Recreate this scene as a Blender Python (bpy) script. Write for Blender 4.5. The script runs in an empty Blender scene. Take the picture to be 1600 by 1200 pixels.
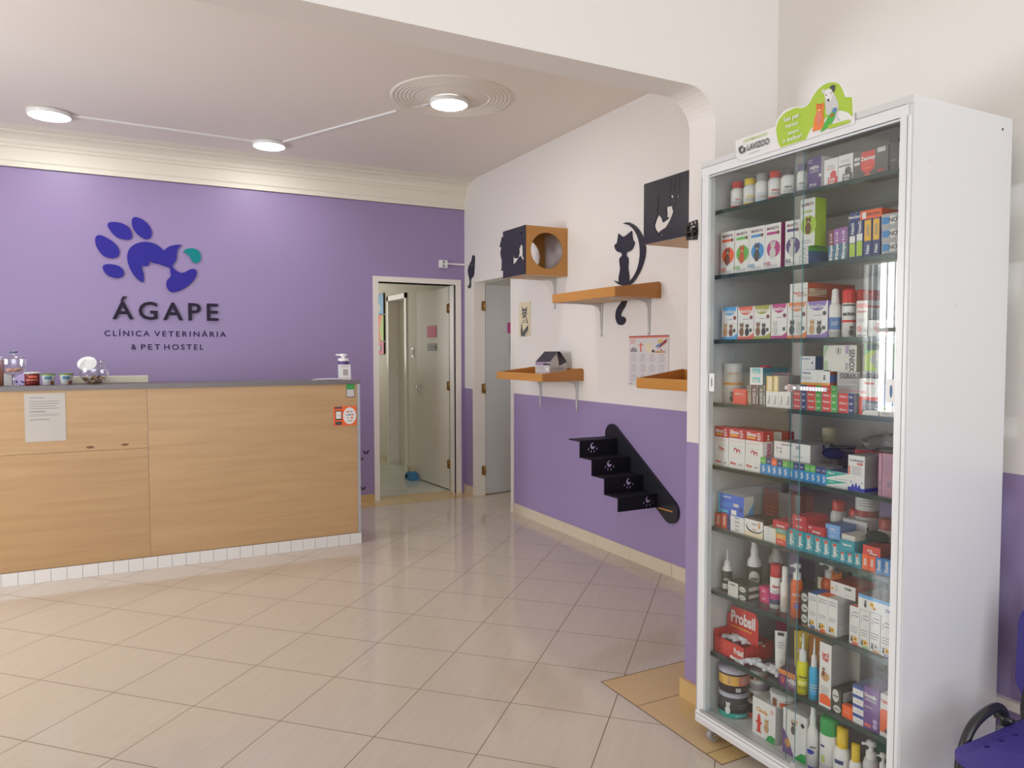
import bpy, bmesh, math, random
from mathutils import Vector, Matrix
from mathutils.geometry import tessellate_polygon
C = bpy.context.scene
COL = C.collection
random.seed(4)
PI = math.pi

# ------------------------------------------------------------------ camera
F_PX, YAW, PITCH, ROLL, EYE = 1156.473, 0.4846, 0.0436, -0.0007, 1.4233
fwd = Vector((math.sin(YAW)*math.cos(PITCH), math.cos(YAW)*math.cos(PITCH), -math.sin(PITCH)))
rgt = Vector((math.cos(YAW), -math.sin(YAW), 0)); up = rgt.cross(fwd)
r2 = math.cos(ROLL)*rgt + math.sin(ROLL)*up; u2 = -math.sin(ROLL)*rgt + math.cos(ROLL)*up
cd = bpy.data.cameras.new('camera'); cam = bpy.data.objects.new('camera', cd); COL.objects.link(cam)
cam.matrix_world = Matrix(((r2.x, u2.x, -fwd.x, 0), (r2.y, u2.y, -fwd.y, 0), (r2.z, u2.z, -fwd.z, EYE), (0, 0, 0, 1)))
cd.sensor_width = 36; cd.lens = 36*F_PX/1600; cd.clip_start = 0.05
C.camera = cam

# ------------------------------------------------------------------ world, daylight and added fill lights
w = bpy.data.worlds.new('world'); C.world = w; w.use_nodes = True
bg = w.node_tree.nodes['Background']; bg.inputs[0].default_value = (0.80, 0.90, 1.0, 1); bg.inputs[1].default_value = 1.0
def area(name, loc, direction, sx, sy, power, col):
    l = bpy.data.lights.new(name, 'AREA'); l.shape = 'RECTANGLE'; l.size = sx; l.size_y = sy; l.energy = power; l.color = col
    o = bpy.data.objects.new(name, l); COL.objects.link(o); o.location = loc
    o.rotation_euler = Vector(direction).to_track_quat('-Z', 'Z').to_euler()
    return o
area('daylight_shopfront', (-0.3, -2.9, 1.75), (0, 1, 0.08), 4.8, 3.1, 112, (0.95, 0.97, 1.0))
area('daylight_left_window', (-3.12, 4.2, 1.56), (1, 0, 0), 1.8, 1.57, 170, (0.92, 0.96, 1.0))
area('fill_back_room', (4.4, 6.2, 1.7), (-1, 0, 0), 1.0, 1.2, 4.5, (1, 0.98, 0.95))  # added fill to brighten the closed side room, which has no window
area('fill_corridor', (2.2, 10.3, 1.8), (0, -1, 0), 0.8, 1.2, 11, (1.0, 0.98, 0.92))  # added fill at the unseen corridor end
LAMP = 45.0

# ------------------------------------------------------------------ exposure
vs = C.view_settings
C.display_settings.display_device = 'sRGB'
vs.view_transform = 'Standard'; vs.look = 'None'; vs.gamma = 1; vs.exposure = 0.0; vs.use_curve_mapping = False
C.cycles.transparent_max_bounces = 32
C.cycles.max_bounces = 10
C.cycles.diffuse_bounces = 6
C.cycles.sample_clamp_indirect = 8
C.cycles.caustics_reflective = False; C.cycles.caustics_refractive = False

# ------------------------------------------------------------------ materials
def lin(c):
    if isinstance(c, str):
        c = [int(c[i:i+2], 16)/255 for i in (0, 2, 4)]
        c = [x/12.92 if x <= 0.04045 else ((x+0.055)/1.055)**2.4 for x in c]
    return tuple(c)+(1,)
MATS = {}
def mat(name, col, rough=0.5, metal=0.0, emit=None, spec=0.5, coat=0.0):
    if name in MATS: return MATS[name]
    m = bpy.data.materials.new(name); m.use_nodes = True
    b = m.node_tree.nodes['Principled BSDF']
    b.inputs['Base Color'].default_value = lin(col); b.inputs['Roughness'].default_value = rough
    b.inputs['Metallic'].default_value = metal; b.inputs['Specular IOR Level'].default_value = spec
    b.inputs['Coat Weight'].default_value = coat
    if emit:
        b.inputs['Emission Color'].default_value = lin(emit[0]); b.inputs['Emission Strength'].default_value = emit[1]
    MATS[name] = m
    return m
def nodes(m): return m.node_tree.nodes, m.node_tree.links
def noise_bump(m, scale, strength, dist=0.002):
    n, l = nodes(m); b = n['Principled BSDF']
    g = n.new('ShaderNodeNewGeometry'); t = n.new('ShaderNodeTexNoise'); t.inputs['Scale'].default_value = scale; t.inputs['Detail'].default_value = 4
    bu = n.new('ShaderNodeBump'); bu.inputs['Strength'].default_value = strength; bu.inputs['Distance'].default_value = dist
    l.new(g.outputs['Position'], t.inputs['Vector']); l.new(t.outputs['Fac'], bu.inputs['Height']); l.new(bu.outputs['Normal'], b.inputs['Normal'])
WHITE = (0.80, 0.77, 0.73); PURPLE = (0.315, 0.24, 0.44)
def dado(name, dzh=1.057):
    m = mat(name, WHITE, 0.55); n, l = nodes(m); b = n['Principled BSDF']
    g = n.new('ShaderNodeNewGeometry'); s = n.new('ShaderNodeSeparateXYZ'); gt = n.new('ShaderNodeMath'); gt.operation = 'GREATER_THAN'; gt.inputs[1].default_value = dzh
    mx = n.new('ShaderNodeMix'); mx.data_type = 'RGBA'; mx.inputs[6].default_value = PURPLE+(1,); mx.inputs[7].default_value = WHITE+(1,)
    l.new(g.outputs['Position'], s.inputs[0]); l.new(s.outputs['Z'], gt.inputs[0]); l.new(gt.outputs[0], mx.inputs[0]); l.new(mx.outputs[2], b.inputs['Base Color'])
    noise_bump(m, 60, 0.12)
    return m
M_WALL = mat('wall_white_paint', WHITE, 0.6); noise_bump(M_WALL, 60, 0.12)
M_CEIL = mat('ceiling_paint', (0.83, 0.775, 0.71), 0.7)
M_PUR = mat('purple_paint', PURPLE, 0.38); noise_bump(M_PUR, 50, 0.10)
M_DADO = dado('two_tone_wall_paint')
M_CORR = mat('corridor_white_paint', (0.72, 0.69, 0.60), 0.6)
M_DOOR = mat('door_white_enamel', (0.74, 0.70, 0.63), 0.35)
M_TRIM = mat('trim_white_enamel', (0.82, 0.78, 0.72), 0.3)

def tile_floor():
    m = mat('glazed_floor_tiles', (0.6, 0.5, 0.4), 0.13, spec=0.55); n, l = nodes(m); b = n['Principled BSDF']
    g = n.new('ShaderNodeNewGeometry'); s = n.new('ShaderNodeSeparateXYZ'); l.new(g.outputs['Position'], s.inputs[0])
    def mth(op, a, bb=None, c=None):
        k = n.new('ShaderNodeMath'); k.operation = op
        for i, v in enumerate((a, bb, c)):
            if v is None: continue
            if isinstance(v, (int, float)): k.inputs[i].default_value = v
            else: l.new(v, k.inputs[i])
        return k.outputs[0]
    P = 0.5705
    u = mth('DIVIDE', mth('SUBTRACT', mth('ADD', s.outputs['X'], s.outputs['Y']), 3.975), P)
    v = mth('DIVIDE', mth('ADD', mth('SUBTRACT', s.outputs['X'], s.outputs['Y']), 0.672), P)
    du = mth('PINGPONG', u, 0.5); dv = mth('PINGPONG', v, 0.5)
    d = mth('MINIMUM', du, dv)
    grout = mth('LESS_THAN', d, 0.0042)
    # the honey-coloured border tiles: under the arch, and along the far wall
    def inside(x0, x1, y0, y1):
        a = mth('MULTIPLY', mth('GREATER_THAN', s.outputs['X'], x0), mth('LESS_THAN', s.outputs['X'], x1))
        c = mth('MULTIPLY', mth('GREATER_THAN', s.outputs['Y'], y0), mth('LESS_THAN', s.outputs['Y'], y1))
        return mth('MULTIPLY', a, c)
    band = mth('MAXIMUM', inside(1.80, 2.9, 1.868, 2.595), inside(-4, 3.2, 6.56, 6.99))
    def border(x0, x1, y0, y1, t=0.0026):
        o = inside(x0-t, x1+t, y0-t, y1+t); i = inside(x0+t, x1-t, y0+t, y1-t)
        return mth('SUBTRACT', o, i)
    gb = mth('MAXIMUM', border(1.80, 2.9, 1.868, 2.595), border(-4, 3.2, 6.56, 6.99))
    # joints inside the arch band: one lengthwise, cross joints
    j1 = inside(1.80, 2.03, 2.343, 2.347); j2 = inside(1.80, 2.2, 1.868, 1.870); j3 = inside(1.80, 2.1, 1.945, 1.949)
    gb = mth('MAXIMUM', gb, mth('MAXIMUM', j1, j3))
    yj = mth('LESS_THAN', mth('PINGPONG', mth('DIVIDE', s.outputs['X'], 0.41), 0.5), 0.006)
    gb = mth('MAXIMUM', gb, mth('MULTIPLY', yj, inside(-4, 3.2, 6.56, 6.99)))
    corr = mth('GREATER_THAN', s.outputs['Y'], 6.985)
    grout2 = mth('MAXIMUM', mth('MULTIPLY', grout, mth('SUBTRACT', 1.0, band)), gb)
    # tile tone: long wood-like streaks plus a little per-tile change
    cell = n.new('ShaderNodeCombineXYZ'); l.new(mth('FLOOR', u), cell.inputs[0]); l.new(mth('FLOOR', v), cell.inputs[1])
    wn = n.new('ShaderNodeTexWhiteNoise'); wn.noise_dimensions = '3D'; l.new(cell.outputs[0], wn.inputs['Vector'])
    st = n.new('ShaderNodeCombineXYZ'); l.new(mth('MULTIPLY', u, 1.2), st.inputs[0]); l.new(mth('MULTIPLY', v, 14), st.inputs[1]); l.new(wn.outputs['Value'], st.inputs[2])
    nz = n.new('ShaderNodeTexNoise'); nz.inputs['Scale'].default_value = 1.6; nz.inputs['Detail'].default_value = 5; l.new(st.outputs[0], nz.inputs['Vector'])
    ramp = n.new('ShaderNodeValToRGB'); ramp.color_ramp.elements[0].position = 0.3; ramp.color_ramp.elements[0].color = (0.565, 0.485, 0.40, 1)
    ramp.color_ramp.elements[1].position = 0.72; ramp.color_ramp.elements[1].color = (0.60, 0.52, 0.43, 1); l.new(nz.outputs['Fac'], ramp.inputs[0])
    def mix(f, a, c):
        k = n.new('ShaderNodeMix'); k.data_type = 'RGBA'
        l.new(f, k.inputs[0])
        for i, vv in ((6, a), (7, c)):
            if isinstance(vv, tuple): k.inputs[i].default_value = vv
            else: l.new(vv, k.inputs[i])
        return k.outputs[2]
    c1 = mix(band, ramp.outputs[0], (0.62, 0.44, 0.21, 1))
    c1 = mix(corr, c1, (0.62, 0.64, 0.58, 1))
    c2 = mix(grout2, c1, (0.16, 0.10, 0.055, 1))
    l.new(c2, b.inputs['Base Color'])
    ro = mth('ADD', mth('MULTIPLY', grout2, 0.6), mth('ADD', 0.065, mth('MULTIPLY', nz.outputs['Fac'], 0.06)))
    l.new(ro, b.inputs['Roughness'])
    bu = n.new('ShaderNodeBump'); bu.inputs['Strength'].default_value = 0.25; bu.inputs['Distance'].default_value = 0.002
    hgt = mth('SUBTRACT', 1.0, grout2); l.new(hgt, bu.inputs['Height']); l.new(bu.outputs['Normal'], b.inputs['Normal'])
    return m
M_FLOOR = tile_floor()

def wood(name, c0, c1, axis='X', stretch=9, rough=0.4, seed=0.0):
    m = mat(name, c0, rough); n, l = nodes(m); b = n['Principled BSDF']
    tc = n.new('ShaderNodeNewGeometry'); mp = n.new('ShaderNodeMapping')
    sc = {'X': (1, 8, stretch), 'Y': (8, 1, stretch), 'Z': (stretch, stretch, 1)}[axis]
    mp.inputs['Scale'].default_value = sc; mp.inputs['Location'].default_value = (seed, seed*2, seed)
    nz = n.new('ShaderNodeTexNoise'); nz.inputs['Scale'].default_value = 1.5; nz.inputs['Detail'].default_value = 6; nz.inputs['Distortion'].default_value = 0.6
    rp = n.new('ShaderNodeValToRGB'); rp.color_ramp.elements[0].position = 0.3; rp.color_ramp.elements[0].color = lin(c0); rp.color_ramp.elements[1].position = 0.7; rp.color_ramp.elements[1].color = lin(c1)
    l.new(tc.outputs['Position'], mp.inputs[0]); l.new(mp.outputs[0], nz.inputs['Vector']); l.new(nz.outputs['Fac'], rp.inputs[0]); l.new(rp.outputs[0], b.inputs['Base Color'])
    return m
M_BEECH = wood('beech_laminate', (0.44, 0.27, 0.125), (0.51, 0.325, 0.16), 'X', 16, 0.36)
M_PINE = wood('honey_varnished_wood', (0.50, 0.22, 0.042), (0.58, 0.27, 0.055), 'Y', 12, 0.35)
M_RAWWOOD = mat('pale_plywood', (0.62, 0.44, 0.27), 0.6)
M_BLACK = mat('black_acrylic', (0.022, 0.022, 0.03), 0.22, spec=0.5)
M_ALU = mat('satin_aluminium', (0.62, 0.65, 0.68), 0.32, 0.85)
M_MELA = mat('white_melamine', (0.66, 0.655, 0.65), 0.25)
M_WFRAME = mat('white_powder_coat', (0.76, 0.77, 0.77), 0.3)
M_CHROME = mat('chrome', (0.8, 0.8, 0.82), 0.08, 1.0)
M_BRASS = mat('aged_brass', (0.45, 0.27, 0.10), 0.35, 0.9)
M_PLASW = mat('white_plastic', (0.82, 0.82, 0.80), 0.3)

def glass(name, tint, refl=1.0):
    m = bpy.data.materials.new(name); m.use_nodes = True; n, l = nodes(m); n.clear()
    o = n.new('ShaderNodeOutputMaterial'); t = n.new('ShaderNodeBsdfTransparent'); t.inputs[0].default_value = tint+(1,)
    g = n.new('ShaderNodeBsdfGlossy'); g.inputs['Roughness'].default_value = 0.015; g.inputs[0].default_value = (1, 1, 1, 1)
    lw = n.new('ShaderNodeLayerWeight'); lw.inputs[0].default_value = 0.5; pw = n.new('ShaderNodeMath'); pw.operation = 'POWER'; pw.inputs[1].default_value = 5.0; l.new(lw.outputs['Facing'], pw.inputs[0])
    f = n.new('ShaderNodeMath'); f.operation = 'MULTIPLY_ADD'; f.inputs[1].default_value = 0.96; f.inputs[2].default_value = 0.04; l.new(pw.outputs[0], f.inputs[0])
    k = n.new('ShaderNodeMath'); k.operation = 'MULTIPLY'; k.inputs[1].default_value = refl; k.use_clamp = True
    mx = n.new('ShaderNodeMixShader'); l.new(f.outputs[0], k.inputs[0]); l.new(k.outputs[0], mx.inputs[0]); l.new(t.outputs[0], mx.inputs[1]); l.new(g.outputs[0], mx.inputs[2]); l.new(mx.outputs[0], o.inputs[0])
    MATS[name] = m
    return m
M_GLASS = glass('clear_glass', (0.965, 0.98, 0.972)); M_SHELF = glass('greenish_shelf_glass', (0.88, 0.93, 0.90)); M_EDGE = mat('dark_green_glass_edge', (0.02, 0.05, 0.045), 0.15)
M_PEDGE = mat('teal_glass_edge', (0.10, 0.26, 0.27), 0.15)
M_PLAST = glass('clear_plastic', (0.95, 0.95, 0.96), 1.6)
M_JAR = glass('clear_jar_glass', (0.93, 0.94, 0.95), 3.0)

PAL = dict(white='E4E2DF', offw='D2CFC6', cream='E3D6B4', cream2='DDBF72', lgrey='C9C7C6', lgrey2='A9A4A3', grey='A6A6A4', dgrey='4A4A4C', gt='8D8C92', black='1B191B', red='D2352B', scarlet='D9402F', crimson='BE1E2D',
  brick='9C3630', rust='C4552A', coral='E2654F', salmon='D77F68', pink='E8A5A0', rose='C493A5', hotpink='DB3D74', magenta='B8307C', orchid='9A5CA4', mauve='A08AA8', lilac='B9A6D2', lilacg='B5B2C0', violet='8A6FB4', purple='56387A', purpleb='66386E', purplec='70488F',
  navy='2B3A74', royal='2433A8', royal2='3550A0', slate='3D4560', blue='3E8FCE', blue2='3F74C4', blue3='2F6FA6', blue4='3862C4', azure='4DA3DC', azure2='1C8ED2', azure3='1E7FC8', steelblue='5B7FB4', steel='4D6A94', lblue='B9D2E4', lblue2='6EA3DC', cyan='3FB4CE', cyanb='3FB0E0', aqua='6FC0C8',
  teal='1A95A4', teal2='2E7F8C', teal3='1FA898', steelteal='3A6F86', silver='B4B6B8', seag='5E9C86', green='5FB445', green2='4CAF3C', green3='2F9E4F', dgreen='3D4B43', dgreen2='3A423C', sage='9DBF8F', lime='A9C63A', olive='A3A03A', lemon='F0E88A', yellow='E8C52A', yellowb='E6DC22', yellowc='E0BE1E', gold='EBB62C', amber='DB9730', amber2='B97528', amberl='E3B45C',
  orange='F0642A', orange2='D9823C', orangeb='E8621F', tangerine='E8813A', tan='C79A6B', brown='7A4A30', dbrown='3E2E28', greybrown='77706C', taupe='8B8580', choc='4C4442', maroon='7A2F3C', maroondk='5A3640')
def pal(k): return mat('ink_'+k, PAL[k], 0.42)

# ------------------------------------------------------------------ mesh builder
class MB:
    def __init__(s): s.v = []; s.f = []; s.fm = []; s.fs = []; s.m = []
    def mi(s, m):
        if m not in s.m: s.m.append(m)
        return s.m.index(m)
    def face(s, pts, m, smooth=False):
        b = len(s.v); s.v += [tuple(p) for p in pts]; s.f.append(list(range(b, b+len(pts)))); s.fm.append(s.mi(m)); s.fs.append(smooth)
    def box(s, x0, x1, y0, y1, z0, z1, m, fm=None):
        fm = fm or {}
        if x0 > x1: x0, x1 = x1, x0
        if y0 > y1: y0, y1 = y1, y0
        if z0 > z1: z0, z1 = z1, z0
        b = len(s.v); s.v += [(x0,y0,z0),(x1,y0,z0),(x1,y1,z0),(x0,y1,z0),(x0,y0,z1),(x1,y0,z1),(x1,y1,z1),(x0,y1,z1)]
        for k, q in (('-z',(0,3,2,1)),('z',(4,5,6,7)),('-y',(0,1,5,4)),('x',(1,2,6,5)),('y',(2,3,7,6)),('-x',(3,0,4,7))):
            s.f.append([b+i for i in q]); s.fm.append(s.mi(fm.get(k, m))); s.fs.append(False)
        return s
    def prism(s, fn, outer, holes, t, m, mside=None):
        """flat plate: outline (u,v) with holes, mapped by fn(u,v,w), thickness t"""
        loops = [outer]+list(holes)
        tris = tessellate_polygon([[Vector((p[0], p[1], 0)) for p in lp] for lp in loops])
        flat = [p for lp in loops for p in lp]
        for w_, rev in ((0, 0), (t, 1)):
            b = len(s.v); s.v += [tuple(fn(p[0], p[1], w_)) for p in flat]
            for tr in tris:
                tr = list(tr)[::-1] if rev else list(tr)
                s.f.append([b+i for i in tr]); s.fm.append(s.mi(m)); s.fs.append(False)
        for lp in loops:
            k = len(lp)
            b = len(s.v); s.v += [tuple(fn(p[0], p[1], 0)) for p in lp]+[tuple(fn(p[0], p[1], t)) for p in lp]
            for i in range(k):
                j = (i+1) % k
                s.f.append([b+i, b+j, b+k+j, b+k+i]); s.fm.append(s.mi(mside or m)); s.fs.append(False)
        return s
    def lathe(s, c, prof, m, seg=24, ms=None, ax=None):
        """prof: (r,z) list; ms: material per band"""
        A = ax or (Vector((1,0,0)), Vector((0,1,0)), Vector((0,0,1)))
        c = Vector(c); b = len(s.v)
        for r, z in prof:
            for i in range(seg):
                a = 2*PI*i/seg
                s.v.append(tuple(c+A[0]*(r*math.cos(a))+A[1]*(r*math.sin(a))+A[2]*z))
        for k in range(len(prof)-1):
            mm = ms[k] if ms else m
            for i in range(seg):
                j = (i+1) % seg
                s.f.append([b+k*seg+i, b+k*seg+j, b+(k+1)*seg+j, b+(k+1)*seg+i]); s.fm.append(s.mi(mm)); s.fs.append(True)
        return s
    def tube(s, pts, r, m, seg=10, caps=True):
        pts = [Vector(p) for p in pts]; n = len(pts); rr = r if isinstance(r, (list, tuple)) else [r]*n
        b = len(s.v); side = None
        for i, p in enumerate(pts):
            d = (pts[min(i+1, n-1)]-pts[max(i-1, 0)]).normalized()
            if side is None:
                side = d.cross(Vector((0,0,1)));
                if side.length < 0.1: side = d.cross(Vector((1,0,0)))
            side = (side-d*side.dot(d)).normalized(); o = d.cross(side)
            for k in range(seg):
                a = 2*PI*k/seg
                s.v.append(tuple(p+side*(rr[i]*math.cos(a))+o*(rr[i]*math.sin(a))))
        for i in range(n-1):
            for k in range(seg):
                j = (k+1) % seg
                s.f.append([b+i*seg+k, b+i*seg+j, b+(i+1)*seg+j, b+(i+1)*seg+k]); s.fm.append(s.mi(m)); s.fs.append(True)
        if caps:
            s.f.append([b+k for k in range(seg)][::-1]); s.fm.append(s.mi(m)); s.fs.append(False)
            s.f.append([b+(n-1)*seg+k for k in range(seg)]); s.fm.append(s.mi(m)); s.fs.append(False)
        return s
    def build(s, name, parent=None, origin=None, bevel=0, fixn=False):
        me = bpy.data.meshes.new(name)
        o0 = Vector(origin) if origin else Vector((0,0,0))
        me.from_pydata([tuple(Vector(v)-o0) for v in s.v], [], s.f)
        for m in s.m: me.materials.append(m)
        me.polygons.foreach_set('material_index', s.fm); me.polygons.foreach_set('use_smooth', s.fs)
        if fixn:
            bm = bmesh.new(); bm.from_mesh(me); bmesh.ops.remove_doubles(bm, verts=bm.verts, dist=1e-6); bmesh.ops.recalc_face_normals(bm, faces=bm.faces); bm.to_mesh(me); bm.free()
        me.update()
        ob = bpy.data.objects.new(name, me); COL.objects.link(ob); ob.location = o0
        if parent:
            ob.parent = parent; ob.matrix_parent_inverse = Matrix.Translation(-Vector(parent.location))
        if bevel:
            bv = ob.modifiers.new('bevel', 'BEVEL'); bv.width = bevel; bv.segments = 2; bv.limit_method = 'ANGLE'; bv.angle_limit = math.radians(50)
        return ob
def tag(o, label, cat, group=None, kind=None):
    o['label'] = label; o['category'] = cat
    if group: o['group'] = group
    if kind: o['kind'] = kind
    return o
def thing(name, label, cat, loc, group=None):
    o = bpy.data.objects.new(name, None); COL.objects.link(o); o.location = loc; o.empty_display_size = 0.05
    return tag(o, label, cat, group)
def struct(name, mb, parent=None, bevel=0):
    o = mb.build(name, parent, bevel=bevel)
    if not parent: o['kind'] = 'structure'
    return o
def ell(u, v, ru, rv, n=24, a0=0, a1=2*PI):
    full = abs(a1-a0-2*PI) < 1e-6
    return [(u+ru*math.cos(a0+(a1-a0)*i/(n if full else n-1)), v+rv*math.sin(a0+(a1-a0)*i/(n if full else n-1))) for i in range(n)]
def smooth_loop(pts, it=2, cusp=()):
    """Chaikin-like smoothing of a closed outline that keeps the sharp corners in cusp"""
    keep = set(cusp); P = [(p, i in keep) for i, p in enumerate(pts)]
    for _ in range(it):
        Q = []
        for i in range(len(P)):
            (a, ka), (b, kb) = P[i], P[(i+1) % len(P)]
            if ka: Q.append((a, True))
            if not ka: Q.append(((0.75*a[0]+0.25*b[0], 0.75*a[1]+0.25*b[1]), False))
            if not kb: Q.append(((0.25*a[0]+0.75*b[0], 0.25*a[1]+0.75*b[1]), False))
        P = Q
    return [p for p, _ in P]

# ------------------------------------------------------------------ lettering (built-in font turned to mesh)
TXT = {}
def text_geo(t, bold=0.0, spacing=1.0):
    k = (t, bold, spacing)
    if k not in TXT:
        cu = bpy.data.curves.new('lettering', 'FONT'); cu.body = t; cu.resolution_u = 3 if len(t) < 8 else 2; cu.offset = bold; cu.space_character = spacing; cu.size = 1
        ob = bpy.data.objects.new('lettering', cu); me = bpy.data.meshes.new_from_object(ob)
        vs_ = [(v.co.x, v.co.y) for v in me.vertices]; fs = [tuple(p.vertices) for p in me.polygons]
        bpy.data.objects.remove(ob); bpy.data.curves.remove(cu); bpy.data.meshes.remove(me)
        xs = [v[0] for v in vs_]; 
        x0, x1 = min(xs), max(xs)
        TXT[k] = ([(v[0]-x0, v[1]) for v in vs_], fs, x1-x0)
    return TXT[k]
def put_text(mb, fn, cx, cy, h, t, m, rot=0, maxw=0, off=0.0006, bold=0.0, spacing=1.0):
    """fn(x,y,off) in metres on the surface; centred; h cap height; maxw width limit"""
    vs_, fs, wd = text_geo(t, bold, spacing)
    s = h/0.70
    sx = s if not maxw or wd*s <= maxw else maxw/wd
    ca, sa = math.cos(math.radians(rot)), math.sin(math.radians(rot))
    b = len(mb.v)
    for x, y in vs_:
        X = (x-wd/2)*sx; Y = (y-0.35)*s
        mb.v.append(tuple(fn(cx+X*ca-Y*sa, cy+X*sa+Y*ca, off)))
    k = mb.mi(m)
    for f in fs: mb.f.append([b+i for i in f]); mb.fm.append(k); mb.fs.append(False)
def put_poly(mb, fn, pts, m, off):
    tr = tessellate_polygon([[Vector((p[0], p[1], 0)) for p in pts]])
    b = len(mb.v); mb.v += [tuple(fn(p[0], p[1], off)) for p in pts]; k = mb.mi(m)
    for t in tr: mb.f.append([b+i for i in t]); mb.fm.append(k); mb.fs.append(False)
def put_grid(mb, fn, x0, x1, y0, y1, m, off, nx=1):
    b = len(mb.v); k = mb.mi(m)
    for i in range(nx+1):
        x = x0+(x1-x0)*i/nx; mb.v.append(tuple(fn(x, y0, off))); mb.v.append(tuple(fn(x, y1, off)))
    for i in range(nx): mb.f.append([b+2*i, b+2*i+2, b+2*i+3, b+2*i+1]); mb.fm.append(k); mb.fs.append(False)
def put_ell(mb, fn, cx, cy, rx, ry, m, off, a0=0, a1=2*PI, n=18, rings=1):
    b = len(mb.v); k = mb.mi(m); mb.v.append(tuple(fn(cx, cy, off)))
    for r in range(1, rings+1):
        for i in range(n+1):
            a = a0+(a1-a0)*i/n; mb.v.append(tuple(fn(cx+rx*r/rings*math.cos(a), cy+ry*r/rings*math.sin(a), off)))
    for i in range(n): mb.f.append([b, b+1+i, b+2+i]); mb.fm.append(k); mb.fs.append(False)
    for r in range(1, rings):
        q = b+1+(r-1)*(n+1)
        for i in range(n): mb.f.append([q+i, q+n+1+i, q+n+2+i, q+i+1]); mb.fm.append(k); mb.fs.append(False)
def decorate(mb, fn, W, H, deco, off=0.0004, step=0.00012, nx=1, rings=1):
    for k, d in enumerate(deco):
        if d is None: continue
        o = off+step*k; t = d[0]
        if t == 'R': put_grid(mb, fn, d[1]*W, d[3]*W, d[2]*H, d[4]*H, pal(d[5]), o, nx)
        elif t == 'C': put_ell(mb, fn, d[1]*W, d[2]*H, d[3]*H, d[3]*H, pal(d[4]), o, rings=rings)
        elif t == 'O': put_ell(mb, fn, d[1]*W, d[2]*H, d[3]*W, d[4]*H, pal(d[5]), o, rings=rings)
        elif t == 'H': put_ell(mb, fn, d[1]*W, d[2]*H, d[3]*W, d[4]*H, pal(d[5]), o, PI, 2*PI, rings=rings)
        elif t == 'P': put_poly(mb, fn, [(a*W, b*H) for a, b in d[1]], pal(d[2]), o)
        elif t == 'T': put_text(mb, fn, d[1]*W, d[2]*H, d[3]*(H if d[6] == 0 else W), d[5], pal(d[4]), d[6], (d[7]*(W if d[6] == 0 else H)) if d[7] else (0.9*W if d[6] == 0 else 0.9*H), o, 0.035)
        elif t == 'L':
            n = d[5]
            for i in range(n):
                y = d[4]-(d[4]-d[2])*(i+0.5)/n; th = (d[4]-d[2])/n*0.28
                put_grid(mb, fn, d[1]*W, (d[3]-(0.12 if i % 3 == 2 else 0)*(d[3]-d[1]))*W, (y-th/2)*H, (y+th/2)*H, pal(d[6]), o, nx)
        elif t == 'A':   # a small sitting pet: body, chest, head, two ears
            u, v, h, c = d[1]*W, d[2]*H, d[3]*H, pal(d[4])
            put_ell(mb, fn, u, v+h*0.3, h*0.21, h*0.32, c, o)
            put_ell(mb, fn, u+h*0.02, v+h*0.74, h*0.17, h*0.16, c, o+step*0.3)
            put_poly(mb, fn, [(u-h*0.15, v+h*0.8), (u-h*0.03, v+h*0.88), (u-h*0.13, v+h*1.02)], c, o)
            put_poly(mb, fn, [(u+h*0.19, v+h*0.8), (u+h*0.07, v+h*0.88), (u+h*0.17, v+h*1.02)], c, o)
            put_ell(mb, fn, u+h*0.02, v+h*0.68, h*0.06, h*0.05, pal('cream'), o+step*0.6)
            for dx in (-0.06, 0.10): put_ell(mb, fn, u+h*dx, v+h*0.78, h*0.02, h*0.02, pal('black'), o+step*0.6, n=8)
            put_ell(mb, fn, u+h*0.02, v+h*0.71, h*0.022, h*0.018, pal('black'), o+step*0.8, n=8)
        elif t == 'F':   # a spiky yellow flower-shaped blot
            u, v, h = d[1]*W, d[2]*H, d[3]*H
            put_poly(mb, fn, [(u+h*(1.0 if i % 2 else 0.62)*math.cos(i*PI/7), v+h*(1.0 if i % 2 else 0.62)*math.sin(i*PI/7)) for i in range(14)], pal(d[4]), o)
            put_ell(mb, fn, u, v, h*0.3, h*0.24, pal('dbrown'), o+step*0.5, n=8)

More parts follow.
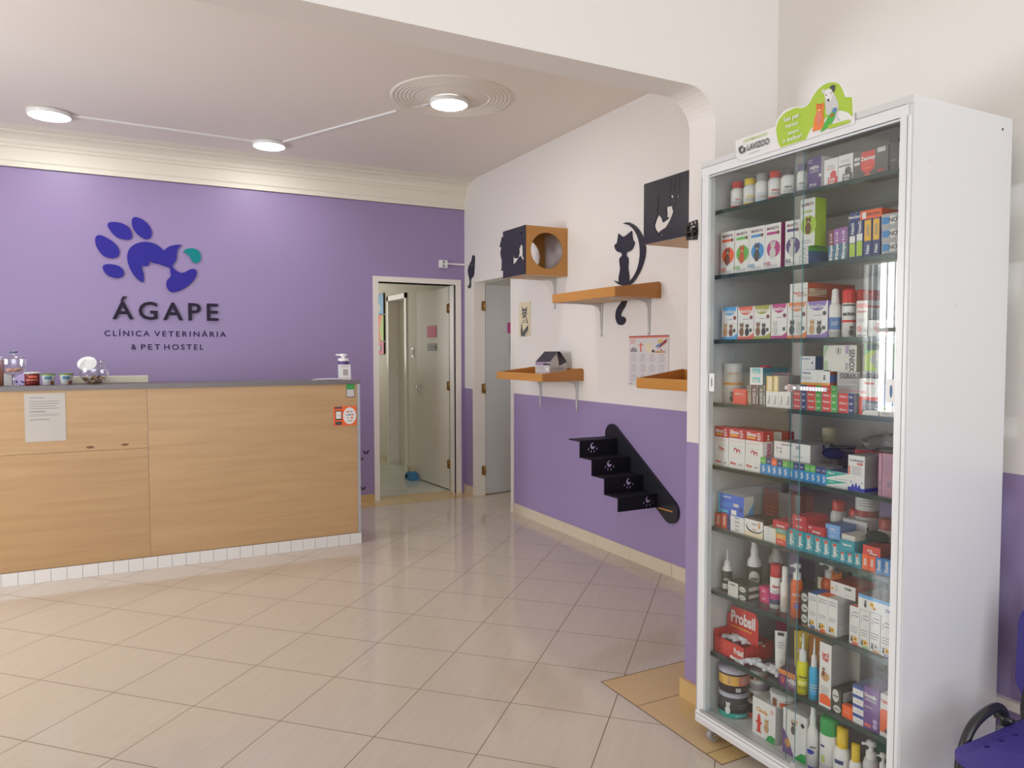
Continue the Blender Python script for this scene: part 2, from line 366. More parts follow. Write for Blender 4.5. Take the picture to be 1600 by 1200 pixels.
# ------------------------------------------------------------------ packages: (shape, name, category, label, group, size in metres, colours, print)
ITEMS=[
('C','supplement_bottle','bottle','white supplement bottle with red cap and red label foot, top cabinet shelf','supplement bottles on the top shelf',(1.9387,1.968,1.925,2.021,0.0237),'pill',['white','red'],[('R',0,0,1,0.17,'red'),('T',0.5,0.5,0.09,'red','VITA',0,0),('L',0.25,0.25,0.75,0.4,3,'gt')]),
('C','supplement_bottle','bottle','white supplement bottle with yellow cap, top cabinet shelf','supplement bottles on the top shelf',(1.9381,1.908,1.925,2.021,0.0231),'pill',['white','yellow'],[('R',0,0,1,0.17,'yellow'),('T',0.5,0.5,0.09,'yellow','OMEGA',0,0),('L',0.25,0.25,0.75,0.4,3,'gt')]),
('C','supplement_bottle','bottle','white supplement bottle with pale grey cap, top cabinet shelf','supplement bottles on the top shelf',(1.937,1.854,1.925,2.026,0.022),'pill',['white','grey'],[('R',0,0,1,0.17,'lblue'),('T',0.5,0.5,0.09,'lblue','CALCIO',0,0),('L',0.25,0.25,0.75,0.4,3,'gt')]),
('C','supplement_bottle','bottle','white supplement bottle with red cap and red print, fourth from left, top cabinet shelf','supplement bottles on the top shelf',(1.9377,1.796,1.925,2.022,0.0227),'pill',['white','red'],[('R',0,0,1,0.17,'red'),('T',0.5,0.5,0.09,'red','AMINO',0,0),('L',0.25,0.25,0.75,0.4,3,'gt')]),
('C','supplement_bottle','bottle','white supplement bottle with dark grey cap, top cabinet shelf','supplement bottles on the top shelf',(1.937,1.74,1.925,2.019,0.025),'pill',['white','dgrey'],[('R',0,0,1,0.17,'dgrey'),('T',0.5,0.5,0.09,'dgrey','RENAL',0,0),('L',0.25,0.25,0.75,0.4,3,'gt')]),
('C','supplement_bottle','bottle','white supplement bottle with purple cap beside purple box, top cabinet shelf','supplement bottles on the top shelf',(1.9307,1.68,1.925,2.019,0.0157),'pill',['white','purple'],[('R',0,0,1,0.17,'purple'),('T',0.5,0.5,0.09,'purple','HEPA',0,0),('L',0.25,0.25,0.75,0.4,3,'gt')]),
('B','medicine_box','box','purple and white medicine box between bottles and boxes, top cabinet shelf','',(1.905,1.6376,1.5854,1.925,2.022,0.08),'purple','white','white',[('T',0.5,0.68,0.1,'white','HEPA',0,0),('C',0.2,0.9,0.06,'white'),('C',0.2,0.9,0.045,'purple'),('T',0.4,0.15,0.08,'white','30 ml',0,0),('L',0.2,0.52,0.8,0.6,2,'white'),('C',0.92,0.4,0.05,'white')],[]),
('B','medicine_box','box','white box with red dog patch, left of the grey-patched one','boxes with animal patches on the top shelf',(1.905,1.5756,1.5264,1.925,2.004,0.07),'white','white','white',[('R',0.3,0.04,0.98,0.3,'red'),('O',0.68,0.38,0.22,0.16,'red'),('T',0.6,0.2,0.1,'white','POR',0,0),('T',0.6,0.08,0.08,'white','MEU',0,0),('T',0.5,0.72,0.05,'gt','Drontal',0,0),('L',0.15,0.58,0.8,0.66,2,'red')],[]),
('B','medicine_box','box','white box with dark grey dog patch, left of the dark Zeotop box','boxes with animal patches on the top shelf',(1.905,1.5246,1.4754,1.925,2.005,0.07),'white','white','white',[('R',0.3,0.04,0.98,0.3,'dgrey'),('O',0.68,0.38,0.22,0.16,'dgrey'),('T',0.6,0.2,0.1,'white','POR',0,0),('T',0.6,0.08,0.08,'white','MEU',0,0),('L',0.15,0.72,0.8,0.82,2,'gt'),('T',0.45,0.6,0.07,'dgrey','NATURALE',0,0)],[]),
('B','collar_box','box','wide dark brown Zeotop box with red badge, top cabinet shelf','',(1.905,1.4726,1.3624,1.925,2.001,0.09),'choc','choc','choc',[('P',[(0.22,0.35),(0.3,0.2),(0.42,0.12),(0.55,0.2),(0.63,0.35),(0.63,0.95),(0.22,0.95)],'red'),('T',0.425,0.7,0.14,'white','Zeotop',0,0),('L',0.32,0.5,0.55,0.56,1,'orange'),('O',0.42,0.33,0.12,0.03,'orange'),('R',0.02,0.68,0.19,0.8,'lgrey'),('R',0.02,0.5,0.19,0.62,'lgrey'),('R',0.7,0.8,0.93,0.97,'lgrey'),('R',0.02,0,0.6,0.05,'yellow'),('R',0.35,-0,0.5,0.1,'orange'),('R',0.72,0.1,0.9,0.16,'red')],[]),
('B','medicine_box','box','tall plain black box right of the Zeotop box, top cabinet shelf','',(1.905,1.3576,1.3324,1.925,2.011,0.12),'black','black','black',[('L',0.2,0.3,0.8,0.36,1,'gt')],[]),
('B','medicine_box','box','narrow white box with red print at the near end, top cabinet shelf','',(1.905,1.3296,1.3134,1.925,2.001,0.08),'white','white','white',[('R',0.1,0,1,0.05,'red'),('L',0.2,0.5,0.8,0.7,3,'red'),('T',0.5,0.85,0.08,'red','VIT',0,0)],[]),
('B','flea_tablet_box','box','tall white flea tablet box with orange circle, second cabinet shelf','flea tablet boxes on the second shelf',(1.905,2.0126,1.9464,1.696,1.847,0.05),'white','orange','orange',[('T',0.5,0.9,0.055,'maroon','BRAVECTO',0,0.75),('R',0.12,0.76,0.85,0.82,'orange'),('C',0.83,0.79,0.04,'brown'),('C',0.55,0.44,0.19,'orange'),('A',0.5,0.22,0.42,'brown'),('T',0.15,0.13,0.07,'orange','1 KG',0,0),('L',0.1,0.03,0.8,0.1,2,'gt')],[]),
('B','flea_tablet_box','box','tall white flea tablet box with green circle, second cabinet shelf','flea tablet boxes on the second shelf',(1.905,1.9446,1.8774,1.696,1.846,0.05),'white','green','green',[('T',0.5,0.9,0.055,'maroon','BRAVECTO',0,0.75),('R',0.12,0.76,0.85,0.82,'green'),('C',0.83,0.79,0.04,'brown'),('C',0.55,0.44,0.19,'green'),('A',0.5,0.22,0.42,'rust'),('T',0.15,0.13,0.07,'green','1 KG',0,0),('L',0.1,0.03,0.8,0.1,2,'gt')],[]),
('B','flea_tablet_box','box','tall white flea tablet box with blue circle, second cabinet shelf','flea tablet boxes on the second shelf',(1.905,1.8766,1.8074,1.696,1.845,0.05),'white','blue','blue',[('T',0.5,0.9,0.055,'maroon','BRAVECTO',0,0.75),('R',0.12,0.76,0.85,0.82,'blue'),('C',0.83,0.79,0.04,'brown'),('C',0.55,0.44,0.19,'blue'),('A',0.5,0.22,0.42,'dgrey'),('T',0.15,0.13,0.07,'blue','1 KG',0,0),('L',0.1,0.03,0.8,0.1,2,'gt')],[]),
('B','flea_tablet_box','box','tall white flea tablet box with magenta circle, second cabinet shelf','flea tablet boxes on the second shelf',(1.905,1.8066,1.7394,1.696,1.844,0.05),'white','magenta','magenta',[('T',0.5,0.9,0.055,'maroon','BRAVECTO',0,0.75),('R',0.12,0.76,0.85,0.82,'magenta'),('C',0.83,0.79,0.04,'brown'),('C',0.55,0.44,0.19,'magenta'),('A',0.5,0.22,0.42,'lgrey'),('T',0.15,0.13,0.07,'magenta','1 KG',0,0),('L',0.1,0.03,0.8,0.1,2,'gt')],[]),
('B','flea_tablet_box','box','tall white flea tablet box with purple circle, second cabinet shelf','flea tablet boxes on the second shelf',(1.905,1.7216,1.6634,1.696,1.842,0.05),'white','purple','purple',[('T',0.5,0.9,0.055,'maroon','BRAVECTO',0,0.75),('R',0.12,0.76,0.85,0.82,'purple'),('C',0.83,0.79,0.04,'brown'),('C',0.55,0.44,0.19,'purple'),('A',0.5,0.22,0.42,'lgrey'),('T',0.15,0.13,0.07,'purple','1 KG',0,0),('L',0.1,0.03,0.8,0.1,2,'gt')],[]),
('B','flat_medicine_box','box','bottom of four flat boxes beneath the yellow-green circle box, second cabinet shelf','flat boxes stacked on the second shelf',(1.905,1.6626,1.6284,1.696,1.7098,0.14),'lgrey','steel','steel',[('R',0.05,0.12,0.95,0.88,'white'),('T',0.5,0.5,0.3,'dgrey','ADVO',0,0)],[]),
('B','flat_medicine_box','box','second lowest of four flat boxes beneath the yellow-green circle box, second cabinet shelf','flat boxes stacked on the second shelf',(1.905,1.6626,1.6284,1.7102,1.7241,0.14),'lgrey','steel','steel',[('R',0.05,0.12,0.95,0.88,'white'),('T',0.5,0.5,0.3,'dgrey','ADVO',0,0)],[]),
('B','flat_medicine_box','box','third of four flat boxes beneath the yellow-green circle box, second cabinet shelf','flat boxes stacked on the second shelf',(1.905,1.6636,1.6294,1.7245,1.7384,0.14),'lgrey','steel','steel',[('R',0.05,0.12,0.95,0.88,'white'),('T',0.5,0.5,0.3,'dgrey','ADVO',0,0)],[]),
('B','flat_medicine_box','box','topmost of four flat boxes beneath the yellow-green circle box, second cabinet shelf','flat boxes stacked on the second shelf',(1.905,1.6636,1.6294,1.7388,1.7526,0.14),'lgrey','green','green',[('R',0.05,0.12,0.95,0.88,'white'),('T',0.5,0.5,0.3,'dgrey','ADVO',0,0)],[]),
('B','flea_tablet_box','box','tall white flea tablet box with yellow-green circle standing on flat boxes','flea tablet boxes on the second shelf',(1.905,1.6626,1.6064,1.753,1.9,0.05),'white','lime','lime',[('T',0.5,0.88,0.06,'maroon','BRAVECTO',0,0.8),('T',0.45,0.73,0.05,'lime','TRANSD',0,0),('C',0.58,0.44,0.2,'lime'),('A',0.55,0.25,0.38,'brown'),('L',0.1,0.05,0.8,0.14,2,'gt')],[]),
('B','slim_medicine_box','box','leftmost, maroon-topped of three slim teal-footed boxes, second cabinet shelf','slim teal-footed boxes on the second shelf',(1.905,1.5556,1.5364,1.696,1.788,0.09),'maroon','lgrey','lgrey',[('R',0,0,1,0.52,'steelteal'),('T',0.5,0.34,0.5,'white','Simpar',90,0.5),('T',0.5,0.75,0.4,'white','5.1-10',90,0.3),('C',0.5,0.07,0.05,'white')],[]),
('B','slim_medicine_box','box','middle, orchid-topped of three slim teal-footed boxes, second cabinet shelf','slim teal-footed boxes on the second shelf',(1.905,1.5356,1.5154,1.696,1.791,0.09),'orchid','lgrey','lgrey',[('R',0,0,1,0.52,'steelteal'),('T',0.5,0.34,0.5,'white','Simpar',90,0.5),('T',0.5,0.75,0.4,'white','5.1-10',90,0.3),('C',0.5,0.07,0.05,'white')],[]),
('B','slim_medicine_box','box','rightmost, orchid-topped of three slim teal-footed boxes, second cabinet shelf','slim teal-footed boxes on the second shelf',(1.905,1.5136,1.4914,1.696,1.792,0.09),'orchid','lgrey','lgrey',[('R',0,0,1,0.52,'steelteal'),('T',0.5,0.34,0.5,'white','Simpar',90,0.5),('T',0.5,0.75,0.4,'white','5.1-10',90,0.3),('C',0.5,0.07,0.05,'white')],[]),
('B','flea_chew_box','box','leftmost lime-footed of four navy boxes, second cabinet shelf','navy chew boxes on the second shelf',(1.905,1.4836,1.4604,1.696,1.805,0.1),'navy','navy','navy',[('R',0.1,0.05,0.9,0.4,'lime'),('R',0.1,0.42,0.9,0.6,'white'),('T',0.5,0.8,0.4,'white','NexG',90,0.3)],[]),
('B','flea_chew_box','box','second lime-footed of four navy boxes, second cabinet shelf','navy chew boxes on the second shelf',(1.905,1.4596,1.4364,1.696,1.803,0.1),'navy','navy','navy',[('R',0.1,0.05,0.9,0.45,'lime'),('R',0.1,0.46,0.9,0.65,'white'),('T',0.5,0.83,0.4,'white','NexG',90,0.3)],[]),
('B','flea_chew_box','box','first yellow-labelled of four navy boxes, second cabinet shelf','navy chew boxes on the second shelf',(1.905,1.4346,1.4084,1.696,1.804,0.1),'navy','navy','navy',[('R',0.1,0.42,0.9,0.97,'gold'),('T',0.5,0.7,0.35,'gt','GARD',90,0.3),('T',0.5,0.2,0.4,'white','Nex',90,0.3)],[]),
('B','flea_chew_box','box','last yellow-labelled of four navy boxes, second cabinet shelf','navy chew boxes on the second shelf',(1.905,1.4066,1.3824,1.696,1.804,0.1),'navy','navy','navy',[('R',0.1,0.42,0.9,0.97,'gold'),('T',0.5,0.7,0.35,'gt','GARD',90,0.3),('T',0.5,0.2,0.4,'white','Nex',90,0.3)],[]),
('B','flea_chew_box','box','orange and navy box lying on the four upright navy boxes','',(1.905,1.4816,1.3784,1.804,1.829,0.12),'orange','orange','orange',[('R',0,0,0.33,1,'navy'),('T',0.16,0.5,0.3,'white','NexGard',0,0),('R',0.4,0.1,0.52,0.8,'white'),('T',0.75,0.5,0.3,'brown','SPECTRA',0,0)],[]),
('B','flat_medicine_box','box','bottom of three flat silver boxes with blue print, second cabinet shelf','silver boxes stacked on the second shelf',(1.905,1.3766,1.3164,1.696,1.7333,0.16),'silver','silver','silver',[('C',0.55,0.5,0.35,'white'),('R',0.05,0.25,0.4,0.75,'blue'),('T',0.78,0.5,0.3,'dgrey','NOVO',0,0)],[]),
('B','flat_medicine_box','box','middle of three flat silver boxes with blue print, second cabinet shelf','silver boxes stacked on the second shelf',(1.905,1.3776,1.3164,1.7337,1.7709,0.16),'silver','silver','silver',[('C',0.55,0.5,0.35,'white'),('R',0.05,0.25,0.4,0.75,'blue'),('T',0.78,0.5,0.3,'dgrey','NOVO',0,0)],[]),
('B','flat_medicine_box','box','top of three flat silver boxes with blue print, second cabinet shelf','silver boxes stacked on the second shelf',(1.905,1.3786,1.3174,1.7713,1.8086,0.16),'silver','silver','silver',[('C',0.55,0.5,0.35,'white'),('R',0.05,0.25,0.4,0.75,'blue'),('T',0.78,0.5,0.3,'dgrey','NOVO',0,0)],[]),
('B','pet_supplement_box','box','white pet supplement box with blue crest, two-pet row on third cabinet shelf','pet supplement boxes on the third shelf',(1.905,2.0036,1.9284,1.466,1.58,0.055),'white','azure','azure',[('H',0.5,1,0.44,0.26,'azure'),('T',0.5,0.86,0.1,'white','NutriCore',0,0.7),('R',0,0,1,0.08,'azure'),('P',[(0.45,0),(1,0),(1,0.18)],'azure'),('C',0.85,0.66,0.06,'maroon'),('L',0.35,0.58,0.7,0.64,1,'gt'),('A',0.25,0.1,0.42,'tan'),('A',0.6,0.1,0.38,'brown'),('R',0.75,0.22,0.9,0.32,'dgrey')],[]),
('B','pet_supplement_box','box','white pet supplement box with coral red crest, two-pet row on third cabinet shelf','pet supplement boxes on the third shelf',(1.905,1.9256,1.8524,1.466,1.578,0.055),'white','coral','coral',[('H',0.5,1,0.44,0.26,'coral'),('T',0.5,0.86,0.1,'white','NutriCore',0,0.7),('R',0,0,1,0.08,'coral'),('P',[(0.45,0),(1,0),(1,0.18)],'coral'),('C',0.85,0.66,0.06,'maroon'),('L',0.35,0.58,0.7,0.64,1,'gt'),('A',0.25,0.1,0.42,'brown'),('A',0.6,0.1,0.38,'black'),('R',0.75,0.22,0.9,0.32,'dgrey')],[]),
('B','pet_supplement_box','box','white pet supplement box with olive crest, two-pet row on third cabinet shelf','pet supplement boxes on the third shelf',(1.905,1.8506,1.7784,1.466,1.578,0.055),'white','olive','olive',[('H',0.5,1,0.44,0.26,'olive'),('T',0.5,0.86,0.1,'white','NutriCore',0,0.7),('R',0,0,1,0.08,'olive'),('P',[(0.45,0),(1,0),(1,0.18)],'olive'),('C',0.85,0.66,0.06,'maroon'),('L',0.35,0.58,0.7,0.64,1,'gt'),('A',0.25,0.1,0.42,'brown'),('A',0.6,0.1,0.38,'black'),('R',0.75,0.22,0.9,0.32,'dgrey')],[]),
('B','pet_supplement_box','box','white pet supplement box with magenta crest and one dog, third cabinet shelf','pet supplement boxes on the third shelf',(1.905,1.7756,1.7094,1.466,1.579,0.055),'white','magenta','magenta',[('H',0.5,1,0.44,0.26,'magenta'),('T',0.5,0.86,0.1,'white','NutriCore',0,0.7),('R',0,0,1,0.08,'magenta'),('P',[(0.45,0),(1,0),(1,0.18)],'magenta'),('C',0.85,0.66,0.06,'maroon'),('L',0.35,0.58,0.7,0.64,1,'gt'),('A',0.25,0.1,0.42,'lgrey'),('R',0.75,0.22,0.9,0.32,'dgrey')],[]),
('B','pet_supplement_box','box','white pet supplement box with orange crest, two-pet row on third cabinet shelf','pet supplement boxes on the third shelf',(1.905,1.7076,1.6324,1.466,1.58,0.055),'white','tangerine','tangerine',[('H',0.5,1,0.44,0.26,'tangerine'),('T',0.5,0.86,0.1,'white','NutriCore',0,0.7),('R',0,0,1,0.08,'tangerine'),('P',[(0.45,0),(1,0),(1,0.18)],'tangerine'),('C',0.85,0.66,0.06,'maroon'),('L',0.35,0.58,0.7,0.64,1,'gt'),('A',0.25,0.1,0.42,'black'),('A',0.6,0.1,0.38,'lgrey'),('R',0.75,0.22,0.9,0.32,'dgrey')],[]),
('B','pet_supplement_box','box','white pet supplement box with violet crest, two-pet row on third cabinet shelf','pet supplement boxes on the third shelf',(1.905,1.6306,1.5534,1.466,1.579,0.055),'white','violet','violet',[('H',0.5,1,0.44,0.26,'violet'),('T',0.5,0.86,0.1,'white','NutriCore',0,0.7),('R',0,0,1,0.08,'violet'),('P',[(0.45,0),(1,0),(1,0.18)],'violet'),('C',0.85,0.66,0.06,'dgrey'),('L',0.35,0.58,0.7,0.64,1,'gt'),('A',0.25,0.1,0.42,'tan'),('A',0.6,0.1,0.38,'dgrey'),('R',0.75,0.22,0.9,0.32,'dgrey')],[]),
('B','pet_supplement_box','box','long white and rust box lying across the orange and violet boxes','',(1.905,1.6986,1.6294,1.579,1.64,0.22),'white','rust','rust',[('T',0.5,0.5,0.14,'coral','NutriCore',0,0.6),('T',0.6,0.36,0.1,'coral','Derme',0,0),('L',0.3,0.1,0.8,0.16,1,'cream')],[('T',0.12,0.5,0.5,'cream','Nutri',90,0.4)]),
('C','shampoo_bottle','bottle','white bottle with slanted nozzle and blue label, third cabinet shelf','',(1.9234,1.542,1.466,1.614,0.0184),'spout',['white','white'],[('R',0.05,0.27,0.95,0.68,'steelblue'),('L',0.3,0.4,0.7,0.55,3,'white'),('L',0.2,0.08,0.8,0.2,3,'gt')]),
('C','spray_can','spray can','front red-capped white spray can, third cabinet shelf','red-capped spray cans on the third shelf',(1.9241,1.494,1.466,1.609,0.0191),'spray',['white','red'],[('R',0.1,0.95,0.9,1,'dgrey'),('T',0.5,0.72,0.12,'black','ectos',0,0),('R',0,0.45,1,0.52,'red'),('A',0.65,0.05,0.3,'dgrey'),('A',0.4,0,0.25,'lgrey')]),
('C','spray_can','spray can','middle red-capped spray can behind the pale pink box, third cabinet shelf','red-capped spray cans on the third shelf',(1.9938,1.502,1.466,1.61,0.0188),'spray',['white','red'],[('R',0,0.45,1,0.52,'red')]),
('C','spray_can','spray can','rearmost red-capped spray can, third cabinet shelf','red-capped spray cans on the third shelf',(2.0682,1.518,1.466,1.613,0.0182),'spray',['white','red'],[('R',0,0.45,1,0.52,'red')]),
('B','ear_drop_box','box','upright white box with pink band before the spray cans','',(1.905,1.4536,1.4174,1.466,1.571,0.066),'white','lgrey','lgrey',[('R',0,0.8,1,0.92,'pink'),('T',0.5,0.7,0.06,'rust','Otodem',0,0),('O',0.3,0.22,0.22,0.09,'pink'),('L',0.1,0.4,0.8,0.5,3,'gt'),('R',0.1,0.03,0.9,0.05,'dgrey')],[('R',0,0.8,1,0.86,'rust'),('L',0.1,0.3,0.9,0.7,8,'gt')]),
('B','flat_medicine_box','box','low white box with red-outlined label, near end of third cabinet shelf','',(1.905,1.4136,1.3514,1.466,1.513,0.12),'white','white','white',[('R',0.42,0.2,1,0.8,'red'),('R',0.46,0.26,1,0.74,'lgrey'),('R',0.3,0.4,0.34,0.6,'red')],[]),
('C','supplement_jar','jar','tall white jar with amber band and black cat picture, fourth cabinet shelf','',(1.9591,1.9989,1.24,1.381,0.0341),'jar',['white','white'],[('R',-0.5,0.52,1.5,0.6,'amber'),('R',0.1,0.63,0.9,0.9,'offw'),('T',0.5,0.86,0.06,'amber','NUTRI',0,0),('A',0.45,0.03,0.32,'dgrey')]),
('B','medicine_box','box','small red box in front of the tall white cat jar','',(1.897,1.9356,1.8754,1.24,1.293,0.02),'scarlet','scarlet','scarlet',[('T',0.45,0.68,0.1,'white','VETMAX 10',0,0.7)],[]),
('B','slim_medicine_box','box','slim taupe box standing on its edge, fourth cabinet shelf','slim upright boxes on the fourth shelf',(1.905,1.8806,1.8594,1.24,1.309,0.1),'greybrown','greybrown','greybrown',[('T',0.35,0.45,0.4,'cream','GAVIZ V',90,0.75),('R',0.8,0.05,0.95,0.95,'cream'),('R',0.82,0.5,0.93,0.9,'greybrown')],[]),
('B','slim_medicine_box','box','slim maroon box standing on its edge, fourth cabinet shelf','slim upright boxes on the fourth shelf',(1.905,1.8556,1.8274,1.24,1.31,0.1),'maroondk','maroondk','maroondk',[('T',0.35,0.45,0.4,'lgrey','GAVIZ V',90,0.75),('R',0.8,0.05,0.95,0.95,'lgrey'),('R',0.82,0.5,0.93,0.9,'maroondk')],[]),
('B','slim_medicine_box','box','slim dark green box standing on its edge, fourth cabinet shelf','slim upright boxes on the fourth shelf',(1.905,1.8236,1.7964,1.24,1.311,0.1),'dgreen','dgreen','dgreen',[('T',0.35,0.45,0.4,'lgrey','GAVIZ V',90,0.75),('R',0.8,0.05,0.95,0.95,'lgrey'),('R',0.82,0.5,0.93,0.9,'dgreen')],[]),
('B','slim_medicine_box','box','leftmost of four plain white boxes left of the red and blue ones','white upright boxes on the fourth shelf',(1.905,1.7926,1.7664,1.24,1.291,0.05),'white','white','white',[('T',0.5,0.45,0.35,'gt','Allerx',90,0.6),('L',0.15,0.1,0.35,0.35,3,'steelblue')],[]),
('B','slim_medicine_box','box','second of four plain white boxes left of the red and blue ones','white upright boxes on the fourth shelf',(1.905,1.7656,1.7414,1.24,1.291,0.05),'white','white','white',[('T',0.5,0.45,0.35,'gt','Allerx',90,0.6),('L',0.15,0.1,0.35,0.35,3,'steelblue')],[]),
('B','slim_medicine_box','box','third of four plain white boxes left of the red and blue ones','white upright boxes on the fourth shelf',(1.905,1.7396,1.7154,1.24,1.292,0.05),'white','white','white',[('T',0.5,0.45,0.35,'gt','Allerx',90,0.6),('L',0.15,0.1,0.35,0.35,3,'steelblue')],[]),
('B','slim_medicine_box','box','rightmost of four plain white boxes left of the red and blue ones','white upright boxes on the fourth shelf',(1.905,1.7146,1.6854,1.24,1.293,0.05),'white','white','white',[('T',0.5,0.45,0.35,'gt','Allerx',90,0.6),('L',0.15,0.1,0.35,0.35,3,'steelblue')],[]),
('B','medicine_box','box','lower white box with teal side over the slim upright boxes','teal-sided boxes on the fourth shelf',(1.905,1.8656,1.8084,1.31,1.3391,0.12),'white','teal2','teal2',[('R',0.18,0.3,0.82,0.9,'aqua'),('R',0.22,0.42,0.68,0.6,'cream')],[]),
('B','medicine_box','box','upper white box with teal side over the slim upright boxes','teal-sided boxes on the fourth shelf',(1.905,1.8656,1.8084,1.3395,1.3686,0.12),'white','teal2','teal2',[('R',0.18,0.3,0.82,0.9,'aqua'),('R',0.22,0.42,0.68,0.6,'cream')],[]),
('B','medicine_box','box','left pale yellow box standing on the plain white boxes','pale yellow boxes on the fourth shelf',(1.905,1.7916,1.7654,1.291,1.342,0.12),'cream2','lgrey2','lgrey2',[('R',0.3,0.1,0.8,0.9,'cream'),('L',0.1,0.2,0.25,0.8,4,'amber')],[('L',0.05,0.1,0.95,0.9,9,'gt')]),
('B','medicine_box','box','right pale yellow box standing on the plain white boxes','pale yellow boxes on the fourth shelf',(1.905,1.7616,1.7414,1.291,1.343,0.12),'cream2','lgrey2','lgrey2',[('R',0.3,0.1,0.8,0.9,'cream'),('L',0.1,0.2,0.25,0.8,4,'amber')],[('L',0.05,0.1,0.95,0.9,9,'gt')]),
('B','tablet_box','box','bottom box in the far column of red and navy boxes','red tablet boxes on the fourth shelf',(1.905,1.6786,1.6274,1.24,1.2593,0.11),'scarlet','lgrey','lgrey',[('R',0.62,0,1,1,'navy'),('R',0.6,0,0.63,0.8,'pink'),('T',0.3,0.5,0.3,'white','Petmax',0,0.42),('T',0.8,0.45,0.25,'white','500',0,0.25)],[]),
('B','tablet_box','box','second box in the far column of red and navy boxes','red tablet boxes on the fourth shelf',(1.905,1.6786,1.6274,1.2597,1.2791,0.11),'scarlet','lgrey','lgrey',[('R',0.62,0,1,1,'navy'),('R',0.6,0,0.63,0.8,'pink'),('T',0.3,0.5,0.3,'white','Petmax',0,0.42),('T',0.8,0.45,0.25,'white','500',0,0.25)],[]),
('B','tablet_box','box','third box in the far column of red and navy boxes','red tablet boxes on the fourth shelf',(1.905,1.6796,1.6284,1.2795,1.2989,0.11),'scarlet','lgrey','lgrey',[('R',0.62,0,1,1,'navy'),('R',0.6,0,0.63,0.8,'pink'),('T',0.3,0.5,0.3,'white','Petmax',0,0.42),('T',0.8,0.45,0.25,'white','500',0,0.25)],[]),
('B','tablet_box','box','top box in the far column of red and navy boxes','red tablet boxes on the fourth shelf',(1.905,1.6796,1.6284,1.2993,1.3186,0.11),'scarlet','lgrey','lgrey',[('R',0.62,0,1,1,'navy'),('R',0.6,0,0.63,0.8,'pink'),('T',0.3,0.5,0.3,'white','Petmax',0,0.42),('T',0.8,0.45,0.25,'white','500',0,0.25)],[]),
('B','tablet_box','box','bottom box in the left column of red and green boxes','red tablet boxes on the fourth shelf',(1.905,1.6246,1.5714,1.24,1.2593,0.11),'scarlet','lgrey','lgrey',[('R',0.62,0,1,1,'green2'),('R',0.6,0,0.63,0.8,'pink'),('T',0.3,0.5,0.3,'white','Petmax',0,0.42),('T',0.8,0.45,0.25,'white','500',0,0.25)],[]),
('B','tablet_box','box','second box in the left column of red and green boxes','red tablet boxes on the fourth shelf',(1.905,1.6246,1.5714,1.2597,1.2791,0.11),'scarlet','lgrey','lgrey',[('R',0.62,0,1,1,'green2'),('R',0.6,0,0.63,0.8,'pink'),('T',0.3,0.5,0.3,'white','Petmax',0,0.42),('T',0.8,0.45,0.25,'white','500',0,0.25)],[]),
('B','tablet_box','box','third box in the left column of red and green boxes','red tablet boxes on the fourth shelf',(1.905,1.6256,1.5724,1.2795,1.2989,0.11),'scarlet','lgrey','lgrey',[('R',0.62,0,1,1,'green2'),('R',0.6,0,0.63,0.8,'pink'),('T',0.3,0.5,0.3,'white','Petmax',0,0.42),('T',0.8,0.45,0.25,'white','500',0,0.25)],[]),
('B','tablet_box','box','top box in the left column of red and green boxes','red tablet boxes on the fourth shelf',(1.905,1.6256,1.5724,1.2993,1.3186,0.11),'scarlet','lgrey','lgrey',[('R',0.62,0,1,1,'green2'),('R',0.6,0,0.63,0.8,'pink'),('T',0.3,0.5,0.3,'white','Petmax',0,0.42),('T',0.8,0.45,0.25,'white','500',0,0.25)],[]),
('B','tablet_box','box','bottom box in the right column of red and green boxes','red tablet boxes on the fourth shelf',(1.905,1.5686,1.5134,1.24,1.2596,0.11),'scarlet','lgrey','lgrey',[('R',0.62,0,1,1,'green2'),('R',0.6,0,0.63,0.8,'pink'),('T',0.3,0.5,0.3,'white','Petmax',0,0.42),('T',0.8,0.45,0.25,'white','500',0,0.25)],[]),
('B','tablet_box','box','second box in the right column of red and green boxes','red tablet boxes on the fourth shelf',(1.905,1.5686,1.5144,1.26,1.2796,0.11),'scarlet','lgrey','lgrey',[('R',0.62,0,1,1,'green2'),('R',0.6,0,0.63,0.8,'pink'),('T',0.3,0.5,0.3,'white','Petmax',0,0.42),('T',0.8,0.45,0.25,'white','500',0,0.25)],[]),
('B','tablet_box','box','third box in the right column of red and green boxes','red tablet boxes on the fourth shelf',(1.905,1.5686,1.5144,1.28,1.2996,0.11),'scarlet','lgrey','lgrey',[('R',0.62,0,1,1,'green2'),('R',0.6,0,0.63,0.8,'pink'),('T',0.3,0.5,0.3,'white','Petmax',0,0.42),('T',0.8,0.45,0.25,'white','500',0,0.25)],[]),
('B','tablet_box','box','top box in the right column of red and green boxes','red tablet boxes on the fourth shelf',(1.905,1.5696,1.5154,1.3,1.3196,0.11),'scarlet','lgrey','lgrey',[('R',0.62,0,1,1,'green2'),('R',0.6,0,0.63,0.8,'pink'),('T',0.3,0.5,0.3,'white','Petmax',0,0.42),('T',0.8,0.45,0.25,'white','500',0,0.25)],[]),
('B','tablet_box','box','bottom box in the near column of red and navy boxes','red tablet boxes on the fourth shelf',(1.905,1.5086,1.4544,1.24,1.2593,0.11),'scarlet','lgrey','lgrey',[('R',0.62,0,1,1,'navy'),('R',0.6,0,0.63,0.8,'pink'),('T',0.3,0.5,0.3,'white','Petmax',0,0.42),('T',0.8,0.45,0.25,'white','500',0,0.25)],[]),
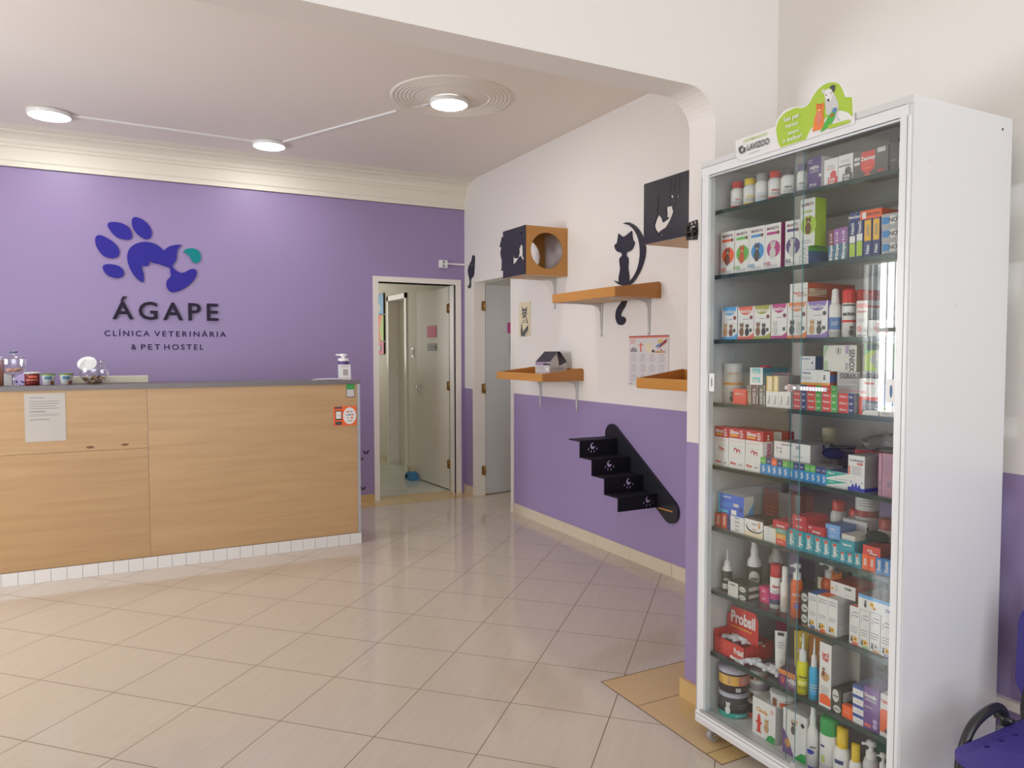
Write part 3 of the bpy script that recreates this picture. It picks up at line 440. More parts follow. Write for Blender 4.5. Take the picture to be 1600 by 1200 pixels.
('B','tablet_box','box','second box in the near column of red and navy boxes','red tablet boxes on the fourth shelf',(1.905,1.5096,1.4544,1.2597,1.2789,0.11),'scarlet','lgrey','lgrey',[('R',0.62,0,1,1,'navy'),('R',0.6,0,0.63,0.8,'pink'),('T',0.3,0.5,0.3,'white','Petmax',0,0.42),('T',0.8,0.45,0.25,'white','500',0,0.25)],[]),
('B','tablet_box','box','top box in the near column of red and navy boxes','red tablet boxes on the fourth shelf',(1.905,1.5096,1.4554,1.2793,1.2986,0.11),'scarlet','lgrey','lgrey',[('R',0.62,0,1,1,'navy'),('R',0.6,0,0.63,0.8,'pink'),('T',0.3,0.5,0.3,'white','Petmax',0,0.42),('T',0.8,0.45,0.25,'white','500',0,0.25)],[]),
('B','medicine_box','box','white box with amber foot and dachshund on the red stacks','',(1.905,1.6526,1.5414,1.319,1.366,0.1),'white','blue2','blue2',[('R',0,0,1,0.16,'amber'),('T',0.22,0.8,0.14,'steelblue','Previcox',0,0.3),('A',0.82,0.35,0.35,'dgrey'),('L',0.05,0.35,0.4,0.55,3,'gt')],[('R',0,0,1,0.2,'rust'),('R',0,0.7,1,1,'rust')]),
('B','medicine_box','box','small white and blue box on top of the dachshund box','',(1.95,1.6936,1.6334,1.366,1.408,0.07),'white','blue3','blue3',[('T',0.4,0.8,0.12,'steelblue','KETOFLEX',0,0),('C',0.8,0.5,0.08,'navy'),('L',0.15,0.55,0.5,0.6,1,'gt')],[]),
('B','flat_medicine_box','box','plain grey-brown box under the left OGRAX-3 box','',(1.91,1.5176,1.4424,1.299,1.321,0.12),'lgrey2','greybrown','greybrown',[('R',0,0.3,1,0.36,'rust'),('L',0.1,0.5,0.5,0.7,2,'tan')],[]),
('B','omega_box','box','left grey OGRAX-3 box under the large SENIOX box','OGRAX-3 boxes on the fourth shelf',(1.905,1.5156,1.4384,1.321,1.363,0.12),'lgrey2','greybrown','greybrown',[('T',0.55,0.7,0.34,'black','OGRAX-3',0,0.85),('T',0.8,0.3,0.2,'gt','1000',0,0),('L',0.05,0.4,0.4,0.45,1,'rust')],[]),
('B','omega_box','box','right grey OGRAX-3 box behind the Petcam and handle','OGRAX-3 boxes on the fourth shelf',(1.93,1.4536,1.3754,1.24,1.366,0.12),'lgrey2','greybrown','greybrown',[('T',0.5,0.88,0.12,'black','OGRAX-3',0,0.85),('L',0.1,0.3,0.8,0.6,5,'gt')],[]),
('B','omega_box','box','large off-white SENIOX box with leaf emblem, fourth cabinet shelf','',(1.905,1.5656,1.4504,1.363,1.442,0.13),'offw','taupe','taupe',[('T',0.87,0.42,0.15,'dgrey','SENIOX',-90,0.85),('T',0.72,0.2,0.09,'gt','500',-90,0),('C',0.46,0.78,0.13,'dgrey'),('C',0.46,0.78,0.11,'offw'),('O',0.46,0.78,0.025,0.1,'dgrey'),('R',0.68,0.68,0.77,0.98,'mauve'),('R',0.02,0.05,0.12,0.4,'sage'),('P',[(0,0.5),(0.15,0.98),(0,0.98)],'sage')],[]),
('B','omega_box','box','green and grey box on the right OGRAX-3 box','',(1.93,1.4446,1.3654,1.366,1.447,0.1),'lgrey2','green','green',[('P',[(0,0),(0.6,0),(0.25,0.4),(0.7,1),(0,1)],'lime'),('P',[(0,0.55),(0.7,1),(0,1)],'green'),('R',0.6,0.2,0.72,0.5,'lime'),('R',0.1,0.75,0.8,0.98,'dgreen')],[]),
('B','syrup_box','box','upright Petcam box in white, red and slate, fourth cabinet shelf','',(1.9,1.4346,1.3714,1.24,1.345,0.02),'white','white','white',[('R',0,0,1,0.5,'scarlet'),('R',0.16,0,1,0.4,'slate'),('O',0.3,0.38,0.16,0.04,'slate'),('P',[(0.15,0),(1,0),(1,0.13),(0.35,0.13),(0.22,0.09)],'white'),('T',0.5,0.88,0.07,'scarlet','Petcam',0,0.75),('R',0.08,0.58,0.35,0.66,'pink'),('L',0.4,0.18,0.9,0.34,4,'white')],[]),
('B','syrup_box','box','white and blue box behind the near finger pull, fourth cabinet shelf','',(1.9,1.3686,1.3184,1.24,1.329,0.04),'white','white','white',[('R',0,0.35,0.85,1,'blue2'),('R',0,0.2,0.7,0.33,'green'),('L',0.1,0.05,0.6,0.12,1,'gt')],[]),
('B','flat_medicine_box','box','left flat white box under the Silimox CL boxes','flat boxes under the Silimox CL boxes',(1.905,2.0326,1.9624,1.013,1.039,0.05),'white','white','white',[('T',0.3,0.55,0.3,'scarlet','Silimax',0,0.4),('T',0.75,0.5,0.22,'gt','mini',0,0.3)],[]),
('B','flat_medicine_box','box','middle flat white box under the Silimox CL boxes','flat boxes under the Silimox CL boxes',(1.905,1.9606,1.8864,1.013,1.043,0.05),'white','white','white',[('T',0.3,0.55,0.3,'scarlet','Silimax',0,0.4),('T',0.75,0.5,0.22,'gt','mini',0,0.3)],[]),
('B','flat_medicine_box','box','right flat white box under the Silimox CL boxes','flat boxes under the Silimox CL boxes',(1.905,1.8846,1.8154,1.013,1.044,0.05),'white','white','white',[('T',0.3,0.55,0.3,'scarlet','Silimax',0,0.4),('T',0.75,0.5,0.22,'gt','mini',0,0.3)],[]),
('B','liver_tablet_box','box','left red and white Silimox CL box, front row of fifth cabinet shelf','Silimox CL boxes on the fifth shelf',(1.905,2.0326,1.9644,1.039,1.152,0.05),'white','white','crimson',[('R',0,0.68,1,1,'crimson'),('T',0.48,0.88,0.12,'white','Silimox CL',0,0.82),('R',0.08,0.74,0.6,0.79,'gold'),('T',0.8,0.75,0.06,'white','PET',0,0),('L',0.1,0.55,0.8,0.62,2,'pink'),('O',0.42,0.3,0.1,0.08,'crimson'),('O',0.42,0.27,0.06,0.07,'white'),('O',0.62,0.27,0.1,0.08,'crimson'),('O',0.62,0.24,0.06,0.07,'white'),('L',0.2,0.42,0.85,0.44,1,'green')],[('R',0,0.68,1,1,'crimson'),('T',0.5,0.34,0.5,'magenta','silimox',90,0.6),('C',0.5,0.85,0.04,'white'),('C',0.5,0.75,0.04,'white')]),
('B','liver_tablet_box','box','middle red and white Silimox CL box, front row of fifth cabinet shelf','Silimox CL boxes on the fifth shelf',(1.905,1.9616,1.8844,1.043,1.153,0.05),'white','white','crimson',[('R',0,0.68,1,1,'crimson'),('T',0.48,0.88,0.12,'white','Silimox CL',0,0.82),('R',0.08,0.74,0.6,0.79,'gold'),('T',0.8,0.75,0.06,'white','PET',0,0),('L',0.1,0.55,0.8,0.62,2,'pink'),('O',0.42,0.3,0.1,0.08,'crimson'),('O',0.42,0.27,0.06,0.07,'white'),('O',0.62,0.27,0.1,0.08,'crimson'),('O',0.62,0.24,0.06,0.07,'white'),('L',0.2,0.42,0.85,0.44,1,'green')],[('R',0,0.68,1,1,'crimson'),('T',0.5,0.34,0.5,'magenta','silimox',90,0.6),('C',0.5,0.85,0.04,'white'),('C',0.5,0.75,0.04,'white')]),
('B','liver_tablet_box','box','right red and white Silimox CL box, front row of fifth cabinet shelf','Silimox CL boxes on the fifth shelf',(1.905,1.8816,1.8044,1.044,1.153,0.05),'white','white','crimson',[('R',0,0.68,1,1,'crimson'),('T',0.48,0.88,0.12,'white','Silimox CL',0,0.82),('R',0.08,0.74,0.6,0.79,'gold'),('T',0.8,0.75,0.06,'white','PET',0,0),('L',0.1,0.55,0.8,0.62,2,'pink'),('O',0.42,0.3,0.1,0.08,'crimson'),('O',0.42,0.27,0.06,0.07,'white'),('O',0.62,0.27,0.1,0.08,'crimson'),('O',0.62,0.24,0.06,0.07,'white'),('L',0.2,0.42,0.85,0.44,1,'green')],[('R',0,0.68,1,1,'crimson'),('T',0.5,0.34,0.5,'magenta','silimox',90,0.6),('C',0.5,0.85,0.04,'white'),('C',0.5,0.75,0.04,'white')]),
('B','liver_tablet_box','box','far Silimox CL box of the rear row behind the front three','Silimox CL boxes on the fifth shelf',(2,2.03,1.957,1.013,1.145,0.06),'white','white','crimson',[],[('R',0,0.68,1,1,'crimson'),('L',0.1,0.1,0.9,0.6,6,'gt')]),
('B','liver_tablet_box','box','centre Silimox CL box of the rear row behind the front three','Silimox CL boxes on the fifth shelf',(2,1.952,1.885,1.013,1.145,0.06),'white','white','crimson',[],[('R',0,0.68,1,1,'crimson'),('L',0.1,0.1,0.9,0.6,6,'gt')]),
('B','liver_tablet_box','box','near Silimox CL box of the rear row behind the front three','Silimox CL boxes on the fifth shelf',(2,1.88,1.81,1.013,1.145,0.06),'white','white','crimson',[],[('R',0,0.68,1,1,'crimson'),('L',0.1,0.1,0.9,0.6,6,'gt')]),
('B','blister_box','box','first from left in the row of narrow bright blue boxes','narrow blue boxes on the fifth shelf',(1.905,1.8126,1.7894,1.013,1.068,0.075),'azure2','lgrey2','lgrey2',[('R',0,0.6,1,1,'green'),('T',0.5,0.3,0.4,'white','Agelix',90,0.42),('L',0.2,0.7,0.8,0.85,2,'white')],[]),
('B','blister_box','box','second from left in the row of narrow bright blue boxes','narrow blue boxes on the fifth shelf',(1.905,1.7886,1.7654,1.013,1.068,0.075),'azure2','lgrey2','lgrey2',[('R',0,0.6,1,1,'navy'),('T',0.5,0.3,0.4,'white','Agelix',90,0.42),('L',0.2,0.7,0.8,0.85,2,'white')],[]),
('B','blister_box','box','third from left in the row of narrow bright blue boxes','narrow blue boxes on the fifth shelf',(1.905,1.7646,1.7424,1.013,1.068,0.075),'azure2','lgrey2','lgrey2',[('R',0,0.6,1,1,'orange'),('T',0.5,0.3,0.4,'white','Agelix',90,0.42),('L',0.2,0.7,0.8,0.85,2,'white')],[]),
('B','blister_box','box','fourth from left in the row of narrow bright blue boxes','narrow blue boxes on the fifth shelf',(1.905,1.7406,1.7194,1.013,1.068,0.075),'azure2','lgrey2','lgrey2',[('R',0,0.6,1,1,'navy'),('T',0.5,0.3,0.4,'white','Agelix',90,0.42),('L',0.2,0.7,0.8,0.85,2,'white')],[]),
('B','blister_box','box','fifth from left in the row of narrow bright blue boxes','narrow blue boxes on the fifth shelf',(1.905,1.7176,1.6964,1.013,1.067,0.075),'azure2','lgrey2','lgrey2',[('R',0,0.6,1,1,'green'),('T',0.5,0.3,0.4,'white','Agelix',90,0.42),('L',0.2,0.7,0.8,0.85,2,'white')],[]),
('B','blister_box','box','sixth from left in the row of narrow bright blue boxes','narrow blue boxes on the fifth shelf',(1.905,1.6956,1.6744,1.013,1.067,0.075),'azure2','lgrey2','lgrey2',[('R',0,0.6,1,1,'green'),('T',0.5,0.3,0.4,'white','Agelix',90,0.42),('L',0.2,0.7,0.8,0.85,2,'white')],[]),
('B','blister_box','box','seventh from left in the row of narrow bright blue boxes','narrow blue boxes on the fifth shelf',(1.905,1.6736,1.6524,1.013,1.067,0.075),'azure2','lgrey2','lgrey2',[('R',0,0.6,1,1,'navy'),('T',0.5,0.3,0.4,'white','Agelix',90,0.42),('L',0.2,0.7,0.8,0.85,2,'white')],[]),
('B','blister_box','box','eighth from left in the row of narrow bright blue boxes','narrow blue boxes on the fifth shelf',(1.905,1.6516,1.6304,1.013,1.067,0.075),'azure2','lgrey2','lgrey2',[('R',0,0.6,1,1,'navy'),('T',0.5,0.3,0.4,'white','Agelix',90,0.42),('L',0.2,0.7,0.8,0.85,2,'white')],[]),
('B','blister_box','box','ninth from left in the row of narrow bright blue boxes','narrow blue boxes on the fifth shelf',(1.905,1.6296,1.6094,1.013,1.067,0.075),'azure2','lgrey2','lgrey2',[('R',0,0.6,1,1,'green'),('T',0.5,0.3,0.4,'white','Agelix',90,0.42),('L',0.2,0.7,0.8,0.85,2,'white')],[]),
('B','blister_box','box','tenth from left in the row of narrow bright blue boxes','narrow blue boxes on the fifth shelf',(1.905,1.6086,1.5884,1.013,1.067,0.075),'azure2','lgrey2','lgrey2',[('R',0,0.6,1,1,'green'),('T',0.5,0.3,0.4,'white','Agelix',90,0.42),('L',0.2,0.7,0.8,0.85,2,'white')],[]),
('B','blister_box','box','eleventh from left in the row of narrow bright blue boxes','narrow blue boxes on the fifth shelf',(1.905,1.5876,1.5684,1.013,1.067,0.075),'azure2','lgrey2','lgrey2',[('R',0,0.6,1,1,'navy'),('T',0.5,0.3,0.4,'white','Agelix',90,0.42),('L',0.2,0.7,0.8,0.85,2,'white')],[]),
('B','blister_box','box','last from left in the row of narrow bright blue boxes','narrow blue boxes on the fifth shelf',(1.905,1.5666,1.5484,1.013,1.067,0.075),'azure2','lgrey2','lgrey2',[('R',0,0.6,1,1,'navy'),('T',0.5,0.3,0.4,'white','Agelix',90,0.42),('L',0.2,0.7,0.8,0.85,2,'white')],[]),
('B','medicine_box','box','white AMOXICIL 20 box resting on the narrow bright blue boxes','',(1.935,1.7826,1.6344,1.067,1.124,0.09),'white','lgrey2','lgrey2',[('T',0.36,0.85,0.12,'gt','AMOXICIL',0,0.4),('T',0.66,0.78,0.16,'mauve','20',0,0),('C',0.1,0.6,0.07,'mauve'),('C',0.2,0.6,0.07,'mauve'),('C',0.1,0.4,0.07,'lgrey'),('C',0.2,0.4,0.07,'mauve'),('L',0.55,0.2,0.8,0.3,2,'gt')],[]),
('B','flat_medicine_box','box','lower flat white box with teal wedge, fifth cabinet shelf','teal wedge boxes on the fifth shelf',(1.905,1.5476,1.4714,1.013,1.033,0.13),'white','lgrey','steel',[('P',[(0,0.15),(1,0.95),(0,1)],'teal3'),('T',0.25,0.75,0.22,'white','Neo R',0,0.35),('L',0.4,0.15,0.95,0.3,1,'gt')],[]),
('B','flat_medicine_box','box','upper flat white box with teal wedge, fifth cabinet shelf','teal wedge boxes on the fifth shelf',(1.905,1.5486,1.4714,1.033,1.06,0.13),'white','lgrey','steel',[('P',[(0,0.15),(1,0.95),(0,1)],'teal3'),('T',0.25,0.75,0.22,'white','Neo R',0,0.35),('L',0.4,0.15,0.95,0.3,1,'gt')],[]),
('B','supplement_box','box','upright white box with dark blue splash foot, fifth cabinet shelf','',(1.9,1.4676,1.4124,1.013,1.118,0.1),'white','lgrey2','lgrey2',[('P',[(0,0),(1,0),(1,0.1),(0.8,0.09),(0.7,0.22),(0.6,0.1),(0.5,0.26),(0.4,0.1),(0.3,0.22),(0.2,0.1),(0,0.1)],'royal'),('C',0.85,0.25,0.02,'royal'),('C',0.2,0.25,0.02,'royal'),('T',0.5,0.87,0.07,'gt','Condromax',0,0.85),('T',0.72,0.77,0.07,'coral','1000',0,0),('R',0.05,0.45,0.12,0.7,'orange'),('L',0.25,0.45,0.8,0.7,5,'gt')],[('R',0,0,1,0.1,'royal'),('L',0.1,0.4,0.9,0.9,8,'gt')]),
('B','medicine_box','box','thin rose box left of the large rose box, fifth cabinet shelf','',(1.905,1.3716,1.3614,1.013,1.133,0.08),'rose','rose','rose',[('C',0.5,0.1,0.03,'gt'),('R',0.3,0.25,0.7,0.35,'gt')],[]),
('B','medicine_box','box','large rose box at the near end of fifth cabinet shelf','',(1.905,1.3596,1.3194,1.013,1.135,0.1),'rose','rose','rose',[('R',0.4,0.22,0.7,0.36,'mauve'),('L',0.1,0.5,0.8,0.9,6,'mauve')],[]),
('B','flat_medicine_box','box','white flat box with crimson top edge under the clear plastic bag','',(2.05,1.56,1.41,1.013,1.115,0.14),'lgrey','lgrey','lgrey',[('R',0,0.82,1,1,'crimson'),('R',0,0.2,1,0.4,'coral')],[]),
('B','medicine_box','box','tall orange carton at the rear near end of fifth cabinet shelf','',(2.16,1.4,1.3,1.013,1.17,0.09),'amber','amber','amber',[('T',0.5,0.2,0.1,'white','OMEGA',0,0)],[]),
('B','slim_medicine_box','box','outer slim red box under the blue box, sixth cabinet shelf','slim red boxes on the sixth shelf',(1.905,2.0256,1.9964,0.788,0.838,0.09),'rust','navy','navy',[('R',0.3,0.1,0.7,0.9,'scarlet'),('T',0.5,0.5,0.3,'white','Dorless',90,0.6)],[]),
('B','slim_medicine_box','box','inner slim red box beside the small white stack, sixth cabinet shelf','slim red boxes on the sixth shelf',(1.905,1.9956,1.9664,0.788,0.844,0.09),'rust','navy','navy',[('R',0.3,0.1,0.7,0.9,'scarlet'),('T',0.5,0.5,0.3,'white','Dorless',90,0.6)],[]),
('B','flat_medicine_box','box','bottom white box with navy end, stack under the blue box','navy-ended boxes on the sixth shelf',(1.905,1.9646,1.8834,0.788,0.8011,0.08),'white','lgrey','lgrey',[('R',0,0,0.2,1,'navy'),('T',0.6,0.6,0.4,'gt','Meloxi',0,0.45)],[]),
('B','flat_medicine_box','box','second white box with navy end, stack under the blue box','navy-ended boxes on the sixth shelf',(1.905,1.9646,1.8834,0.8015,0.8146,0.08),'white','lgrey','lgrey',[('R',0,0,0.2,1,'navy'),('T',0.6,0.6,0.4,'gt','Meloxi',0,0.45)],[]),
('B','flat_medicine_box','box','third white box with navy end, stack under the blue box','navy-ended boxes on the sixth shelf',(1.905,1.9646,1.8844,0.815,0.8281,0.08),'white','lgrey','lgrey',[('R',0,0,0.2,1,'navy'),('T',0.6,0.6,0.4,'gt','Meloxi',0,0.45)],[]),
('B','flat_medicine_box','box','top white box with navy end, stack under the blue box','navy-ended boxes on the sixth shelf',(1.905,1.9656,1.8844,0.8285,0.8416,0.08),'white','lgrey','lgrey',[('R',0,0,0.2,1,'navy'),('T',0.6,0.6,0.4,'gt','Meloxi',0,0.45)],[]),
('B','medicine_box','box','bright blue box on top of the small stacks, sixth cabinet shelf','',(1.905,2.0096,1.8854,0.842,0.915,0.045),'blue4','offw','offw',[('R',0,0,0.06,1,'cyan'),('T',0.35,0.85,0.08,'white','MAXICAM',0,0.4),('L',0.12,0.35,0.6,0.6,3,'azure'),('R',0.6,0.45,0.8,0.6,'lgrey'),('R',0.52,0.05,0.72,0.28,'white'),('C',0.88,0.35,0.1,'navy'),('R',0.1,0.08,0.4,0.2,'cyan')],[('P',[(0.2,0),(1,0),(1,0.7)],'azure')]),
('B','chew_box','box','white and brown dog chew box with cream foot, sixth cabinet shelf','',(1.905,1.8816,1.7974,0.788,0.852,0.09),'white','dbrown','dbrown',[('R',0,0,1,0.26,'cream'),('O',0.55,0.5,0.46,0.3,'dbrown'),('O',0.58,0.56,0.44,0.28,'white'),('A',0.8,0.5,0.35,'amber'),('T',0.55,0.68,0.07,'dbrown','PEDOX',0,0),('T',0.55,0.4,0.08,'rust','Biscuit',0,0),('R',0,0.9,1,1,'dbrown')],[]),
('B','flat_medicine_box','box','bottom of five small white boxes right of the dog chew box','small white boxes on the sixth shelf',(1.905,1.7936,1.7424,0.788,0.7972,0.07),'white','cream','cream',[('L',0.15,0.3,0.75,0.7,2,'gt'),('R',0.8,0.2,0.95,0.8,'cream')],[]),
('B','flat_medicine_box','box','second of five small white boxes right of the dog chew box','small white boxes on the sixth shelf',(1.905,1.7936,1.7424,0.7976,0.8068,0.07),'white','cream','cream',[('L',0.15,0.3,0.75,0.7,2,'gt'),('R',0.8,0.2,0.95,0.8,'cream')],[]),
('B','flat_medicine_box','box','middle of five small white boxes right of the dog chew box','small white boxes on the sixth shelf',(1.905,1.7946,1.7434,0.8072,0.8164,0.07),'white','cream','cream',[('L',0.15,0.3,0.75,0.7,2,'gt'),('R',0.8,0.2,0.95,0.8,'cream')],[]),
('B','flat_medicine_box','box','fourth of five small white boxes right of the dog chew box','small white boxes on the sixth shelf',(1.905,1.7946,1.7434,0.8168,0.826,0.07),'white','cream','cream',[('L',0.15,0.3,0.75,0.7,2,'gt'),('R',0.8,0.2,0.95,0.8,'cream')],[]),
('B','flat_medicine_box','box','top of five small white boxes right of the dog chew box','small white boxes on the sixth shelf',(1.905,1.7946,1.7434,0.8264,0.8356,0.07),'white','cream','cream',[('L',0.15,0.3,0.75,0.7,2,'gt'),('R',0.8,0.2,0.95,0.8,'cream')],[]),
('B','flat_medicine_box','box','bottom red box of the three-colour stack, sixth cabinet shelf','three-colour stack on the sixth shelf',(1.905,1.7406,1.7004,0.788,0.8056,0.08),'scarlet','lgrey','lgrey',[('L',0.15,0.3,0.75,0.7,2,'white')],[]),
('B','flat_medicine_box','box','middle amber box of the three-colour stack, sixth cabinet shelf','three-colour stack on the sixth shelf',(1.905,1.7416,1.7004,0.806,0.8236,0.08),'amber','lgrey','lgrey',[('L',0.15,0.3,0.75,0.7,2,'white')],[]),
('B','flat_medicine_box','box','top sea-green box of the three-colour stack, sixth cabinet shelf','three-colour stack on the sixth shelf',(1.905,1.7416,1.7004,0.824,0.8416,0.08),'seag','lgrey','lgrey',[('L',0.15,0.3,0.75,0.7,2,'white')],[]),
('B','flat_medicine_box','box','flat crimson box on top of the three-colour stack','',(1.905,1.7556,1.6904,0.842,0.866,0.06),'crimson','crimson','crimson',[('T',0.5,0.35,0.3,'white','Ravenal',0,0.6)],[]),
('B','medicine_box','box','tall brick red box at the rear, left of the orange toy, sixth shelf','',(2.12,2,1.93,0.788,0.915,0.07),'brick','lgrey2','lgrey2',[('L',0.2,0.2,0.8,0.5,3,'coral'),('R',0.1,0.1,0.15,0.9,'coral')],[]),
('B','medicine_box','box','tall grey and red box beside the brick red box, sixth shelf','',(2.12,1.925,1.83,0.788,0.91,0.07),'lgrey2','brick','brick',[('R',0.55,0,0.75,1,'brick'),('L',0.1,0.3,0.5,0.8,6,'gt')],[]),
('B','antibiotic_box','box','first from left of the tall teal antibiotic boxes, sixth cabinet shelf','tall teal antibiotic boxes on the sixth shelf',(1.905,1.6946,1.6604,0.788,0.851,0.1),'teal','teal','teal',[('T',0.38,0.5,0.5,'white','Agemoxi',90,0.7),('R',0.25,0.75,0.62,0.9,'scarlet'),('L',0.75,0.1,0.92,0.7,2,'aqua')],[]),
('B','antibiotic_box','box','second from left of the tall teal antibiotic boxes, sixth cabinet shelf','tall teal antibiotic boxes on the sixth shelf',(1.905,1.6586,1.6264,0.788,0.85,0.1),'teal','teal','teal',[('T',0.38,0.5,0.5,'white','Agemoxi',90,0.7),('R',0.25,0.75,0.62,0.9,'scarlet'),('L',0.75,0.1,0.92,0.7,2,'aqua')],[]),
('B','antibiotic_box','box','third from left of the tall teal antibiotic boxes, sixth cabinet shelf','tall teal antibiotic boxes on the sixth shelf',(1.905,1.6246,1.5914,0.788,0.849,0.1),'teal','teal','teal',[('T',0.38,0.5,0.5,'white','Agemoxi',90,0.7),('R',0.25,0.75,0.62,0.9,'scarlet'),('L',0.75,0.1,0.92,0.7,2,'aqua')],[]),
('B','antibiotic_box','box','fourth from left of the tall teal antibiotic boxes, sixth cabinet shelf','tall teal antibiotic boxes on the sixth shelf',(1.905,1.5896,1.5584,0.788,0.848,0.1),'teal','teal','teal',[('T',0.38,0.5,0.5,'white','Agemoxi',90,0.7),('R',0.25,0.75,0.62,0.9,'scarlet'),('L',0.75,0.1,0.92,0.7,2,'aqua')],[]),
('B','antibiotic_box','box','fifth from left of the tall teal antibiotic boxes, sixth cabinet shelf','tall teal antibiotic boxes on the sixth shelf',(1.905,1.5576,1.5284,0.788,0.847,0.1),'teal','teal','teal',[('T',0.38,0.5,0.5,'white','Agemoxi',90,0.7),('R',0.25,0.75,0.62,0.9,'scarlet'),('L',0.75,0.1,0.92,0.7,2,'aqua')],[]),
('B','antibiotic_box','box','sixth from left of the tall teal antibiotic boxes, sixth cabinet shelf','tall teal antibiotic boxes on the sixth shelf',(1.905,1.5266,1.4964,0.788,0.845,0.1),'teal','teal','teal',[('T',0.38,0.5,0.5,'white','Agemoxi',90,0.7),('R',0.25,0.75,0.62,0.9,'scarlet'),('L',0.75,0.1,0.92,0.7,2,'aqua')],[]),
('B','antibiotic_box','box','left of three shorter teal antibiotic boxes, sixth cabinet shelf','short teal antibiotic boxes on the sixth shelf',(1.905,1.4966,1.4734,0.788,0.825,0.1),'teal','teal','teal',[('T',0.38,0.5,0.5,'white','Agemox',90,0.7),('R',0.25,0.72,0.62,0.88,'scarlet'),('L',0.75,0.1,0.92,0.7,2,'aqua')],[]),
('B','antibiotic_box','box','middle of three shorter teal antibiotic boxes, sixth cabinet shelf','short teal antibiotic boxes on the sixth shelf',(1.905,1.4716,1.4474,0.788,0.827,0.1),'teal','teal','teal',[('T',0.38,0.5,0.5,'white','Agemox',90,0.7),('R',0.25,0.72,0.62,0.88,'scarlet'),('L',0.75,0.1,0.92,0.7,2,'aqua')],[]),
('B','antibiotic_box','box','right of three shorter teal antibiotic boxes, sixth cabinet shelf','short teal antibiotic boxes on the sixth shelf',(1.905,1.4456,1.4214,0.788,0.83,0.1),'teal','teal','teal',[('T',0.38,0.5,0.5,'white','Agemox',90,0.7),('R',0.25,0.72,0.62,0.88,'scarlet'),('L',0.75,0.1,0.92,0.7,2,'aqua')],[]),
('B','antibiotic_box','box','teal antibiotic box lying across the three shorter ones','',(1.905,1.4966,1.4454,0.825,0.858,0.13),'teal','teal','teal',[('T',0.5,0.65,0.2,'white','Agemoxi',0,0.6),('L',0.2,0.2,0.8,0.3,1,'aqua')],[]),
('B','antibiotic_box','box','left orange box under the flat red box, sixth cabinet shelf','orange boxes on the sixth shelf',(1.905,1.4186,1.3974,0.788,0.833,0.1),'orange','orange','orange',[('T',0.4,0.5,0.5,'white','Azicox',90,0.5)],[]),
('B','antibiotic_box','box','right orange box under the flat red box, sixth cabinet shelf','orange boxes on the sixth shelf',(1.905,1.3956,1.3754,0.788,0.835,0.1),'orange','orange','orange',[('T',0.4,0.5,0.5,'white','Azicox',90,0.5)],[]),
('B','antibiotic_box','box','flat red box lying on the two orange boxes','',(1.905,1.4166,1.3604,0.833,0.86,0.12),'scarlet','brick','brick',[('T',0.4,0.5,0.25,'white','OCE',0,0.3),('T',0.6,0.25,0.22,'white','Azicox',0,0.5)],[]),
('B','antibiotic_box','box','left of two blue boxes at near end, sixth cabinet shelf','blue boxes at the near end of the sixth shelf',(1.905,1.3736,1.3514,0.788,0.834,0.12),'azure3','navy','navy',[('T',0.4,0.5,0.5,'white','Doxitec',90,0.65),('R',0.25,0.7,0.6,0.85,'lgrey')],[]),
('B','antibiotic_box','box','right of two blue boxes at near end, sixth cabinet shelf','blue boxes at the near end of the sixth shelf',(1.905,1.3496,1.3274,0.788,0.835,0.12),'azure3','navy','navy',[('T',0.4,0.5,0.5,'white','Doxitec',90,0.65),('R',0.25,0.7,0.6,0.85,'lgrey')],[]),
('B','flat_medicine_box','box','lower crimson Ravenal box of the left pair on teal boxes','Ravenal boxes on the teal boxes',(1.91,1.6786,1.6244,0.85,0.875,0.1),'crimson','crimson','crimson',[('T',0.5,0.5,0.2,'white','Ravenal',0,0.75)],[]),
('B','flat_medicine_box','box','upper crimson Ravenal box of the left pair on teal boxes','Ravenal boxes on the teal boxes',(1.91,1.6796,1.6244,0.875,0.897,0.1),'crimson','crimson','crimson',[('T',0.45,0.5,0.25,'white','Ravenal',0,0.75)],[]),
('B','flat_medicine_box','box','single crimson Ravenal box right of the stacked pair','Ravenal boxes on the teal boxes',(1.915,1.6266,1.5584,0.848,0.875,0.1),'crimson','crimson','crimson',[('T',0.55,0.35,0.25,'white','Ravenal',0,0.65),('T',0.2,0.7,0.2,'white','PET',0,0)],[]),
('B','flat_medicine_box','box','lower light blue box of the pair on the teal boxes','light blue boxes on the sixth shelf',(1.925,1.5626,1.5114,0.847,0.864,0.1),'lblue2','steelblue','steelblue',[('T',0.5,0.5,0.2,'white','Ceflox',0,0.65),('L',0.3,0.1,0.8,0.25,1,'white')],[]),
('B','flat_medicine_box','box','upper light blue box of the pair on the teal boxes','light blue boxes on the sixth shelf',(1.925,1.5636,1.5114,0.864,0.89,0.1),'lblue2','steelblue','steelblue',[('T',0.5,0.5,0.2,'white','Ceflox',0,0.65),('L',0.3,0.1,0.8,0.25,1,'white')],[]),
('B','flat_medicine_box','box','thin white and pink box on the lying teal box','',(1.915,1.4966,1.4514,0.858,0.874,0.1),'offw','offw','offw',[('L',0.3,0.3,0.8,0.45,1,'gt'),('R',0,0.88,1,1,'pink')],[]),
('C','tablet_jar','jar','leftmost red-lidded white jar at the rear of sixth cabinet shelf','lidded tablet jars on the sixth shelf',(2.12,1.67,0.788,0.923,0.026),'pill',['white','red'],[('L',0.2,0.2,0.8,0.5,4,'gt')]),
('C','tablet_jar','jar','red-lidded jar directly behind the light blue boxes, sixth shelf','lidded tablet jars on the sixth shelf',(2.1,1.585,0.788,0.913,0.028),'pill',['white','red'],[('L',0.2,0.2,0.8,0.5,4,'gt')]),
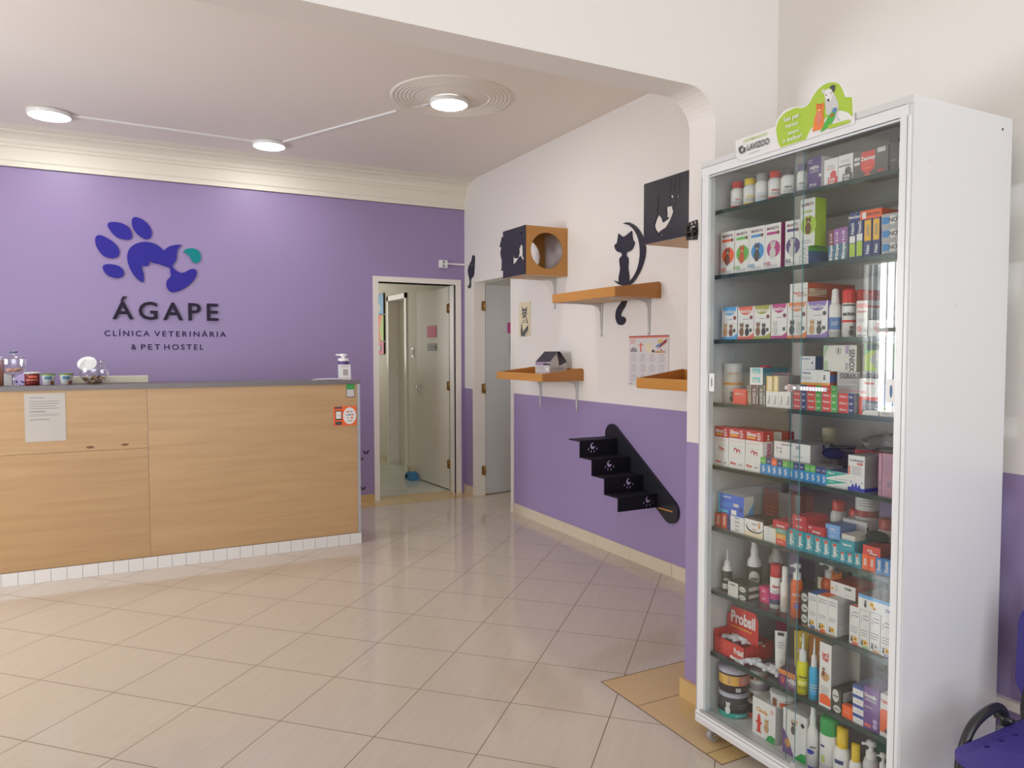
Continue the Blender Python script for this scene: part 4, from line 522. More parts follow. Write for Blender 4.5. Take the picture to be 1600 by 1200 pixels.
('C','tablet_jar','jar','red-lidded jar behind the blue-lidded one, sixth shelf','lidded tablet jars on the sixth shelf',(2.13,1.36,0.788,0.943,0.026),'pill',['white','red'],[('L',0.2,0.2,0.8,0.5,4,'gt')]),
('C','tablet_jar','jar','large dark red-lidded jar above the dark green lump, sixth shelf','lidded tablet jars on the sixth shelf',(2.02,1.42,0.788,0.923,0.03),'pill',['lgrey','brick'],[('L',0.2,0.2,0.8,0.5,4,'gt')]),
('C','tablet_jar','jar','blue-lidded white jar at near end of sixth cabinet shelf','lidded tablet jars on the sixth shelf',(2.03,1.335,0.788,0.948,0.03),'pill',['white','blue2'],[('L',0.2,0.2,0.8,0.5,4,'gt')]),
('B','flat_medicine_box','box','plain white box lying under the tall red-banded jar, sixth shelf','',(2,1.56,1.475,0.788,0.9,0.12),'lgrey','lgrey','lgrey',[('L',0.2,0.5,0.8,0.8,3,'gt')],[]),
('C','tablet_jar','jar','tall white jar with red band on a white box, sixth shelf','lidded tablet jars on the sixth shelf',(2.06,1.52,0.9,0.993,0.034),'jar',['white','white'],[('R',-0.5,0.1,1.5,0.35,'brick'),('L',0.2,0.5,0.8,0.8,3,'gt')]),
('C','dropper_bottle','bottle','small dropper bottle left of the two larger ones, seventh cabinet shelf','dropper bottles on the seventh shelf',(1.928,1.986,0.555,0.707,0.018),'dropper',['dgreen','white'],[('R',0.1,0.15,0.9,0.4,'lgrey'),('T',0.5,0.6,0.12,'white','OTO',0,0.5)]),
('B','flat_medicine_box','box','lower dark green box before the dropper bottles','dark green boxes on the seventh shelf',(1.9,1.9516,1.8634,0.555,0.5806,0.07),'dgreen2','dgreen2','dgreen2',[('R',0,0,0.55,1,'offw'),('O',0.78,0.35,0.18,0.32,'offw'),('T',0.78,0.35,0.22,'dgreen2','Dermo',0,0.3)],[('R',0.15,0.3,0.85,0.8,'lgrey'),('L',0.2,0.35,0.8,0.75,4,'gt')]),
('B','flat_medicine_box','box','upper dark green box before the dropper bottles','dark green boxes on the seventh shelf',(1.9,1.9516,1.8634,0.581,0.6066,0.07),'dgreen2','dgreen2','dgreen2',[('R',0,0,0.55,1,'offw'),('O',0.78,0.45,0.18,0.35,'offw'),('T',0.25,0.6,0.22,'dgreen2','DERMO',0,0.4),('T',0.78,0.45,0.22,'dgreen2','Dermo',0,0.3)],[('R',0.15,0.3,0.85,0.8,'lgrey'),('L',0.2,0.35,0.8,0.75,4,'gt')]),
('C','dropper_bottle','bottle','middle white-shouldered dropper bottle behind the dark green boxes','dropper bottles on the seventh shelf',(2.01,1.935,0.555,0.745,0.026),'mist',['dgreen2','white'],[('O',0.5,0.55,0.3,0.3,'offw'),('T',0.5,0.55,0.1,'dgreen2','DERMO',0,0.45)]),
('C','dropper_bottle','bottle','rear white-shouldered dropper bottle, tallest of the three','dropper bottles on the seventh shelf',(2.09,1.91,0.555,0.755,0.026),'mist',['dgreen2','white'],[('O',0.5,0.55,0.3,0.3,'offw'),('T',0.5,0.55,0.1,'dgreen2','DERMO',0,0.45)]),
('B','medicine_box','box','lower hot pink box left of the red-capped spray can','hot pink boxes on the seventh shelf',(1.95,1.8526,1.8074,0.555,0.5811,0.04),'hotpink','hotpink','hotpink',[('T',0.45,0.5,0.22,'white','Pelo',0,0.6),('R',0.8,0,1,1,'magenta')],[]),
('B','medicine_box','box','upper hot pink box left of the red-capped spray can','hot pink boxes on the seventh shelf',(1.95,1.8536,1.8084,0.5815,0.6076,0.04),'hotpink','hotpink','hotpink',[('T',0.45,0.5,0.22,'white','Pelo',0,0.6),('R',0.8,0,1,1,'magenta')],[]),
('C','spray_can','spray can','red-capped white spray can with magenta band, seventh cabinet shelf','',(1.9493,1.779,0.555,0.704,0.0193),'spray',['white','crimson'],[('T',0.5,0.75,0.1,'crimson','Abasol',0,0.5),('R',0,0.3,1,0.5,'magenta'),('R',0,0.14,1,0.3,'slate'),('L',0.3,0.52,0.7,0.62,2,'gt')]),
('C','spray_bottle','bottle','plain white tall-necked bottle right of the magenta-banded can','',(1.944,1.736,0.555,0.707,0.014),'tube',['white','white'],[('L',0.3,0.2,0.7,0.6,5,'tan')]),
('C','pump_bottle','bottle','front orange pump bottle with violet mark, seventh cabinet shelf','orange pump bottles on the seventh shelf',(1.9389,1.682,0.555,0.732,0.0189),'pump',['orangeb','white'],[('T',0.5,0.72,0.08,'white','VETCLEAN',0,0.6),('O',0.5,0.38,0.18,0.1,'violet'),('L',0.2,0.5,0.8,0.55,1,'cream')]),
('C','pump_bottle','bottle','rear orange pump bottle behind the paw-print boxes, seventh shelf','orange pump bottles on the seventh shelf',(2.04,1.63,0.555,0.74,0.032),'pump',['orangeb','white'],[]),
('B','flat_medicine_box','box','bottom of three small dark boxes with oval white labels','oval-labelled boxes on the seventh shelf',(1.91,1.6396,1.6114,0.555,0.5886,0.06),'dgreen2','dgreen2','dgreen2',[('O',0.5,0.5,0.42,0.4,'offw'),('T',0.5,0.5,0.25,'dgreen2','Crema',0,0.6)],[]),
('B','flat_medicine_box','box','middle of three small dark boxes with oval white labels','oval-labelled boxes on the seventh shelf',(1.91,1.6396,1.6114,0.589,0.6226,0.06),'dgreen2','dgreen2','dgreen2',[('O',0.5,0.5,0.42,0.4,'offw'),('T',0.5,0.5,0.25,'dgreen2','Crema',0,0.6)],[]),
('B','flat_medicine_box','box','top of three small dark boxes with oval white labels','oval-labelled boxes on the seventh shelf',(1.91,1.6406,1.6124,0.623,0.6566,0.06),'dgreen2','dgreen2','dgreen2',[('O',0.5,0.5,0.42,0.4,'offw'),('T',0.5,0.5,0.25,'dgreen2','Crema',0,0.6)],[]),
('B','pet_medicine_box','box','white box with yellow dog and blue top, left trio, seventh cabinet shelf','yellow dog boxes on the seventh shelf',(1.905,1.6076,1.5734,0.555,0.663,0.07),'white','lgrey','blue2',[('A',0.25,0.06,0.16,'dgrey'),('F',0.5,0.15,0.09,'gold'),('R',0.3,0,0.8,0.07,'blue2'),('T',0.2,0.85,0.1,'gt','Dermot',90,0.3),('L',0.3,0.78,0.9,0.93,2,'mauve'),('L',0.15,0.35,0.85,0.48,3,'gt')],[('L',0.1,0.3,0.9,0.9,9,'gt')]),
('B','pet_medicine_box','box','white box with yellow dog and orange top, left trio, seventh cabinet shelf','yellow dog boxes on the seventh shelf',(1.905,1.5716,1.5344,0.555,0.667,0.07),'white','lgrey','orange',[('A',0.25,0.06,0.16,'dgrey'),('F',0.5,0.15,0.09,'gold'),('R',0.3,0,0.8,0.07,'orange'),('T',0.2,0.85,0.1,'gt','Dermot',90,0.3),('L',0.3,0.78,0.9,0.93,2,'mauve'),('L',0.15,0.35,0.85,0.48,3,'gt')],[('L',0.1,0.3,0.9,0.9,9,'gt')]),
('B','pet_medicine_box','box','white box with yellow dog and grey top, left trio, seventh cabinet shelf','yellow dog boxes on the seventh shelf',(1.905,1.5336,1.4994,0.555,0.668,0.07),'white','lgrey','lgrey',[('A',0.25,0.06,0.16,'dgrey'),('F',0.5,0.15,0.09,'gold'),('R',0.3,0,0.8,0.07,'lgrey'),('T',0.2,0.85,0.1,'gt','Dermot',90,0.3),('L',0.3,0.78,0.9,0.93,2,'mauve'),('L',0.15,0.35,0.85,0.48,3,'gt')],[('L',0.1,0.3,0.9,0.9,9,'gt')]),
('B','pet_medicine_box','box','white box with yellow dog and coral top, right four, seventh cabinet shelf','yellow dog boxes on the seventh shelf',(1.905,1.4566,1.4234,0.555,0.668,0.08),'white','lgrey','coral',[('A',0.25,0.06,0.16,'dgrey'),('F',0.6,0.15,0.09,'gold'),('R',0.3,0,0.9,0.07,'coral'),('T',0.2,0.75,0.1,'gt','Dermot',90,0.3),('L',0.35,0.72,0.9,0.9,2,'mauve'),('L',0.1,0.3,0.85,0.5,3,'gt')],[('L',0.1,0.3,0.9,0.9,9,'gt')]),
('B','pet_medicine_box','box','white box with yellow dog and sage top, right four, seventh cabinet shelf','yellow dog boxes on the seventh shelf',(1.905,1.4216,1.3904,0.555,0.667,0.08),'white','lgrey','sage',[('A',0.25,0.06,0.16,'dgrey'),('F',0.6,0.15,0.09,'gold'),('R',0.3,0,0.9,0.07,'sage'),('T',0.2,0.75,0.1,'gt','Dermot',90,0.3),('L',0.35,0.72,0.9,0.9,2,'mauve'),('L',0.1,0.3,0.85,0.5,3,'gt')],[('L',0.1,0.3,0.9,0.9,9,'gt')]),
('B','pet_medicine_box','box','white box with yellow dog and tan top, right four, seventh cabinet shelf','yellow dog boxes on the seventh shelf',(1.905,1.3886,1.3554,0.555,0.67,0.08),'white','lgrey','tan',[('A',0.25,0.06,0.16,'dgrey'),('F',0.6,0.15,0.09,'lgrey'),('R',0.3,0,0.9,0.07,'tan'),('T',0.2,0.75,0.1,'gt','Dermot',90,0.3),('L',0.35,0.72,0.9,0.9,2,'mauve'),('L',0.1,0.3,0.85,0.5,3,'gt')],[('L',0.1,0.3,0.9,0.9,9,'gt')]),
('B','pet_medicine_box','box','white box with yellow dog and lilac top, right four, seventh cabinet shelf','yellow dog boxes on the seventh shelf',(1.905,1.3536,1.3194,0.555,0.668,0.08),'white','lgrey','lilac',[('A',0.25,0.06,0.16,'dgrey'),('F',0.6,0.15,0.09,'gold'),('R',0.3,0,0.9,0.07,'lilac'),('T',0.2,0.75,0.1,'gt','Dermot',90,0.3),('L',0.35,0.72,0.9,0.9,2,'mauve'),('L',0.1,0.3,0.85,0.5,3,'gt')],[('L',0.1,0.3,0.9,0.9,9,'gt')]),
('B','pet_medicine_box','box','white box with rust side lying on the left dog boxes','',(1.945,1.5576,1.4684,0.668,0.709,0.1),'white','rust','rust',[('F',0.07,0.45,0.14,'gold'),('L',0.2,0.3,0.3,0.8,4,'gt'),('T',0.7,0.72,0.16,'dbrown','ICHM',0,0.3),('L',0.55,0.2,0.9,0.3,1,'pink')],[]),
('B','pet_medicine_box','box','white box with blue stripe and yellow dogs lying on the right four','',(1.905,1.4286,1.3214,0.668,0.712,0.1),'white','lgrey','taupe',[('R',0,0.78,1,1,'azure'),('A',0.22,0.2,0.5,'dgrey'),('F',0.42,0.5,0.22,'gold'),('F',0.5,0.3,0.15,'amber'),('T',0.92,0.45,0.2,'steelblue','Dia',0,0)],[]),
('B','medicine_box','box','small sage green box at the rear of seventh cabinet shelf','',(2.14,1.63,1.55,0.555,0.735,0.06),'seag','seag','seag',[('L',0.2,0.3,0.8,0.6,2,'sage')],[]),
('B','medicine_box','box','long dark box lying behind the orange pump bottles','',(2.14,1.78,1.645,0.555,0.69,0.08),'dgreen2','dgreen2','black',[('R',0.1,0.3,0.3,0.6,'cream')],[]),
('B','soap_box','box','purple and orange HIBI box standing before the tubes, eighth shelf','',(1.9,1.7156,1.6434,0.325,0.38,0.05),'purpleb','purpleb','purpleb',[('R',0,0.7,1,1,'orange2'),('T',0.72,0.5,0.3,'white','HIBI',0,0.5),('T',0.22,0.4,0.2,'coral','NEO',90,0.4),('L',0.55,0.2,0.95,0.28,1,'white')],[]),
('C','ear_cleaner_bottle','bottle','bright yellow nozzle bottle, eighth cabinet shelf','nozzle bottles on the eighth shelf',(1.9191,1.636,0.325,0.518,0.0191),'nozzle',['yellowb','white'],[('T',0.5,0.65,0.08,'dgrey','Otovet',0,0.5),('R',0.2,0.35,0.8,0.5,'lemon'),('L',0.2,0.2,0.7,0.3,2,'dgrey')]),
('C','ear_cleaner_bottle','bottle','sky blue nozzle bottle, eighth cabinet shelf','nozzle bottles on the eighth shelf',(1.9149,1.589,0.325,0.519,0.0149),'nozzle',['cyanb','white'],[('L',0.2,0.3,0.8,0.6,3,'white'),('R',0.3,0.2,0.7,0.35,'azure')]),
('B','tonic_box','box','tall white and orange tonic box right of the nozzle bottles','',(1.9,1.5566,1.5134,0.325,0.524,0.085),'white','lgrey2','lgrey2',[('T',0.5,0.83,0.07,'scarlet','Liver &',0,0.6),('T',0.5,0.76,0.07,'scarlet','Water',0,0.55),('O',0.5,0.48,0.35,0.07,'tan'),('A',0.35,0.48,0.14,'brown'),('R',0.08,0.04,1,0.16,'orange'),('O',0.5,0.16,0.42,0.04,'orange'),('L',0.15,0.2,0.85,0.33,4,'gt')],[('L',0.1,0.2,0.9,0.9,16,'gt'),('C',0.1,0.3,0.04,'tan')]),
('B','tonic_box','box','plain pale tonic box behind the tall white and orange one','',(2,1.56,1.49,0.325,0.5,0.08),'offw','lgrey2','lgrey2',[],[('L',0.1,0.2,0.9,0.9,14,'gt')]),
('B','flat_medicine_box','box','lower dark box with oval label right of the tonic box','dark oval-labelled pair on the eighth shelf',(1.9,1.5076,1.4764,0.325,0.351,0.055),'dgreen2','dgreen2','dgreen2',[('O',0.55,0.5,0.42,0.42,'offw'),('T',0.55,0.5,0.25,'dgreen2','derma',0,0.6)],[]),
('B','flat_medicine_box','box','upper dark box with oval label right of the tonic box','dark oval-labelled pair on the eighth shelf',(1.9,1.5086,1.4774,0.351,0.398,0.1),'dgreen2','dgreen2','dgreen2',[('O',0.4,0.55,0.38,0.42,'offw'),('T',0.4,0.55,0.16,'dgreen2','Natural',0,0.6)],[('R',0.1,0.2,0.9,0.8,'lgrey'),('L',0.12,0.25,0.88,0.75,5,'dgrey')]),
('B','medicine_box','box','small orange box between dark pair and striped stack, eighth shelf','',(1.9,1.4726,1.4374,0.325,0.362,0.02),'orange','orange','orange',[('L',0.2,0.4,0.8,0.5,1,'white')],[]),
('B','flat_medicine_box','box','bottom white box with blue stripe, stack left of the purple box','blue-striped boxes on the eighth shelf',(1.9,1.4356,1.4004,0.325,0.3528,0.09),'white','lgrey','steel',[('R',0,0.65,1,1,'royal2'),('L',0.3,0.25,0.85,0.4,1,'gt')],[]),
('B','flat_medicine_box','box','second white box with blue stripe, stack left of the purple box','blue-striped boxes on the eighth shelf',(1.9,1.4366,1.4004,0.3533,0.3811,0.09),'white','lgrey','steel',[('R',0,0.65,1,1,'royal2'),('L',0.3,0.25,0.85,0.4,1,'gt')],[]),
('B','flat_medicine_box','box','third white box with blue stripe, stack left of the purple box','blue-striped boxes on the eighth shelf',(1.9,1.4366,1.4014,0.3815,0.4093,0.09),'white','lgrey','steel',[('R',0,0.65,1,1,'royal2'),('L',0.3,0.25,0.85,0.4,1,'gt')],[]),
('B','flat_medicine_box','box','top white box with blue stripe, stack left of the purple box','blue-striped boxes on the eighth shelf',(1.9,1.4376,1.4024,0.4098,0.4376,0.09),'white','lgrey','steel',[('R',0,0.65,1,1,'royal2'),('L',0.3,0.25,0.85,0.4,1,'gt')],[]),
('B','ear_drop_box','box','large purple Otosulin box, eighth cabinet shelf','',(1.9,1.4006,1.3494,0.325,0.449,0.09),'purplec','purplec','purplec',[('T',0.42,0.8,0.09,'white','Otosulin',0,0.75),('L',0.1,0.66,0.8,0.73,2,'white'),('L',0.08,0.5,0.6,0.55,2,'white'),('R',0.08,0.06,0.5,0.12,'coral'),('C',0.75,0.12,0.06,'lilac'),('C',0.75,0.24,0.06,'lilac')],[]),
('B','syrup_box','box','white and orange box at the near end of eighth cabinet shelf','',(1.9,1.3466,1.3154,0.325,0.448,0.06),'white','white','white',[('R',0,0.1,1,0.6,'orange'),('O',0.5,0.6,0.45,0.05,'orange'),('T',0.5,0.84,0.09,'coral','Rutimax',0,0.8),('O',0.7,0.15,0.25,0.06,'slate')],[]),
('B','flat_medicine_box','box','lower dark grey Carvox Pet box at the rear, eighth shelf','Carvox Pet boxes on the eighth shelf',(2.1,1.56,1.4,0.355,0.409,0.08),'dgrey','dgrey','dgrey',[('T',0.5,0.5,0.4,'lgrey','Carvox Pet',0,0.9)],[]),
('B','flat_medicine_box','box','upper dark grey Carvox Pet box at the rear, eighth shelf','Carvox Pet boxes on the eighth shelf',(2.1,1.56,1.4,0.41,0.464,0.08),'dgrey','dgrey','dgrey',[('T',0.5,0.5,0.4,'lgrey','Carvox Pet',0,0.9)],[]),
('B','flat_medicine_box','box','plain grey box beneath the Carvox Pet boxes, eighth shelf','',(2.1,1.56,1.36,0.325,0.354,0.1),'taupe','taupe','taupe',[('L',0.1,0.3,0.9,0.7,1,'gt')],[]),
('B','medicine_box','box','large amber carton behind the yellow nozzle bottle','',(2.1,1.8,1.66,0.325,0.5,0.08),'amber2','brown','amber2',[('T',0.75,0.35,0.1,'cream','Omega',0,0.4),('R',0,0,1,0.18,'brown')],[]),
('B','medicine_box','box','magenta and grey carton at the rear left, eighth cabinet shelf','',(2.14,1.95,1.875,0.325,0.5,0.05),'hotpink','greybrown','greybrown',[],[('L',0.1,0.1,0.9,0.9,9,'brick')]),
('B','medicine_box','box','dark green carton behind the white cream tube','',(2.1,1.865,1.81,0.325,0.475,0.05),'dgreen2','dgreen2','dgreen2',[],[]),
('C','pet_food_tub','tub','upper brown snack tub with dog picture, far corner of cabinet floor','snack tubs in the cabinet',(1.9544,1.973,0.194,0.28,0.0544),'tub',['dbrown','lilacg'],[('R',0,0.42,0.62,0.9,'amberl'),('R',0.62,0.42,1.2,0.9,'salmon'),('A',0.38,0.48,0.4,'tan'),('A',0.2,0.45,0.3,'amber'),('A',0.55,0.45,0.3,'gold'),('L',0.7,0.55,0.95,0.8,3,'lgrey'),('R',0.55,0.12,0.68,0.32,'lgrey'),('L',0.72,0.15,0.95,0.3,3,'gt')]),
('C','pet_food_tub','tub','lower dark tub with teal foot and standing cat, cabinet floor','snack tubs in the cabinet',(1.9544,1.973,0.104,0.1935,0.0528),'tub',['dgrey','lilacg'],[('R',-0.3,0.02,1,0.25,'teal3'),('A',0.35,0.2,0.6,'white'),('L',0.6,0.45,0.9,0.7,2,'gt'),('R',0.55,0.08,0.9,0.2,'aqua')]),
('C','treat_jar','jar','top small white jar of the stack beside the snack tubs','small jars in the cabinet',(2.018,1.917,0.241,0.277,0.033),'tin',['white','white'],[('R',0.15,0.1,0.32,0.9,'brown'),('R',0.4,0.15,1.05,0.6,'rust'),('T',0.7,0.75,0.25,'coral','AVERT',0,0.5)]),
('C','treat_jar','jar','middle small jar with barcode label beside the snack tubs','small jars in the cabinet',(2.018,1.917,0.205,0.2405,0.033),'tin',['lgrey','white'],[('L',0.2,0.2,0.8,0.8,5,'mauve'),('R',0.75,0.1,1.1,0.9,'lilac')]),
('C','treat_jar','jar','lowest small white jar standing on the black tub','small jars in the cabinet',(2.018,1.917,0.169,0.2045,0.033),'tin',['white','white'],[('R',0.15,0.1,0.32,0.9,'brown'),('R',0.4,0.15,1.05,0.7,'coral')]),
('C','pet_food_tub','tub','black tub with coral foot under the small jars','snack tubs in the cabinet',(2.018,1.917,0.104,0.1685,0.039),'tub',['dbrown','lgrey'],[('R',-0.3,0.05,1.3,0.35,'coral'),('C',0.5,0.65,0.14,'taupe'),('L',0.3,0.75,0.7,0.85,1,'gt')]),
('B','cosmetic_box','box','white Cãotip box with red hydrant and dog, cabinet floor','',(1.91,1.8376,1.7364,0.104,0.232,0.1),'white','lgrey','lgrey',[('T',0.42,0.72,0.1,'amber','Cãotip',0,0.6),('R',0.22,0.12,0.36,0.5,'scarlet'),('O',0.29,0.5,0.07,0.05,'scarlet'),('O',0.29,0.56,0.045,0.04,'scarlet'),('R',0.16,0.34,0.42,0.4,'scarlet'),('R',0.18,0.1,0.4,0.14,'scarlet'),('A',0.62,0.2,0.38,'tan'),('P',[(0.6,0),(1,0),(1,0.16),(0.85,0.2),(0.7,0.14)],'green3'),('C',0.86,0.82,0.05,'coral'),('C',0.86,0.82,0.03,'white')],[]),
('C','treat_jar','jar','small white jar on top of the hydrant box','small jars in the cabinet',(1.955,1.745,0.2325,0.277,0.042),'tin',['white','lgrey'],[('R',0.15,0.1,0.3,0.9,'brown'),('R',0.4,0.15,1.1,0.6,'rust'),('L',0.3,0.7,0.9,0.85,2,'gt')]),
('B','cosmetic_box','box','white box with purple corner right of the hydrant box','',(1.905,1.6996,1.6064,0.104,0.254,0.1),'white','lgrey','lgrey',[('P',[(0,0),(0.5,0),(0.25,0.35),(0,0.55)],'purplec'),('O',0.2,0.25,0.12,0.1,'amber'),('T',0.5,0.78,0.1,'amber','CIT',0,0.3),('A',0.45,0.5,0.3,'dgrey'),('P',[(0.5,0),(1,0),(1,0.2),(0.8,0.18)],'green3'),('C',0.85,0.8,0.05,'dgrey')],[]),
('C','spray_bottle','bottle','white mist bottle with blue mark, cabinet floor','',(1.9182,1.592,0.104,0.3,0.0182),'mist',['white','white'],[('T',0.5,0.72,0.08,'dgrey','vico',0,0.5),('O',0.35,0.55,0.25,0.08,'royal'),('R',0.2,0.02,0.8,0.06,'royal')]),
('C','shampoo_bottle','bottle','large white shampoo bottle with green cap, cabinet floor','',(1.9284,1.538,0.104,0.286,0.0284),'flip',['white','green3'],[('T',0.25,0.45,0.16,'lime','S',0,0.25),('R',0.1,0.75,0.3,0.8,'navy'),('L',0.1,0.2,0.7,0.32,3,'mauve'),('R',0.85,0,0.88,0.6,'navy')]),
('C','shampoo_bottle','bottle','taller yellow-capped white bottle, cabinet floor','yellow-capped shampoo bottles',(1.9258,1.489,0.104,0.275,0.0258),'flipn',['white','yellowc'],[('R',0.15,0.72,0.55,0.85,'navy'),('L',0.1,0.35,0.8,0.5,2,'amber'),('L',0.2,0.1,0.6,0.25,2,'amber')]),
('C','shampoo_bottle','bottle','shorter yellow-capped white bottle, cabinet floor','yellow-capped shampoo bottles',(1.9188,1.437,0.104,0.251,0.0188),'flipn',['white','yellowc'],[('R',0.15,0.72,0.6,0.88,'navy'),('R',0.3,0.1,0.9,0.5,'amber')]),
('C','pump_bottle','bottle','translucent white pump bottle near the end of cabinet floor','',(1.9271,1.392,0.104,0.279,0.0221),'pump',['lgrey','white'],[('L',0.3,0.3,0.7,0.5,2,'sage')]),
('C','pump_bottle','bottle','hot pink bottle at the near end of cabinet floor','',(1.9145,1.344,0.104,0.269,0.0145),'pump',['hotpink','white'],[('L',0.3,0.3,0.7,0.5,2,'white')]),
('C','shampoo_bottle','bottle','large teal bottle at the rear of cabinet floor','',(2.1,1.45,0.104,0.29,0.05),'flip',['teal3','teal3'],[]),
]

# ================================================================== THE SETTING
XR, XR2, YB, YA, YJ, XJ, ZC = 3.052, 2.3555, 6.818, 2.18, 2.325, 2.028, 3.095
m = MB(); m.box(-3.2, 4.6, -3.0, 10.6, -0.1, 0, M_FLOOR); struct('floor', m)
m = MB(); m.box(-3.2, XR+0.1, YJ-0.02, YB+0.16, ZC, ZC+0.12, M_CEIL)
struct('ceiling', m)
m = MB(); m.box(-3.2, XR2+0.2, -3.0, YJ-0.02, 3.35, 3.47, M_CEIL); struct('ceiling', m)
m = MB(); m.box(1.3, XR+0.16, YB+0.16, 10.6, 2.75, 2.85, M_CORR); m.box(XR+0.1, 4.6, 5.0, 7.6, 2.7, 2.8, M_CORR); struct('ceiling', m)
# far wall, purple, with the corridor doorway
D1a, D1b, D1z = 2.155, 2.952, 2.088
m = MB()
m.box(-3.2, D1a, YB, YB+0.16, 0, ZC, M_PUR, {'y': M_CORR}); m.box(D1b, XR, YB, YB+0.16, 0, ZC, M_PUR, {'y': M_CORR}); m.box(D1a, D1b, YB, YB+0.16, D1z, ZC, M_PUR, {'y': M_CORR, '-z': M_TRIM})
struct('wall_back', m)
# right wall with the side-room doorway
D2a, D2b, D2z = 5.812, 6.586, 2.097
m = MB()
m.box(XR, XR+0.105, YJ, D2a-0.05, 0, ZC, M_DADO); m.box(XR, XR+0.105, D2b, YB+0.16, 0, ZC, M_DADO); m.box(XR, XR+0.105, D2a-0.05, D2b, D2z, ZC, M_DADO)
struct('wall_right', m)
# left wall with a barred window
m = MB()
WY0, WY1, WZ0, WZ1 = 3.3, 5.1, 0.78, 2.35
m.box(-3.1, -2.98, -3.0, WY0, 0, 3.4, M_DADO); m.box(-3.1, -2.98, WY1, YB, 0, ZC, M_DADO); m.box(-3.1, -2.98, WY0, WY1, 0, WZ0, M_DADO); m.box(-3.1, -2.98, WY0, WY1, WZ1, ZC, M_DADO)
struct('wall_left', m)
m = MB()
for y in (WY0, (WY0+WY1)/2-0.02, WY1-0.04): m.box(-3.07, -3.0, y, y+0.04, WZ0, WZ1, M_TRIM)
for z in (WZ0, 1.62, WZ1-0.04): m.box(-3.07, -3.0, WY0, WY1, z, z+0.04, M_TRIM)
for k in range(21): m.box(-3.05, -3.035, WY0+0.06+k*0.086, WY0+0.072+k*0.086, WZ0, WZ1, M_TRIM)
struct('window_1', m)
# dividing wall with the round-cornered arch
def arc(cx, cz, r, a0, a1, n=10): return [(cx+r*math.cos(math.radians(a0+(a1-a0)*i/n)), cz+r*math.sin(math.radians(a0+(a1-a0)*i/n))) for i in range(n+1)]
ZB = 2.4216
out = [(XJ, 0), (XR+0.1, 0), (XR+0.1, 3.36), (-3.0, 3.36), (-3.0, 0), (-2.6, 0)]+arc(-2.6+0.14, ZB-0.14, 0.14, 180, 90)+arc(XJ-0.13, ZB-0.13, 0.13, 90, 0)
m = MB(); m.prism(lambda u, v, w_: (u, YA+w_, v), out, [], YJ-YA, M_DADO)
struct('wall_arch', m)
m = MB(); m.box(XR2, XR2+0.12, -3.0, YA, 0, 3.36, M_DADO); struct('wall_front_room_right', m)
# corridor behind the far wall
m = MB()
m.box(2.99, 3.11, YB+0.16, 8.37, 0, 2.76, M_CORR); m.box(2.99, 3.11, 9.04, 10.5, 0, 2.76, M_CORR); m.box(2.99, 3.11, 8.37, 9.04, 2.08, 2.76, M_CORR)
m.box(1.5, 1.6, YB+0.16, 10.5, 0, 2.76, M_CORR); m.box(1.5, 3.2, 10.42, 10.5, 0, 2.76, M_CORR)
struct('wall_corridor', m)
m = MB(); m.box(3.11, 3.15, 8.3, 9.1, 0, 2.1, M_DOOR)
for y0, y1 in ((8.34, 8.40), (9.0, 9.06)): m.box(2.975, 3.11, y0, y1, 0, 2.12, M_TRIM)
m.box(2.975, 3.11, 8.34, 9.06, 2.06, 2.12, M_TRIM)
struct('door_3', m)
m = MB()
m.box(4.5, 4.6, 5.0, 7.6, 0, 2.8, M_WALL); m.box(XR+0.105, 4.6, 7.45, 7.55, 0, 2.8, M_WALL); m.box(XR+0.105, 4.6, 5.0, 5.1, 0, 2.8, M_WALL)
struct('wall_side_room', m)
# cornice along the far wall
prof = [(0, -0.265), (0.0, -0.262), (-0.022, -0.262), (-0.022, -0.225), (-0.03, -0.215), (-0.03, -0.125), (-0.042, -0.115), (-0.042, -0.10), (-0.055, -0.088), (-0.062, -0.066), (-0.095, -0.04), (-0.15, -0.026), (-0.15, -0.018), (-0.205, -0.012), (-0.255, 0.0), (0, 0)]
m = MB(); m.prism(lambda u, v, w_: (-2.98+w_, YB+u, ZC+v), prof, [], XR+2.98, M_TRIM if 0 else mat('plaster_cornice', (0.80, 0.77, 0.66), 0.55)); struct('trim_1', m)
# plaster ceiling rose
m = MB(); pr = [(0.40, 0.0)]
for k in range(6):
    r = 0.395-k*0.026; pr += [(r, -0.007), (r-0.010, -0.011), (r-0.019, -0.008), (r-0.022, -0.003)]
pr += [(0.235, -0.006), (0.0, -0.008)]
m.lathe((1.953, 4.56, ZC), pr, mat('plaster_rose', (0.80, 0.75, 0.68), 0.6), 64); struct('trim_2', m)
# skirtings
def skirting(name, mk, segs, pts, h, t, joint=0.41):
    m = MB()
    for (a, b) in segs:
        L_ = b-a; n = max(1, round(L_/joint))
        for k in range(n):
            pts(m, a+L_*k/n+0.0012, a+L_*(k+1)/n-0.0012, h, t, mk)
    return struct(name, m)
M_SK = mat('glazed_skirting_tile', (0.66, 0.58, 0.44), 0.2); M_SKY = mat('honey_skirting_tile', (0.62, 0.42, 0.19), 0.25)
skirting('baseboard_right', M_SK, [(YJ, D2a-0.05), (D2b+0.03, YB)], lambda m, a, b, h, t, k: m.box(XR-t, XR, a, b, 0, h, k), 0.085, 0.012)
skirting('baseboard_back', M_SKY, [(-2.98, D1a-0.05)], lambda m, a, b, h, t, k: m.box(a, b, YB-t, YB, 0, h, k), 0.068, 0.014)
m = MB(); m.box(XJ-0.016, XJ, YA+0.0, YJ, 0, 0.078, M_SKY); m.box(XJ-0.016, XR, YJ, YJ+0.012, 0, 0.078, M_SKY); m.box(XJ-0.016, XR2, YA-0.014, YA, 0, 0.078, M_SKY); struct('baseboard_arch', m)
